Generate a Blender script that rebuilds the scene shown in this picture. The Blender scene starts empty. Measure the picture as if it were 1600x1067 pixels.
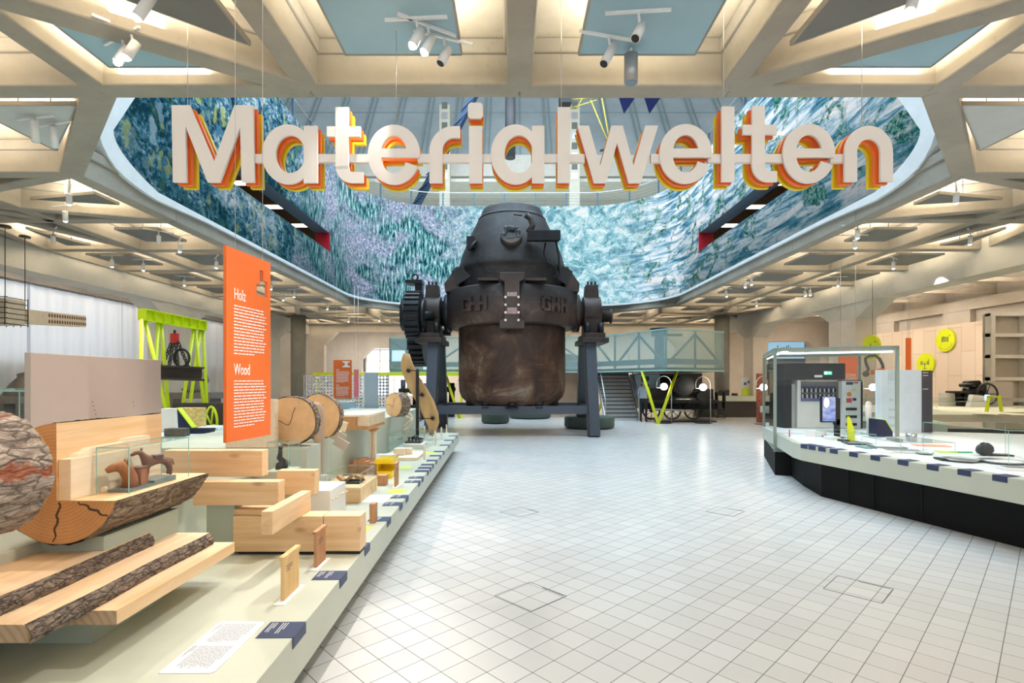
import bpy, bmesh, math, random
from mathutils import Vector, Matrix

SC = bpy.context.scene
COL = SC.collection
PI = math.pi
EYE, F, HOR = 1.7, 820.0, 595.0      # eye height (m), focal length and horizon of a 1600x1067 frame

# ---------------------------------------------------------------- camera
cam_d = bpy.data.cameras.new('camera')
cam = bpy.data.objects.new('camera', cam_d)
COL.objects.link(cam)
cam.location = (0, 0, EYE)
cam.rotation_euler = (PI / 2, 0, 0)
cam_d.sensor_width = 36.0
cam_d.lens = F / 1600 * 36.0
cam_d.shift_y = (HOR - 533.5) / 1600.0
cam_d.clip_start = 0.05
cam_d.clip_end = 200
SC.camera = cam

# ---------------------------------------------------------------- world, exposure, large lights
w = bpy.data.worlds.new('world')
SC.world = w
w.use_nodes = True
w.node_tree.nodes['Background'].inputs[0].default_value = (0.86, 0.93, 1.0, 1)
w.node_tree.nodes['Background'].inputs[1].default_value = 0.48
SC.view_settings.view_transform = 'Standard'
SC.view_settings.look = 'None'
SC.view_settings.gamma = 1
SC.view_settings.use_curve_mapping = False
SC.view_settings.exposure = 0.06
SC.cycles.use_denoising = True
SC.cycles.max_bounces = 7
SC.cycles.diffuse_bounces = 4
SC.cycles.glossy_bounces = 3
SC.cycles.transparent_max_bounces = 24
SC.cycles.sample_clamp_indirect = 6
SC.cycles.caustics_reflective = False
SC.cycles.caustics_refractive = False


def area(name, loc, target, sx, sy, power, color, parent=None):
    d = bpy.data.lights.new(name, 'AREA')
    d.shape = 'RECTANGLE'
    d.size, d.size_y, d.energy, d.color = sx, sy, power, color
    o = bpy.data.objects.new(name, d)
    COL.objects.link(o)
    o.location = loc
    v = Vector(target) - Vector(loc)
    o.rotation_euler = v.to_track_quat('-Z', 'Y').to_euler()
    if parent:
        o.parent = parent
    return o


def spot(name, loc, target, power, angle, color, r=0.04):
    d = bpy.data.lights.new(name, 'SPOT')
    d.energy, d.color, d.spot_size, d.spot_blend, d.shadow_soft_size = power, color, math.radians(angle), 0.5, r
    o = bpy.data.objects.new(name, d)
    COL.objects.link(o)
    o.location = loc
    o.rotation_euler = (Vector(target) - Vector(loc)).to_track_quat('-Z', 'Y').to_euler()
    return o


# daylight from the glass roof over the light well
area('daylight_from_glass_roof', (0, 15.5, 17.4), (0, 15.5, 0), 13, 18, 3500, (0.63, 0.84, 1.0))
# fill added to brighten vault and upper wall, then daylight behind the left curtains
area('upper_hall_fill', (0, 27, 16.9), (0, 36, 13.5), 14, 4, 480, (0.8, 0.92, 1.0))
area('daylight_left_windows', (-15.3, 8, 3.4), (-13, 8, 3.2), 22, 2.6, 210, (0.86, 0.93, 1.0))
# unseen fill light added behind the camera, not a window
area('entrance_fill', (0, -3.4, 3.0), (0, 6, 1.6), 14, 3.0, 160, (0.95, 0.97, 1.0))


# ---------------------------------------------------------------- helpers
def P(px, py, y):
    return Vector(((px - 800) * y / F, y, EYE + (HOR - py) * y / F))


def PZ(px, py, z):
    y = F * (EYE - z) / (py - HOR)
    return Vector(((px - 800) * y / F, y, z))


def PXp(px, py, x):
    y = x * F / (px - 800)
    return Vector((x, y, EYE + (HOR - py) * y / F))


def tag(o, label=None, cat=None, group=None, kind=None):
    if label: o['label'] = label
    if cat: o['category'] = cat
    if group: o['group'] = group
    if kind: o['kind'] = kind
    return o


def thing(name, loc, label, cat, group=None, rz=0.0, kind=None):
    o = bpy.data.objects.new(name, None)
    o.empty_display_size = 0.1
    COL.objects.link(o)
    o.location = loc
    o.rotation_euler = (0, 0, rz)
    return tag(o, label, cat, group, kind)


class MB:
    def __init__(s):
        s.v = []; s.f = []; s.mi = []; s.sm = []; s.m = 0; s.smooth = False; s.uv = None

    def add(s, vs, fs, smooth=None):
        b = len(s.v)
        s.v += [Vector(x) for x in vs]
        for f in fs:
            s.f.append([b + i for i in f]); s.mi.append(s.m)
            s.sm.append(s.smooth if smooth is None else smooth)
        return s

    def box(s, x0, x1, y0, y1, z0, z1):
        return s.add([(x0, y0, z0), (x1, y0, z0), (x1, y1, z0), (x0, y1, z0), (x0, y0, z1), (x1, y0, z1), (x1, y1, z1), (x0, y1, z1)],
                     [(3, 2, 1, 0), (4, 5, 6, 7), (0, 1, 5, 4), (1, 2, 6, 5), (2, 3, 7, 6), (3, 0, 4, 7)], False)

    def obox(s, c, size, M):
        hx, hy, hz = [q / 2 for q in size]
        vs = [Vector(c) + M @ Vector(p) for p in ((-hx, -hy, -hz), (hx, -hy, -hz), (hx, hy, -hz), (-hx, hy, -hz), (-hx, -hy, hz), (hx, -hy, hz), (hx, hy, hz), (-hx, hy, hz))]
        return s.add(vs, [(3, 2, 1, 0), (4, 5, 6, 7), (0, 1, 5, 4), (1, 2, 6, 5), (2, 3, 7, 6), (3, 0, 4, 7)], False)

    def bar(s, a, b, wd, h, up=(0, 0, 1)):
        """box of width wd, height h along a->b (centre line)"""
        a, b = Vector(a), Vector(b)
        d = (b - a); L = d.length; d.normalize()
        side = d.cross(Vector(up))
        if side.length < 1e-4: side = d.cross(Vector((0, 1, 0)))
        side.normalize(); u = side.cross(d)
        M = Matrix((side, d, u)).transposed()
        return s.obox((a + b) / 2, (wd, L, h), M)

    def prism(s, pts, lo, hi, ax='z'):
        """extrude a 2-D outline; ax z: pts=(x,y); ax y: pts=(x,z); ax x: pts=(y,z)"""
        n = len(pts)
        def mk(p, t):
            return {'z': (p[0], p[1], t), 'y': (p[0], t, p[1]), 'x': (t, p[0], p[1])}[ax]
        vs = [mk(p, lo) for p in pts] + [mk(p, hi) for p in pts]
        fs = [tuple(range(n)), tuple(range(2 * n - 1, n - 1, -1))] + [(i, i + n, (i + 1) % n + n, (i + 1) % n) for i in range(n)]
        return s.add(vs, fs, False)

    def tube(s, a, b, r, r2=None, n=12, caps=True, smooth=True):
        a, b = Vector(a), Vector(b)
        r2 = r if r2 is None else r2
        d = (b - a).normalized()
        u = d.orthogonal().normalized(); v = d.cross(u)
        vs = []
        for c, rr in ((a, r), (b, r2)):
            vs += [c + u * (rr * math.cos(2 * PI * i / n)) + v * (rr * math.sin(2 * PI * i / n)) for i in range(n)]
        s.add(vs, [(i, (i + 1) % n, (i + 1) % n + n, i + n) for i in range(n)], smooth)
        if caps:
            b0 = len(s.v) - 2 * n
            for f in (list(range(n - 1, -1, -1)), list(range(n, 2 * n))):
                s.f.append([b0 + i for i in f]); s.mi.append(s.m); s.sm.append(False)
        return s

    def path(s, pts, r, n=8, closed=False, smooth=True):
        pts = [Vector(p) for p in pts]
        m = len(pts); rings = []
        prev = None
        for i, p in enumerate(pts):
            if closed: d = pts[(i + 1) % m] - pts[i - 1]
            else: d = pts[min(i + 1, m - 1)] - pts[max(i - 1, 0)]
            d.normalize()
            u = d.orthogonal().normalized() if prev is None else (prev - d * prev.dot(d)).normalized()
            prev = u; v = d.cross(u)
            rr = r[i] if isinstance(r, (list, tuple)) else r
            rings.append([p + u * (rr * math.cos(2 * PI * k / n)) + v * (rr * math.sin(2 * PI * k / n)) for k in range(n)])
        vs = [q for rg in rings for q in rg]; fs = []
        for i in range(m if closed else m - 1):
            j = (i + 1) % m
            for k in range(n):
                fs.append((i * n + k, i * n + (k + 1) % n, j * n + (k + 1) % n, j * n + k))
        if not closed:
            fs.append(tuple(range(n - 1, -1, -1))); fs.append(tuple(range((m - 1) * n, m * n)))
        return s.add(vs, fs, smooth)

    def lathe(s, prof, c=(0, 0, 0), n=32, axis='z', smooth=True, a0=0, a1=2 * PI):
        """prof: list of (r, h)"""
        full = abs(a1 - a0 - 2 * PI) < 1e-6
        k = n if full else n + 1
        vs = []
        for r, h in prof:
            for i in range(k):
                a = a0 + (a1 - a0) * i / n
                x, y = r * math.cos(a), r * math.sin(a)
                q = {'z': (x, y, h), 'x': (h, x, y), 'y': (x, h, y)}[axis]
                vs.append(Vector(c) + Vector(q))
        fs = []
        for j in range(len(prof) - 1):
            for i in range(n if full else n):
                i2 = (i + 1) % k if full else i + 1
                q = (j * k + i, j * k + i2, (j + 1) * k + i2, (j + 1) * k + i)
                fs.append(q)
        return s.add(vs, fs, smooth)

    def sphere(s, c, r, n=16, sc=(1, 1, 1)):
        prof = [(max(1e-4, r * math.sin(PI * i / (n // 2))), -r * math.cos(PI * i / (n // 2))) for i in range(n // 2 + 1)]
        b = len(s.v)
        s.lathe(prof, (0, 0, 0), n)
        for i in range(b, len(s.v)):
            q = s.v[i]; s.v[i] = Vector((q.x * sc[0], q.y * sc[1], q.z * sc[2])) + Vector(c)
        return s

    def xf(s, M, b=0):
        for i in range(b, len(s.v)): s.v[i] = M @ s.v[i]
        return s

    def build(s, name, mats, parent=None, label=None, cat=None, group=None, kind=None, origin=None, bevel=0.0, world=False, fix=True):
        if not isinstance(mats, (list, tuple)): mats = [mats]
        if parent is None:
            if origin is None:
                xs = [q.x for q in s.v]; ys = [q.y for q in s.v]; zs = [q.z for q in s.v]
                origin = Vector(((min(xs) + max(xs)) / 2, (min(ys) + max(ys)) / 2, min(zs)))
            off = Vector(origin)
        else:
            off = Vector(origin) if origin is not None else Vector((0, 0, 0))
            if world:
                wp = Vector(parent.location); q = parent.parent
                while q: wp += q.location; q = q.parent
                off = wp + (Vector(origin) - wp if origin is not None else Vector((0, 0, 0)))
        me = bpy.data.meshes.new(name)
        me.from_pydata([q - off for q in s.v], [], s.f)
        for m in mats: me.materials.append(m)
        me.polygons.foreach_set('material_index', s.mi)
        me.polygons.foreach_set('use_smooth', s.sm)
        if s.uv is not None:
            l = me.uv_layers.new(name='UVMap')
            for lp in me.loops: l.data[lp.index].uv = s.uv[lp.vertex_index]
        if fix:
            bm = bmesh.new(); bm.from_mesh(me)
            bmesh.ops.recalc_face_normals(bm, faces=bm.faces)
            bm.to_mesh(me); bm.free()
        me.update()
        o = bpy.data.objects.new(name, me)
        COL.objects.link(o)
        if parent is None: o.location = off
        else:
            o.parent = parent
            if origin is not None:
                if world:
                    wp = Vector(parent.location); q = parent.parent
                    while q: wp += q.location; q = q.parent
                    o.location = Vector(origin) - wp
                else: o.location = off
        if bevel > 0:
            b = o.modifiers.new('soft_edges', 'BEVEL'); b.width = bevel; b.segments = 2; b.limit_method = 'ANGLE'; b.angle_limit = math.radians(40)
        return tag(o, label, cat, group, kind)


def kids(o):
    return [c for c in KIDMAP.get(o, [])]


def dup(root, loc=None, rz=None, label=None, group=None, parent=None):
    c = root.copy(); COL.objects.link(c)
    if parent is not None: c.parent = parent
    if loc is not None: c.location = loc
    if rz is not None: c.rotation_euler = (root.rotation_euler[0], root.rotation_euler[1], rz)
    if label: c['label'] = label
    if group: c['group'] = group
    for ch in [q for q in root.children]:
        dup(ch, parent=c)
    return c


# ---------------------------------------------------------------- materials
def nt(name):
    m = bpy.data.materials.new(name); m.use_nodes = True
    t = m.node_tree; b = t.nodes['Principled BSDF']
    return m, t, b


def N(t, typ, **kw):
    n = t.nodes.new(typ)
    for k, v in kw.items(): setattr(n, k, v)
    return n


def coords(t, scale=(1, 1, 1), rot=(0, 0, 0), kind='Object', loc=(0, 0, 0)):
    tc = N(t, 'ShaderNodeTexCoord'); mp = N(t, 'ShaderNodeMapping')
    mp.inputs['Scale'].default_value = scale; mp.inputs['Rotation'].default_value = rot; mp.inputs['Location'].default_value = loc
    t.links.new(tc.outputs[kind], mp.inputs[0])
    return mp.outputs[0]


def ramp(t, src, stops):
    r = N(t, 'ShaderNodeValToRGB')
    while len(r.color_ramp.elements) < len(stops): r.color_ramp.elements.new(0.5)
    for e, (p, c) in zip(r.color_ramp.elements, stops):
        e.position = p; e.color = tuple(c) + (1,) if len(c) == 3 else c
    t.links.new(src, r.inputs[0])
    return r.outputs[0]


def noise(t, vec, scale, detail=6, rough=0.6, dist=0.0):
    n = N(t, 'ShaderNodeTexNoise')
    n.inputs['Scale'].default_value = scale; n.inputs['Detail'].default_value = detail
    n.inputs['Roughness'].default_value = rough; n.inputs['Distortion'].default_value = dist
    t.links.new(vec, n.inputs['Vector'])
    return n.outputs['Fac']


def mixc(t, fac, a, b, mode='MIX'):
    n = N(t, 'ShaderNodeMix', data_type='RGBA', blend_type=mode)
    for sock, v in ((n.inputs[0], fac), (n.inputs[6], a), (n.inputs[7], b)):
        if hasattr(v, 'is_linked'): t.links.new(v, sock)
        elif isinstance(v, (int, float)): sock.default_value = v
        else: sock.default_value = tuple(v) + (1,) if len(v) == 3 else v
    return n.outputs[2]


def mth(t, op, a, b=None, c=None):
    n = N(t, 'ShaderNodeMath', operation=op)
    for i, v in enumerate((a, b, c)):
        if v is None: continue
        if hasattr(v, 'is_linked'): t.links.new(v, n.inputs[i])
        else: n.inputs[i].default_value = v
    return n.outputs[0]


def bump(t, b, h, strength=0.3, dist=0.02):
    n = N(t, 'ShaderNodeBump'); n.inputs['Strength'].default_value = strength; n.inputs['Distance'].default_value = dist
    t.links.new(h, n.inputs['Height']); t.links.new(n.outputs[0], b.inputs['Normal'])


MATS = {}


def flat(name, rgb, rough=0.55, metal=0.0, var=0.06, scale=3.0, bmp=0.0, coat=0.0):
    if name in MATS: return MATS[name]
    m, t, b = nt(name)
    v = coords(t)
    n = noise(t, v, scale, 5)
    lo = [max(0, c * (1 - var)) for c in rgb]; hi = [min(1, c * (1 + var)) for c in rgb]
    t.links.new(ramp(t, n, [(0.3, lo), (0.7, hi)]), b.inputs['Base Color'])
    b.inputs['Roughness'].default_value = rough; b.inputs['Metallic'].default_value = metal
    b.inputs['Coat Weight'].default_value = coat
    if bmp: bump(t, b, noise(t, v, scale * 8, 4), bmp, 0.01)
    MATS[name] = m
    return m


def emit(name, rgb, strength):
    if name in MATS: return MATS[name]
    m, t, b = nt(name)
    b.inputs['Base Color'].default_value = tuple(rgb) + (1,)
    b.inputs['Emission Color'].default_value = tuple(rgb) + (1,)
    b.inputs['Emission Strength'].default_value = strength
    MATS[name] = m
    return m


def wood(name, c1, c2, axis='x', scale=1.0, rough=0.6, knots=True):
    """long grain along axis, object coordinates"""
    m, t, b = nt(name)
    s = [14.0 * scale] * 3; s['xyz'.index(axis)] = 0.9 * scale
    v = coords(t, s)
    n1 = noise(t, v, 1.6, 6, 0.6, 0.4)
    s2 = [60.0 * scale] * 3; s2['xyz'.index(axis)] = 2.0 * scale
    n2 = noise(t, coords(t, s2), 1.5, 3)
    c = ramp(t, n1, [(0.28, c1), (0.5, [(x + y) / 2 for x, y in zip(c1, c2)]), (0.72, c2)])
    c = mixc(t, mth(t, 'MULTIPLY', n2, 0.35), c, [x * 0.72 for x in c1])
    if knots:
        vo = N(t, 'ShaderNodeTexVoronoi'); s3 = [4.5] * 3; s3['xyz'.index(axis)] = 2.0
        t.links.new(coords(t, s3, loc=(3.3, 1.7, 5.1)), vo.inputs['Vector']); vo.inputs['Scale'].default_value = 1.0
        k = ramp(t, vo.outputs['Distance'], [(0.05, (1, 1, 1)), (0.13, (0, 0, 0))])
        kk = N(t, 'ShaderNodeRGBToBW'); t.links.new(k, kk.inputs[0])
        c = mixc(t, mth(t, 'MULTIPLY', kk.outputs[0], 0.7), c, (c1[0] * 0.45, c1[1] * 0.3, c1[2] * 0.2))
    t.links.new(c, b.inputs['Base Color']); b.inputs['Roughness'].default_value = rough
    bump(t, b, n1, 0.12, 0.004)
    MATS[name] = m
    return m


def endgrain(name, c1, c2, axis='y', rings=38.0):
    m, t, b = nt(name)
    v = coords(t)
    wv = N(t, 'ShaderNodeTexWave', wave_type='RINGS', rings_direction=axis.upper())
    wv.inputs['Scale'].default_value = rings / 6.28 * 3; wv.inputs['Distortion'].default_value = 1.6
    wv.inputs['Detail'].default_value = 3; wv.inputs['Detail Scale'].default_value = 1.2
    t.links.new(v, wv.inputs['Vector'])
    c = ramp(t, wv.outputs['Fac'], [(0.0, c1), (0.6, c2), (1.0, c2)])
    n = noise(t, v, 5, 5)
    c = mixc(t, ramp(t, n, [(0.42, (0, 0, 0)), (0.75, (0.55, 0.55, 0.55))]), c, [x * 0.6 for x in c1])
    t.links.new(c, b.inputs['Base Color']); b.inputs['Roughness'].default_value = 0.65
    bump(t, b, noise(t, v, 60, 3), 0.15, 0.003)
    MATS[name] = m
    return m


def bark(name, dark, light, red=None, axis='y', scale=9.0, band=None):
    m, t, b = nt(name)
    s = [scale] * 3; s['xyz'.index(axis)] = scale * 0.35
    v = coords(t, s)
    n1 = noise(t, v, 1.2, 8, 0.7, 0.8)
    vo = N(t, 'ShaderNodeTexVoronoi', feature='DISTANCE_TO_EDGE'); vo.inputs['Scale'].default_value = 1.1
    add = N(t, 'ShaderNodeVectorMath', operation='ADD')
    nn = N(t, 'ShaderNodeTexNoise'); nn.inputs['Scale'].default_value = 0.9; nn.inputs['Detail'].default_value = 5; t.links.new(v, nn.inputs['Vector'])
    t.links.new(v, add.inputs[0]); t.links.new(nn.outputs['Color'], add.inputs[1]); t.links.new(add.outputs[0], vo.inputs['Vector'])
    c = ramp(t, n1, [(0.3, dark), (0.45, [x * 0.6 + y * 0.4 for x, y in zip(dark, light)]), (0.62, light)])
    crack = ramp(t, vo.outputs['Distance'], [(0.0, (1, 1, 1)), (0.09, (0, 0, 0))])
    bw = N(t, 'ShaderNodeRGBToBW'); t.links.new(crack, bw.inputs[0])
    c = mixc(t, mth(t, 'MULTIPLY', bw.outputs[0], 0.75), c, [x * 0.45 for x in dark])
    if red:
        n3 = noise(t, coords(t, [2.2, 0.5, 4.5] if axis == 'y' else [0.5, 2.2, 4.5]), 1.3, 4, 0.6, 0.5)
        rf = N(t, 'ShaderNodeRGBToBW'); t.links.new(ramp(t, n3, [(0.51, (0, 0, 0)), (0.57, (1, 1, 1))]), rf.inputs[0])
        c = mixc(t, mth(t, 'MULTIPLY', rf.outputs[0], 0.8), c, red)
    if band:
        sz = N(t, 'ShaderNodeSeparateXYZ'); t.links.new(coords(t), sz.inputs[0])
        d = mth(t, 'ABSOLUTE', mth(t, 'SUBTRACT', mth(t, 'ADD', sz.outputs[2], mth(t, 'MULTIPLY', mth(t, 'SUBTRACT', noise(t, coords(t, (4, 4, 4)), 1.5, 5, .7), .5), .22)), band))
        bf = N(t, 'ShaderNodeRGBToBW'); t.links.new(ramp(t, d, [(0.012, (1, 1, 1)), (0.034, (0, 0, 0))]), bf.inputs[0])
        c = mixc(t, mth(t, 'MULTIPLY', bf.outputs[0], 0.85), c, red)
    t.links.new(c, b.inputs['Base Color']); b.inputs['Roughness'].default_value = 0.85
    h = mth(t, 'ADD', n1, mth(t, 'MULTIPLY', mth(t, 'MINIMUM', vo.outputs['Distance'], 0.2), 3.0))
    bump(t, b, h, 0.9, 0.03)
    MATS[name] = m
    return m


def concrete(name, base, scale=0.7, warm=None, rough=0.8):
    m, t, b = nt(name)
    v = coords(t)
    n1 = noise(t, v, scale * 1.1, 8, 0.65, 0.2)
    n2 = noise(t, v, scale * 14, 6, 0.7)
    c = ramp(t, n1, [(0.3, [x * 0.72 for x in base]), (0.7, [min(1, x * 1.14) for x in base])])
    c = mixc(t, mth(t, 'MULTIPLY', noise(t, coords(t, (1, 1, 3)), 4.5, 5, 0.65), 0.45), c, [x * 0.7 for x in base])
    c = mixc(t, ramp(t, n2, [(0.3, (0.6, 0.6, 0.6)), (0.40, (0, 0, 0))]), c, [x * 0.62 for x in base])
    st = noise(t, coords(t, (0.4, 0.4, 9)), 1.4, 3)
    c = mixc(t, mth(t, 'MULTIPLY', st, 0.2), c, [x * 0.78 for x in base])
    t.links.new(c, b.inputs['Base Color']); b.inputs['Roughness'].default_value = rough
    bump(t, b, n2, 0.12, 0.01)
    MATS[name] = m
    return m


def glassm(name, tint=(0.93, 0.99, 0.97), refl=0.09, alpha=0.0, acol=(0.7, 0.85, 0.83)):
    """thin clear pane: transparent with a mirror share and, optionally, a printed veil"""
    m = bpy.data.materials.new(name); m.use_nodes = True
    t = m.node_tree; t.nodes.clear()
    out = N(t, 'ShaderNodeOutputMaterial'); tr = N(t, 'ShaderNodeBsdfTransparent'); gl = N(t, 'ShaderNodeBsdfGlossy')
    tr.inputs[0].default_value = tuple(tint) + (1,); gl.inputs['Roughness'].default_value = 0.02
    fr = N(t, 'ShaderNodeFresnel'); fr.inputs[0].default_value = 1.35
    mx = N(t, 'ShaderNodeMixShader'); geo = N(t, 'ShaderNodeNewGeometry'); t.links.new(mth(t, 'MULTIPLY', mth(t, 'MINIMUM', mth(t, 'ADD', fr.outputs[0], refl * 0.4), 0.5), mth(t, 'SUBTRACT', 1.0, geo.outputs['Backfacing'])), mx.inputs[0])
    t.links.new(tr.outputs[0], mx.inputs[1]); t.links.new(gl.outputs[0], mx.inputs[2])
    last = mx.outputs[0]
    if alpha > 0:
        df = N(t, 'ShaderNodeBsdfDiffuse'); df.inputs[0].default_value = tuple(acol) + (1,)
        m2 = N(t, 'ShaderNodeMixShader'); m2.inputs[0].default_value = alpha
        t.links.new(last, m2.inputs[1]); t.links.new(df.outputs[0], m2.inputs[2]); last = m2.outputs[0]
    t.links.new(last, out.inputs[0])
    MATS[name] = m
    return m


def lin(h):
    """sRGB 0-255 triple to linear"""
    return tuple(((c / 255) / 12.92 if c / 255 <= 0.04045 else ((c / 255 + 0.055) / 1.055) ** 2.4) for c in h)


CONC = concrete('board-marked concrete', lin((166, 160, 148)))
CONC_SLAB = concrete('pale concrete slab', lin((222, 212, 192)))
CONC_WALL = concrete('painted plaster wall', lin((226, 216, 204)), 0.3)
CONC_GREY = concrete('grey painted beam', lin((205, 205, 198)), 0.3)
CONC_COL = concrete('dark column concrete', lin((132, 130, 122)), 1.4)
SAGE = flat('sage lacquer', lin((186, 191, 177)), 0.42, var=0.03)
SAGE_D = flat('sage lacquer darker', lin((168, 178, 165)), 0.5, var=0.03)
BLACK = flat('matt black board', (0.012, 0.012, 0.013), 0.5)
DARK = flat('dark steel', (0.03, 0.032, 0.036), 0.45, 0.4)
NAVY = flat('navy label card', lin((44, 58, 92)), 0.5)
WHITE = flat('white card', (0.86, 0.86, 0.86), 0.6, var=0.02)
OFFW = flat('off white paint', lin((236, 232, 228)), 0.5, var=0.02)
ORANGE = flat('orange sign lacquer', lin((226, 108, 40)), 0.5, var=0.02)
YEL = flat('acid yellow lacquer', lin((214, 225, 22)), 0.4, var=0.03)
GREENY = flat('yellow green crane paint', lin((205, 225, 20)), 0.4, var=0.04)
TAUPE = flat('taupe felt board', lin((176, 166, 160)), 0.85, var=0.03)
CHROME = flat('brushed steel', (0.6, 0.62, 0.63), 0.3, 0.9)
PINE = wood('pine along x', lin((222, 180, 130)), lin((247, 218, 178)), 'x')
PINEY = wood('pine along y', lin((222, 180, 130)), lin((248, 222, 185)), 'y')
PINEZ = wood('pine upright', lin((218, 174, 124)), lin((243, 212, 170)), 'z')
PLANK = wood('fresh sawn plank', lin((226, 186, 138)), lin((247, 224, 192)), 'y', 0.7, knots=False)
OAK = wood('warm oak', lin((176, 124, 78)), lin((206, 158, 108)), 'z')
BIRCH = wood('pale birch', lin((236, 214, 184)), lin((250, 236, 214)), 'y', knots=False)
ENDP = endgrain('plank end grain', lin((168, 142, 116)), lin((186, 160, 132)), 'y', 20)
ENDL = endgrain('log end grain', lin((222, 178, 130)), lin((232, 192, 146)))
ENDD = endgrain('weathered log end', lin((186, 134, 84)), lin((200, 148, 96)))
BARK = bark('rough pine bark', lin((96, 76, 66)), lin((214, 198, 184)), lin((168, 84, 44)), scale=19.0, band=0.03)
BARK2 = bark('plank bark', lin((70, 58, 54)), lin((176, 156, 140)), None, 'y', 34.0)
BARKX = bark('log bark side', lin((84, 68, 58)), lin((186, 164, 142)), None, 'y', 22.0)
GLASS = glassm('clear case glass', (.985, .997, .992), 0.0)
GLEDGE = flat('polished glass edge', lin((150, 192, 186)), 0.15, var=0.05)
MESHG = glassm('printed balustrade glass', (0.93, 0.98, 0.97), 0.05, 0.3, lin((184, 210, 208)))
GREYP = flat('grey acoustic panel', lin((118, 119, 116)), 0.8, var=0.05)
BLUEP = flat('blue grey acoustic panel', lin((150, 182, 196)), 0.75, var=0.03)
LAMPE = emit('spot lens', (1.0, 0.9, 0.76), 45)
TXT = flat('white lettering', (0.9, 0.9, 0.88), 0.6, var=0.01)
TXTD = flat('dark lettering', (0.03, 0.035, 0.06), 0.6, var=0.01)

# ================================================================ THE SETTING
ZC = 4.85           # underside of the concrete ribs
ZS = 5.36           # underside of the slab above them
GX = [0.08 + 2.29 * k for k in range(-5, 6)]
GY = [5.74 + 2.34 * k for k in range(-4, 11)]
HX0, HX1, HY0, HY1 = GX[2], GX[8], GY[4], GY[12]   # light well (lattice lines)


def sstruct(mb, name, mat, label, cat, **kw):
    return mb.build(name, mat, None, label, cat, kind='structure', **kw)


# floor: square tiles laid at 45 degrees
m, t, b = nt('white floor tiles')
v = coords(t, (1, 1, 1), (0, 0, math.radians(45.8)), loc=(0.03, 0.05, 0))
br = N(t, 'ShaderNodeTexBrick'); br.offset = 0; br.squash = 1
br.inputs['Scale'].default_value = 1; br.inputs['Brick Width'].default_value = 0.189; br.inputs['Row Height'].default_value = 0.189
br.inputs['Mortar Size'].default_value = 0.0026; br.inputs['Mortar Smooth'].default_value = 0.15; br.inputs['Bias'].default_value = 0
br.inputs['Color1'].default_value = (0.66, 0.655, 0.645, 1); br.inputs['Color2'].default_value = (0.73, 0.725, 0.715, 1); br.inputs['Mortar'].default_value = (0.11, 0.105, 0.10, 1)
t.links.new(v, br.inputs['Vector'])
n1 = noise(t, coords(t), 0.6, 4)
c = mixc(t, mth(t, 'MULTIPLY', n1, 0.14), br.outputs['Color'], (0.5, 0.5, 0.5))
n2 = noise(t, coords(t), 90, 4, 0.8)
c = mixc(t, mth(t, 'MULTIPLY', n2, 0.12), c, (0.4, 0.39, 0.37))
t.links.new(c, b.inputs['Base Color'])
b.inputs['Roughness'].default_value = 0.26
bump(t, b, br.outputs['Fac'], -0.25, 0.002)
FLOOR = m
mb = MB(); mb.add([(-17, -4.2, 0), (19, -4.2, 0), (19, 42, 0), (-17, 42, 0)], [(0, 1, 2, 3)])
sstruct(mb, 'floor', FLOOR, 'white square floor tiles laid diagonally across the hall', 'floor', origin=(0, 0, 0))

# floor boxes (flush access covers in the tiling)
FBX = flat('floor cover metal', (0.25, 0.25, 0.24), 0.35, 0.6)
fbt = flat('floor cover tile', (0.62, 0.62, 0.61), 0.45)
for i, (px, py, s, lab) in enumerate([(829, 931, 0.40, 'flush tiled floor hatch with a steel lifting edge, the one nearest the long low plinth'),
                                 (812, 800, 0.36, 'flush tiled floor hatch in mid floor, between the other hatches and the converter'),
                                 (1133, 799, 0.36, 'flush tiled floor hatch ahead of the tall glass cabinet'),
                                 (1341, 920, 0.40, 'flush tiled floor hatch near the black base of the curved display table')]):
    p = PZ(px, py, 0)
    th = thing('floor_hatch', (p.x, p.y, 0), lab, 'floor hatch', group='floor hatches in the tiling')
    RZ = Matrix.Translation((p.x, p.y, 0)) @ Matrix.Rotation(math.radians(-45.8), 4, 'Z')
    m0 = MB()
    h = s / 2
    for a in ((-h, -h, h, -h), (h, -h, h, h), (h, h, -h, h), (-h, h, -h, -h)):
        m0.bar((a[0], a[1], 0.0015), (a[2], a[3], 0.0015), 0.006, 0.003)
    m0.xf(RZ).build('frame', FBX, th, world=True)
    MB().box(-h + .004, h - .004, -h + .004, h - .004, 0.0005, 0.002).xf(RZ).build('cover', FLOOR, th, world=True, origin=(0, 0, 0))
    MB().bar((-h * .7 + 0.1, h - 0.012, 0.003), (h * .9, h - 0.012, 0.003), 0.016, 0.003).xf(RZ).build('handle', FBX, th, world=True)

# ceiling: ribs + slab as one concrete body
rib = MB()
Wb = 0.26
RC = [0]
def ribseg(x0, y0, x1, y1, wd=Wb, zl=ZC, zh=ZS + 0.02):
    RC[0] = (RC[0] + 7) % 17
    zl = zl + 0.0011 * RC[0]; zh = zh - 0.0009 * RC[0]
    rib.bar((x0, y0, (zl + zh) / 2), (x1, y1, (zl + zh) / 2), wd, zh - zl)
    rib.bar((x0, y0, zh - 0.1), (x1, y1, zh - 0.1), wd + 0.07, 0.16)

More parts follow.
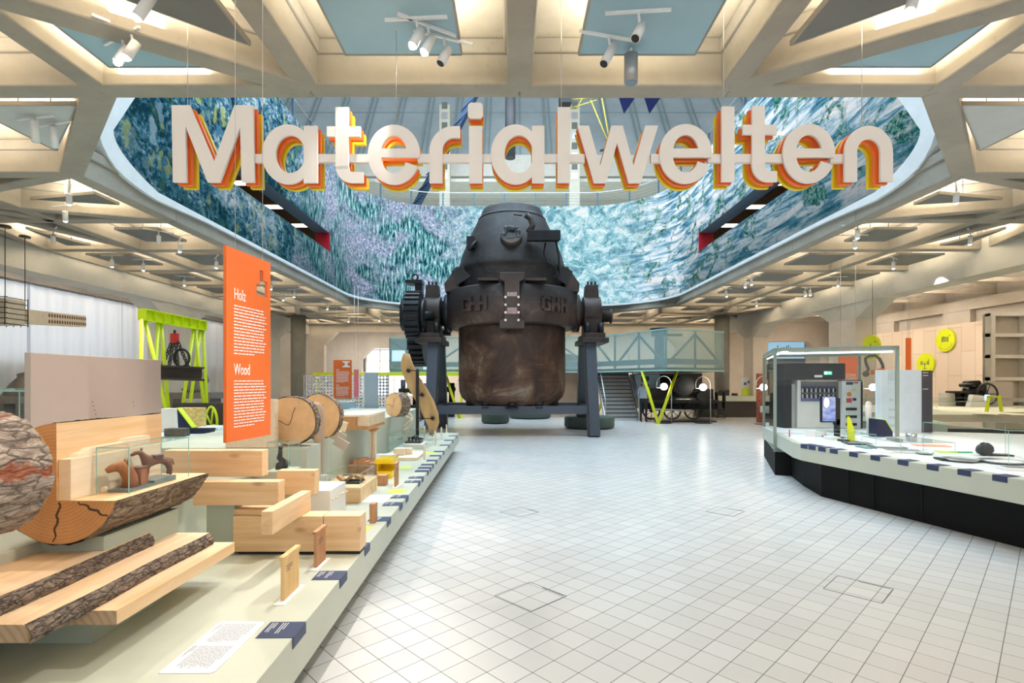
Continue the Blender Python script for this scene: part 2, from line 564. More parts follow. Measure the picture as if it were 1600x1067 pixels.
COLS = [(-10.22, 9.25), (10.3, 9.25), (-10.3, 25.3), (10.12, 25.3), (-10.22, -2.4), (10.3, -2.4)]
hole = lambda x, y: HX0 + 0.1 < x < HX1 - 0.1 and HY0 + 0.1 < y < HY1 - 0.1
def near_col(x, y): return any(abs(x - cx) < 1.0 and abs(y - cy) < 1.0 for cx, cy in COLS)
for i, x in enumerate(GX):
    for j in range(len(GY) - 1):
        ym = (GY[j] + GY[j + 1]) / 2
        if hole(x, ym): continue
        if x in (HX0, HX1) and (j == 4 or j == 11): continue     # cut corners of the well
        ribseg(x, GY[j] , x, GY[j + 1])
for j, y in enumerate(GY):
    for i in range(len(GX) - 1):
        xm = (GX[i] + GX[i + 1]) / 2
        if hole(xm, y): continue
        if y in (HY0, HY1) and i in (2, 7) and y == HY1: continue
        ribseg(GX[i], y, GX[i + 1], y)
# diagonal edges of the light well
for sx, (xa, xb) in ((-1, (GX[3], GX[2])), (1, (GX[7], GX[8]))):
    ribseg(xa, HY0, xb, GY[5], 0.30)
    ribseg(xa, HY1, xb, GY[11], 0.30)
# stars of ribs around each column head
for cx, cy in COLS:
    i = min(range(10), key=lambda k: abs((GX[k] + GX[k + 1]) / 2 - cx)); j = min(range(14), key=lambda k: abs((GY[k] + GY[k + 1]) / 2 - cy))
    for xi in (i, i + 1):
        for yj in (j, j + 1):
            ribseg(cx, cy, GX[xi], GY[yj])
    for xi in (i - 1, i + 2):
        if not 0 <= xi <= 10: continue
        for yj in (j, j + 1):
            if hole(GX[xi], GY[yj]): continue
            ribseg(cx, cy, GX[xi], GY[yj], 0.22)
    for yj in (j - 1, j + 2):
        if not 0 <= yj < len(GY): continue
        for xi in (i, i + 1):
            ribseg(cx, cy, GX[xi], GY[yj], 0.22)
# long diagonals over the entrance
for s, nx, fx in ((-1, GX[4], -5.75), (1, GX[6], 5.95)):
    ribseg(nx, HY0, fx, 3.35, 0.28)
    ribseg(fx, 3.35, GX[1] if s < 0 else GX[9], 1.06, 0.28)
rib.smooth = False
ceil_o = sstruct(rib, 'ceiling', CONC, 'board-marked concrete rib grid of the hall ceiling around an eight-sided light well', 'ceiling', origin=(0, 0, ZC), bevel=0.02)

slab = MB()
for i in range(len(GX) - 1):
    for j in range(len(GY) - 1):
        xm, ym = (GX[i] + GX[i + 1]) / 2, (GY[j] + GY[j + 1]) / 2
        q = [(GX[i], GY[j]), (GX[i + 1], GY[j]), (GX[i + 1], GY[j + 1]), (GX[i], GY[j + 1])]
        if hole(xm, ym):
            if i == 2 and j == 4: q = [q[0], q[1], q[3]]
            elif i == 7 and j == 4: q = [q[0], q[1], q[2]]
            elif i == 2 and j == 11: q = [q[0], q[2], q[3]]
            elif i == 7 and j == 11: q = [q[1], q[2], q[3]]
            else: continue
        slab.prism(q, ZS, ZS + 0.12)
# aisles left and right, then the band to the rear wall
slab.box(-16.2, GX[0], -4.2, 30, ZS, ZS + .12)
slab.box(GX[-1], 18.6, -4.2, 30, ZS, ZS + .12)
slab.box(-16.2, 18.6, GY[-1], 42, ZS, ZS + .12)
slab.build('slab', CONC_SLAB, ceil_o, world=True)

# ceiling panels with up-lighting above them
UPL = bpy.data.lights.new('uplight', 'AREA'); UPL.shape = 'RECTANGLE'; UPL.size = 0.95; UPL.size_y = 0.95
UPL.energy = 62; UPL.color = (1.0, 0.885, 0.74)
UPS = bpy.data.lights.new('uplight_dim', 'AREA'); UPS.shape = 'RECTANGLE'; UPS.size = 0.75; UPS.size_y = 0.65
UPS.energy = 120; UPS.color = (1.0, 0.93, 0.83)
panel_lab = {}
def panel(outline, loc, mat, label, light=None, group='acoustic panels in the ceiling coffers'):
    pm = MB(); pm.prism(outline, 0, 0.035)
    p = thing('ceiling_panel', loc, label, 'ceiling panel', group)
    pm.build('board', mat, p)
    fr = MB(); n = len(outline)
    for k in range(n):
        a, bq = outline[k], outline[(k + 1) % n]
        fr.bar((a[0], a[1], 0.018), (bq[0], bq[1], 0.018), 0.016, 0.05)
    fr.build('edge_frame', CONC, p)
    cxm = sum(q[0] for q in outline) / n; cym = sum(q[1] for q in outline) / n
    hm = MB()
    hm.tube((cxm - .2, cym, 0.03), (cxm - .2, cym, ZS - loc[2]), 0.008, n=6); hm.tube((cxm + .2, cym, 0.03), (cxm + .2, cym, ZS - loc[2]), 0.008, n=6)
    hm.build('hanger', DARK, p)
    if light:
        lo = bpy.data.objects.new('uplight', light); COL.objects.link(lo)
        lo.location = (cxm, cym, 0.07); lo.rotation_euler = (PI, 0, 0); lo.parent = p
    return p

sq = [(-.57, -.64), (.57, -.64), (.57, .58), (-.57, .58)]
names_side = {True: 'left', False: 'right'}
ordn = ['first', 'second', 'third', 'fourth', 'fifth', 'sixth', 'seventh', 'eighth', 'ninth', 'tenth', 'eleventh', 'twelfth', 'thirteenth', 'fourteenth']
PZ0 = 4.90
for i in range(10):
    for j in range(14):
        xm, ym = (GX[i] + GX[i + 1]) / 2, (GY[j] + GY[j + 1]) / 2
        if hole(xm, ym): continue
        if near_col(xm, ym): continue
        blue = j == 3 and i in (4, 5)
        front = j <= 3
        if blue: lab = 'blue grey square ceiling panel over the %s half of the giant lettering' % ('left' if i == 4 else 'right')
        elif ym < 5.8: lab = 'grey ceiling panel in the entrance bays, row %s ahead of the light well, %s bay from the left' % (ordn[3 - j], ordn[i])
        elif ym > HY1: lab = 'grey ceiling panel behind the light well, %s bay from the left, %s row back' % (ordn[i], ordn[j - 12])
        else: lab = 'grey ceiling panel in the %s bay beside the light well on the %s, %s row from the entrance' % ({0: 'outer', 1: 'inner', 8: 'inner', 9: 'outer'}[i], 'left' if i < 5 else 'right', ordn[j - 4])
        colnear = any(abs(xm - cx) < 3.6 and abs(ym - cy) < 3.6 for cx, cy in COLS)
        if (i, j) in ((3, 3), (6, 3)):      # triangle left over by the long diagonal
            s = 1 if i == 3 else -1
            o1 = [(-.75 * s, .78), (.45 * s, .78), (-.75 * s, .1)]
            panel(o1, (xm, ym, PZ0), BLUEP, lab + ', the triangle against the beam', UPL)
            o2 = [(.85 * s, -.85), (.85 * s, .45), (-.75 * s, -.85)]
            panel(o2, (xm, ym, PZ0 + .01), GREYP, lab + ', the triangle toward the entrance', UPL)
        elif colnear and abs(xm - min(COLS, key=lambda c: abs(c[0] - xm) + abs(c[1] - ym))[0]) > 1.2 and abs(ym - min(COLS, key=lambda c: abs(c[0] - xm) + abs(c[1] - ym))[1]) > 1.2:
            panel([(q[0] * .8, q[1] * .8) for q in sq], (xm, ym, PZ0), GREYP, lab, UPL)
        elif colnear:
            s1 = 1
            cc = min(COLS, key=lambda c: abs(c[0] - xm) + abs(c[1] - ym))
            dx, dy = xm - cc[0], ym - cc[1]
            if abs(dx) > abs(dy): o = [(-.55 * (1 if dx > 0 else -1), 0), (.8 * (1 if dx > 0 else -1), .28), (.8 * (1 if dx > 0 else -1), -.28)]
            else: o = [(0, -.55 * (1 if dy > 0 else -1)), (.28, .8 * (1 if dy > 0 else -1)), (-.28, .8 * (1 if dy > 0 else -1))]
            if dx * 0 + 1 and abs(dx) > 1.2: panel(o, (xm, ym, PZ0), GREYP, lab, UPL)
            else: panel(o, (xm, ym, PZ0), GREYP, lab, UPL)
        else:
            panel(sq, (xm, ym, PZ0), BLUEP if blue else GREYP, lab, UPL)
# the two triangular cells cut off by the well's front corners
for s, xs in ((1, (GX[2], GX[3])), (-1, (GX[8], GX[7]))):
    xa, xb = xs
    o = [(0.45 * s, 0.35), (1.75 * s, 0.35), (0.45 * s, 1.55)]
    panel(o, (xa, HY0, PZ0), flat('pale acoustic panel', lin((186, 191, 190)), .8), 'pale triangular ceiling panel in the cut corner of the light well on the %s' % ('left' if s > 0 else 'right'), UPL)
# aisle panels: narrow, very bright strips above
for side, x0, x1 in (('left', -13.6, -12.0), ('right', 12.2, 16.8)):
    for k in range(13):
        ym = GY[0] + 2.34 * (k + 0.5)
        n = 1 if side == 'left' else 2
        for q in range(n):
            xm = (x0 + x1) / 2 if n == 1 else x0 + 1.15 + q * 2.3
            o = [(-.4, -.35), (.4, -.35), (.4, .35), (-.4, .35)]
            panel(o, (xm, ym, PZ0 + .1), OFFW, 'cream ceiling panel in the %s aisle, %s bay from the entrance%s' % (side, ordn[k], '' if n == 1 else (', beside the pillars' if q == 0 else ', beside the outer wall')), UPS,
                  group='acoustic panels in the %s aisle' % side)
ar = MB()
for k in range(15):
    y = GY[0] + 2.34 * k
    ar.box(-16, -11.9, y - .1, y + .1, 5.0, 5.37); ar.box(12.0, 18.2, y - .1, y + .1, 5.0, 5.37)
ar.box(14.3, 14.6, -4, 30, 5.0, 5.37)
ar.build('aisle_ribs', CONC_WALL, ceil_o, world=True)

# longitudinal beams on pillars with haunches
def arcade(s):
    x0, x1 = (-12.0, -11.3) if s < 0 else (11.3, 12.0)
    a = MB(); a.box(x0, x1, -4.2, 30, 4.28, 5.36)
    side = 'left' if s < 0 else 'right'
    for c in (-3.1, 3.95, 10.2, 18.0, 25.1):
        h = .72 if c != 25.1 else .5
        k_ = .5 if c == 10.2 else 1.0
        a.prism([(c - h - k_, 4.3), (c - h, 3.75), (c + h, 3.75), (c + h + k_, 4.3)], x0 + .03, x1 - .03, 'x')
    sstruct(a, 'wall_%s' % side, CONC_GREY, 'pale grey painted beam with haunches along the %s aisle' % side, 'beam')
    for k, c in enumerate((-3.1, 3.95, 10.2, 18.0, 25.1)):
        h = .72 if c != 25.1 else .5
        pm = MB(); pm.box(x0, x1, c - h, c + h, 0, 3.76)
        sstruct(pm, 'pillar', CONC_GREY if s < 0 else CONC_WALL, 'pale %s rectangular pillar of the %s aisle, %s from the entrance' % ('grey' if s < 0 else 'cream', side, ordn[k]), 'pillar')
arcade(-1); arcade(1)

# round columns under the rib stars
for (cx, cy), lab in zip(COLS[:4], ('round concrete column beside the entrance bays on the left', 'round concrete column beside the entrance bays on the right',
                                   'round dark concrete column behind the upright orange sign', 'round dark concrete column beside the glazed platform')):
    c = thing('column', (cx, cy, 0), lab, 'column', 'round concrete columns', kind='structure')
    m0 = MB(); m0.tube((0, 0, 0), (0, 0, ZC + .3), .34, n=32); m0.build('shaft', CONC_COL, c)
    m0 = MB(); m0.tube((0, 0, 0), (0, 0, .12), .355, n=32); m0.build('base_ring', CHROME, c)

# outer walls
wm = MB(); wm.box(-16.2, -16, -4.2, 42, 0, 1.0); wm.box(-16.2, -16, -4.2, 42, 4.9, 5.36)
for k in range(8): wm.box(-16.2, -16, -4.2 + 6 * k, -3.4 + 6 * k, 1.0, 4.9)
sstruct(wm, 'wall_outer_left', CONC_WALL, 'window wall behind the white curtains of the left aisle', 'wall')
# curtain wall in front of the left windows
m, t, b = nt('white sheer curtain')
v = coords(t, (1, 2.6, 0.12))
n1 = noise(t, v, 1.4, 4)
t.links.new(ramp(t, n1, [(0.3, lin((214, 220, 228))), (0.7, lin((240, 242, 246)))]), b.inputs['Base Color'])
b.inputs['Roughness'].default_value = 0.9
tl = N(t, 'ShaderNodeBsdfTranslucent'); tl.inputs[0].default_value = (0.92, 0.95, 1, 1)
mx = N(t, 'ShaderNodeMixShader'); mx.inputs[0].default_value = 0.5
out = t.nodes['Material Output']
t.links.new(b.outputs[0], mx.inputs[1]); t.links.new(tl.outputs[0], mx.inputs[2]); t.links.new(mx.outputs[0], out.inputs[0])
CURT = m
random.seed(4)
for k in range(7):
    y0 = 4.3 + k * 3.55; y1 = y0 + 3.5
    cm = MB(); nst = 90; vs = []; fs = []
    ph = random.random() * 6
    for q in range(nst + 1):
        u = q / nst; y = y0 + (y1 - y0) * u
        d = 0.025 * math.sin(u * 70 + ph) + 0.03 * math.sin(u * 31 + 2 * ph)
        for r, z in enumerate((0.04, 2.0, 4.45)):
            vs.append((-13.75 + d * (1 - .25 * r), y, z))
    for q in range(nst):
        for r in range(2):
            fs.append((q * 3 + r, q * 3 + 3 + r, q * 3 + 4 + r, q * 3 + r + 1))
    cm.add(vs, fs, True)
    cm.build('curtain', CURT, None, 'floor-length white curtain of the left aisle, %s width from the entrance' % ordn[k], 'curtain', 'white curtains of the left aisle', fix=False)
rl = MB(); rl.box(-13.83, -13.67, -4, 30, 4.45, 4.5); rl.build('curtain_rail', DARK, None, 'thin dark curtain rail above the white curtains', 'curtain rail')
# low parapet seen through the curtain
pw = MB(); pw.box(-14.4, -14.0, -4.2, 30, 0, 2.3); sstruct(pw, 'trim_1', CONC_GREY, 'grey parapet wall behind the foot of the white curtains', 'parapet')

rw = MB(); rw.box(18.2, 18.4, -4.2, 42, 0, 5.36)
for k in range(9):
    rw.box(17.98, 18.21, -4 + k * 4.1, -2.7 + k * 4.1, 0, 4.9)
rw.box(17.95, 18.21, -4.2, 42, 4.5, 4.9)
sstruct(rw, 'wall_outer_right', CONC_WALL, 'cream outer wall with shallow pilasters on the right', 'wall')

# rear wall of the hall with chamfered openings, and the room beyond
def wall_with_openings(y0, y1, xr, ztop, holes, name, lab, mat):
    a = MB(); xs = xr[0]
    for (hx0, hx1, hz0, hz1, ch) in holes:
        a.box(xs, hx0, y0, y1, 0, ztop)
        a.box(hx0, hx1, y0, y1, hz1, ztop)
        if hz0 > 0: a.box(hx0, hx1, y0, y1, 0, hz0)
        if ch: 
            a.prism([(hx0, hz1), (hx0 + ch, hz1), (hx0, hz1 - ch)], y0, y1, 'y')
            a.prism([(hx1, hz1), (hx1 - ch, hz1), (hx1, hz1 - ch)], y0, y1, 'y')
        xs = hx1
    a.box(xs, xr[1], y0, y1, 0, ztop)
    return sstruct(a, name, mat, lab, 'wall')

wall_with_openings(29.3, 29.7, (-16.2, 18.4), 5.4, [(-10.5, -2.2, 0, 4.45, .75), (2.5, 9.2, 0, 4.3, .7), (13.7, 17.2, 0, 3.9, .7)],
                   'wall_back', 'cream rear wall of the hall pierced by chamfered openings', CONC_WALL)
wall_with_openings(37.0, 37.4, (-16.2, 18.4), 5.4, [(-10.6, -5.2, .6, 4.0, .8), (1, 5, 0, 3.6, .6)],
                   'wall_beyond', 'cream wall of the room behind the hall with an arched window niche', CONC_WALL)
# bright window behind
SKYW = emit('daylight behind window', (0.86, 0.94, 1.0), 1.15)
wd = thing('window_1', (-8.0, 37.6, 0), 'tall white mullioned window glowing with daylight in the room beyond', 'window', kind='structure')
MB().box(-2.5, 2.5, .22, .25, .6, 4.05).build('sky_glass', SKYW, wd)
g = MB()
for k in range(6): g.box(-2.5 + k, -2.42 + k, 0, .12, .6, 4.0)
for z in (.6, 1.7, 2.6, 3.1, 3.9): g.box(-2.5, 2.5, .02, .1, z, z + .06)
g.build('frame', OFFW, wd)
lw = MB(); lw.box(-16.2, 18.4, 41.8, 42, 0, 5.4); sstruct(lw, 'wall_far', CONC_WALL, 'far wall of the back room', 'wall')
for k in range(5):
    area('back_room_lamp', (-10 + 5 * k, 33.4, 5.2), (-10 + 5 * k, 33.4, 0), 3.0, .5, 190, (1.0, .92, .82))
for s, xx in (('left', -13), ('right', 15)):
    area('aisle_fill', (xx, 20, 5.25), (xx, 20, 0), .5, 16, 170, (1.0, .9, .78))  # added fill that brightens the aisles, no lamp body

# ================================================================ LIGHT WELL, SCREEN, UPPER HALL
def screen_path():
    pts = []
    xl, xr, yf, yb = -6.62, 6.78, 8.4, 24.15
    def arc(c, r, a0, a1, n):
        return [(c[0] + r * math.cos(math.radians(a0 + (a1 - a0) * i / n)), c[1] + r * math.sin(math.radians(a0 + (a1 - a0) * i / n))) for i in range(n + 1)]
    n = 30
    left = [(xl, yf + (20.6 - yf) * i / n) for i in range(n + 1)]
    cl = arc((xl + 3.5, 20.6), 3.5, 180, 90, 14)
    cr = arc((xr - 3.5, 20.6), 3.5, 90, 0, 14)
    mid = [(xl + 3.5 + (xr - xl - 7) * i / 10, 24.1) for i in range(1, 10)]
    right = [(xr, 20.6 - (20.6 - yf) * i / n) for i in range(n + 1)]
    return left + cl[1:] + mid + cr + right[1:]

SP = screen_path()
SS = [0.0]
for a, b_ in zip(SP, SP[1:]): SS.append(SS[-1] + math.hypot(b_[0] - a[0], b_[1] - a[1]))
STOT = SS[-1]
ZB, ZT = 5.21, 9.72
SL0, SL1 = 12.5, 19.0       # the slot, along Y

# moving-image collage shown on the screen
m = bpy.data.materials.new('landscape collage on screen'); m.use_nodes = True
t = m.node_tree; t.nodes.clear()
out = N(t, 'ShaderNodeOutputMaterial'); em = N(t, 'ShaderNodeEmission'); t.links.new(em.outputs[0], out.inputs[0])
uvn = N(t, 'ShaderNodeTexCoord')
def uvm(scale, rot=0.0, loc=(0, 0, 0)):
    mp = N(t, 'ShaderNodeMapping'); mp.inputs['Scale'].default_value = scale; mp.inputs['Rotation'].default_value = (0, 0, rot); mp.inputs['Location'].default_value = loc
    t.links.new(uvn.outputs['UV'], mp.inputs[0]); return mp.outputs[0]
def bwv(c):
    n = N(t, 'ShaderNodeRGBToBW'); t.links.new(c, n.inputs[0]); return n.outputs[0]
sep = N(t, 'ShaderNodeSeparateXYZ'); t.links.new(uvn.outputs['UV'], sep.inputs[0])
S, Z = sep.outputs[0], sep.outputs[1]
big = noise(t, uvm((0.35, 0.5, 1)), 1.0, 5, 0.6, 1.2)
med = noise(t, uvm((1.0, 1.2, 1)), 1.6, 8, 0.72, 1.0)
fine = noise(t, uvm((3.0, 3.0, 1)), 3.0, 8, 0.75, 0.6)
vert = noise(t, uvm((5.0, 1.0, 1)), 2.2, 5, 0.7, 0.3)
diag = noise(t, uvm((0.5, 3.2, 1), math.radians(55)), 1.3, 6, 0.7, 0.6)
# left end: dark water-green with leaf flecks
vl = N(t, 'ShaderNodeTexVoronoi'); vl.inputs['Scale'].default_value = 1.0; nv = N(t, 'ShaderNodeTexNoise'); nv.inputs['Scale'].default_value = 2.2; nv.inputs['Detail'].default_value = 4; t.links.new(uvn.outputs['UV'], nv.inputs['Vector'])
va = N(t, 'ShaderNodeVectorMath', operation='MULTIPLY_ADD'); t.links.new(nv.outputs['Color'], va.inputs[0]); va.inputs[1].default_value = (2.4, 2.4, 0); t.links.new(uvm((4.6, 2.3, 1), math.radians(25)), va.inputs[2]); t.links.new(va.outputs[0], vl.inputs['Vector'])
leafm = ramp(t, vl.outputs['Distance'], [(0.3, (1, 1, 1)), (0.46, (0, 0, 0))])
sepc = N(t, 'ShaderNodeSeparateColor'); t.links.new(vl.outputs['Color'], sepc.inputs[0])
leafc = ramp(t, sepc.outputs[0], [(0.0, lin((120, 165, 60))), (0.25, lin((60, 120, 110))), (0.45, lin((190, 225, 240))), (0.6, lin((90, 150, 190))), (0.8, lin((200, 215, 120))), (1.0, lin((150, 200, 185)))])
keep = ramp(t, mth(t, 'ADD', sepc.outputs[1], mth(t, 'MULTIPLY', big, 2.6)), [(0.62, (0, 0, 0)), (0.70, (1, 1, 1))])
base_l = ramp(t, mth(t, 'ADD', mth(t, 'MULTIPLY', fine, .4), mth(t, 'ADD', mth(t, 'MULTIPLY', med, .25), mth(t, 'MULTIPLY', big, .35))), [(0.38, lin((12, 36, 50))), (0.47, lin((26, 66, 86))), (0.52, lin((80, 142, 172))), (0.58, lin((225, 240, 250)))])
lf = mth(t, 'MULTIPLY', bwv(leafm), bwv(keep))
upper = ramp(t, Z, [(0.0, (0.25, 0.25, 0.25)), (1.0, (1, 1, 1))])
left_c = mixc(t, mth(t, 'MULTIPLY', lf, 0.6), base_l, leafc)
# left shoulder: lilac scree, pale water, upright cactus-like streaks
scree = ramp(t, fine, [(0.36, lin((64, 84, 110))), (0.46, lin((120, 150, 184))), (0.54, lin((180, 180, 208))), (0.62, lin((236, 246, 252)))])
vst = ramp(t, vert, [(0.4, lin((14, 46, 60))), (0.48, lin((50, 110, 124))), (0.56, lin((130, 196, 200))), (0.64, lin((225, 244, 246)))])
shoulder = mixc(t, ramp(t, big, [(0.42, (0, 0, 0)), (0.58, (1, 1, 1))]), vst, scree)
shoulder = mixc(t, mth(t, 'MULTIPLY', bwv(ramp(t, Z, [(0.0, (1, 1, 1)), (1, (0, 0, 0))])), 0.0), shoulder, vst)
# middle and right: clouds, foam, streaks
cloud = ramp(t, med, [(0.36, lin((36, 78, 104))), (0.45, lin((90, 156, 178))), (0.52, lin((172, 218, 230))), (0.6, lin((246, 251, 254)))])
cloud = mixc(t, 0.35, cloud, ramp(t, fine, [(0.32, lin((50, 100, 120))), (0.5, lin((130, 190, 195))), (0.62, lin((235, 246, 250)))]))
streak = ramp(t, diag, [(0.36, lin((40, 92, 118))), (0.45, lin((100, 158, 186))), (0.53, lin((205, 228, 242))), (0.62, lin((252, 252, 254)))])
moss = ramp(t, fine, [(0.36, lin((14, 50, 56))), (0.47, lin((30, 104, 96))), (0.54, lin((100, 180, 160))), (0.62, lin((222, 170, 200)))])
mossmask = bwv(ramp(t, noise(t, uvm((0.8, 0.9, 1), 0, (7, 3, 0)), 1.2, 5, 0.65, 1.4), [(0.52, (0, 0, 0)), (0.6, (1, 1, 1))]))
right_c = mixc(t, mossmask, streak, moss)
def smooth(lo, hi):
    mr = N(t, 'ShaderNodeMapRange', interpolation_type='SMOOTHSTEP'); t.links.new(mth(t, 'ADD', S, mth(t, 'MULTIPLY', mth(t, 'SUBTRACT', big, 0.5), 6.0)), mr.inputs[0])
    mr.inputs[1].default_value = lo; mr.inputs[2].default_value = hi
    return mr.outputs[0]
c = mixc(t, smooth(6.5, 9.5), left_c, shoulder)
c = mixc(t, smooth(17.0, 20.5), c, cloud)
c = mixc(t, smooth(25.0, 28.5), c, right_c)
# darker foot of the picture, as shown
mrz = N(t, 'ShaderNodeMapRange'); t.links.new(Z, mrz.inputs[0]); mrz.inputs[1].default_value = 5.0; mrz.inputs[2].default_value = 8.4
dk = mth(t, 'MULTIPLY', mth(t, 'SUBTRACT', 1.0, mrz.outputs[0]), mth(t, 'ADD', mth(t, 'SUBTRACT', 1.0, smooth(13.0, 16.5)), smooth(27.0, 30.0)))
c = mixc(t, mth(t, 'MULTIPLY', mth(t, 'MINIMUM', dk, 1.0), 0.85), c, ramp(t, fine, [(0.4, lin((10, 34, 44))), (0.62, lin((24, 70, 74))), (0.74, lin((120, 170, 160)))]))
t.links.new(c, em.inputs[0]); em.inputs[1].default_value = 1.12
MURAL = m

def zlow(s):
    """slanted, rounded lower-front end of the picture"""
    d = min(s, STOT - s)
    return d

def inside(s, z):
    d = min(s, STOT - s)
    lim = 0.28 + max(0, (z - 5.6)) * 0.62
    if z < 5.85: lim = 0.28 + 1.25 * (max(0, (5.85 - z) / 0.68)) ** 2.2
    return d >= lim

sc_t = thing('media_screen', (0, 15.5, ZB), 'huge wraparound screen with a teal landscape collage lining the light well', 'screen')
# fine grid in (s,z) clipped to the outline
mb = MB(); uv = []
def at_s(s):
    for i in range(len(SS) - 1):
        if s <= SS[i + 1] + 1e-9:
            f = (s - SS[i]) / (SS[i + 1] - SS[i]); a, b_ = SP[i], SP[i + 1]
            return a[0] + (b_[0] - a[0]) * f, a[1] + (b_[1] - a[1]) * f
    return SP[-1]
def lim_s(z):
    if z < 5.85: return 0.28 + 1.25 * (max(0, (5.85 - z) / 0.68)) ** 2.2
    return 0.28 + (z - 5.85) * 0.62
zs = [ZB + (5.85 - ZB) * i / 8 for i in range(9)] + [6.4, 7.05, 8.0, 9.0, ZT]
sl_a, sl_b = SL0 - 8.4, SL1 - 8.4
svals_mid = sorted(set([sl_a + 1.2, sl_b, STOT - sl_b, STOT - sl_a - 1.2] + [x for x in SS if 3.2 < x < STOT - 3.2]))
vs, fs = [], []
rows = []
for z in zs:
    L = lim_s(z)
    sl = [L + (3.0 - L) * k / 4 for k in range(4)] + [3.0] 
    row = sl + svals_mid + [STOT - q for q in reversed(sl)]
    rows.append(row)
K = len(rows[0])
for z, row in zip(zs, rows):
    for s in row:
        x, y = at_s(s); vs.append((x, y, z)); uv.append((s, z))
for r in range(len(zs) - 1):
    for k in range(K - 1):
        smid = (rows[r][k] + rows[r][k + 1]) / 2; d = min(smid, STOT - smid)
        if zs[r] > 6.35 and zs[r + 1] < 7.1 and sl_a < d < sl_b: continue
        fs.append((r * K + k, r * K + k + 1, (r + 1) * K + k + 1, (r + 1) * K + k))
mb.add(vs, fs); mb.uv = uv
mb.build('picture', MURAL, sc_t, world=True, fix=False)
# white rim: sweep under and around the picture
FR = flat('white screen frame', lin((226, 230, 232)), 0.45)
mb = MB()
def outw(s, off):
    x, y = at_s(max(0, min(STOT, s)))
    x2, y2 = at_s(min(STOT, s + .05)); x1, y1 = at_s(max(0, s - .05))
    dx, dy = x2 - x1, y2 - y1; L = math.hypot(dx, dy)
    nx, ny = -dy / L, dx / L          # outward = left of travel
    return (x + nx * off, y + ny * off)
# bottom rim with rounded ends going up
line = []
for z in [ZT - (ZT - 5.85) * k / 6 for k in range(7)]: line.append((lim_s(z), z))
for z in zs[7::-1]: line.append((lim_s(z), z))
half = line + [(3.0, ZB)]
full = half + [(s, ZB) for s in svals_mid] + [(STOT - a, z) for a, z in reversed(half)]
n = len(full); vs = []; fs = []
for k, (s, z) in enumerate(full):
    a = full[max(0, k - 1)]; c2 = full[min(n - 1, k + 1)]
    ds, dz = c2[0] - a[0], c2[1] - a[1]; L = math.hypot(ds, dz)
    # outward normal in (s,z): to the right of travel (down / out)
    ns, nz = dz / L, -ds / L
    d = min(s, STOT - s)
    wdt = 0.085 + 0.26 * max(0, min(1, (1.7 - d) / 1.2))
    so, zo = s + ns * wdt, z + nz * wdt
    so = so
    def pos(ss, zz, off):
        if ss < 0:
            x, y = at_s(0); y = y + ss; return (x - off, y, zz)
        if ss > STOT:
            x, y = at_s(STOT); y = y - (ss - STOT); return (x + off, y, zz)
        x, y = outw(ss, off); return (x, y, zz)
    vs += [pos(s, z, -0.03), pos(so, zo, -0.03), pos(so, zo, 0.16), pos(s, z, 0.16)]
for k in range(n - 1):
    b0, b1 = k * 4, k * 4 + 4
    for q in range(4):
        fs.append((b0 + q, b0 + (q + 1) % 4, b1 + (q + 1) % 4, b1 + q))
mb.add(vs, fs, False); mb.build('frame', FR, sc_t, world=True)
# rear casing of the screen
mb = MB(); vs = []; fs = []
cs = [s for s in [2.4] + svals_mid + [STOT - 2.4]]
for s in cs:
    x, y = outw(s, 0.12)
    vs += [(x, y, 5.0), (x, y, 6.38), (x, y, 7.07), (x, y, ZT)]
for k in range(len(cs) - 1):
    smid = (cs[k] + cs[k + 1]) / 2; d = min(smid, STOT - smid)
    for q in range(3):
        if q == 1 and sl_a < d < sl_b: continue
        fs.append((k * 4 + q, k * 4 + 4 + q, k * 4 + 5 + q, k * 4 + q + 1))
mb.add(vs, fs); mb.build('casing', CONC_COL, sc_t, world=True)
# slot lining: soffit and red end reveals
SOFF = flat('slate soffit', lin((92, 112, 130)), 0.6)
RED = flat('red reveal', lin((190, 16, 40)), 0.5)
mb = MB(); mb.m = 0
for s_, x in ((-1, -6.62), (1, 6.78)):
    a, b_ = (x - .5, x - .0) if s_ < 0 else (x, x + .5)
    MB().box(a, b_, SL0, SL1, 7.05, 7.12).build('soffit', SOFF, sc_t, world=True); MB().box(a, b_, SL0, SL1, 6.33, 6.40).build('sill', SOFF, sc_t, world=True)
mb = MB()
for s_, x in ((-1, -6.62), (1, 6.78)):
    a, b_ = (x - .5, x + .02) if s_ < 0 else (x - .02, x + .5)
    MB().box(a, b_, SL1 - .03, SL1 + .03, 6.35, 7.12).build('red_reveal', RED, sc_t, world=True)
# handrail on top of the screen
RAILB = flat('blue grey rail', lin((90, 120, 140)), 0.4, 0.3)
rt = thing('railing', (0, 15.5, ZT), 'slim blue grey railing along the top of the screen', 'railing')
tp = [Vector((*outw(s, .1), ZT + .64)) for s in [q for q in SS if 0 <= q]]
mb = MB(); mb.path(tp, .022, 6); mb.build('handrail', CHROME, rt, world=True)
for k in range(4):
    mb = MB(); mb.path([q - Vector((0, 0, .13 * (k + 1))) for q in tp], .006, 4); mb.build('wire', RAILB, rt, world=True)
s = .6
while s < STOT:
    x, y = outw(s, .1)
    MB().box(x - .03, x + .03, y - .03, y + .03, ZT - .02, ZT + .64).build('post', RAILB, rt, world=True)
    s += 1.42

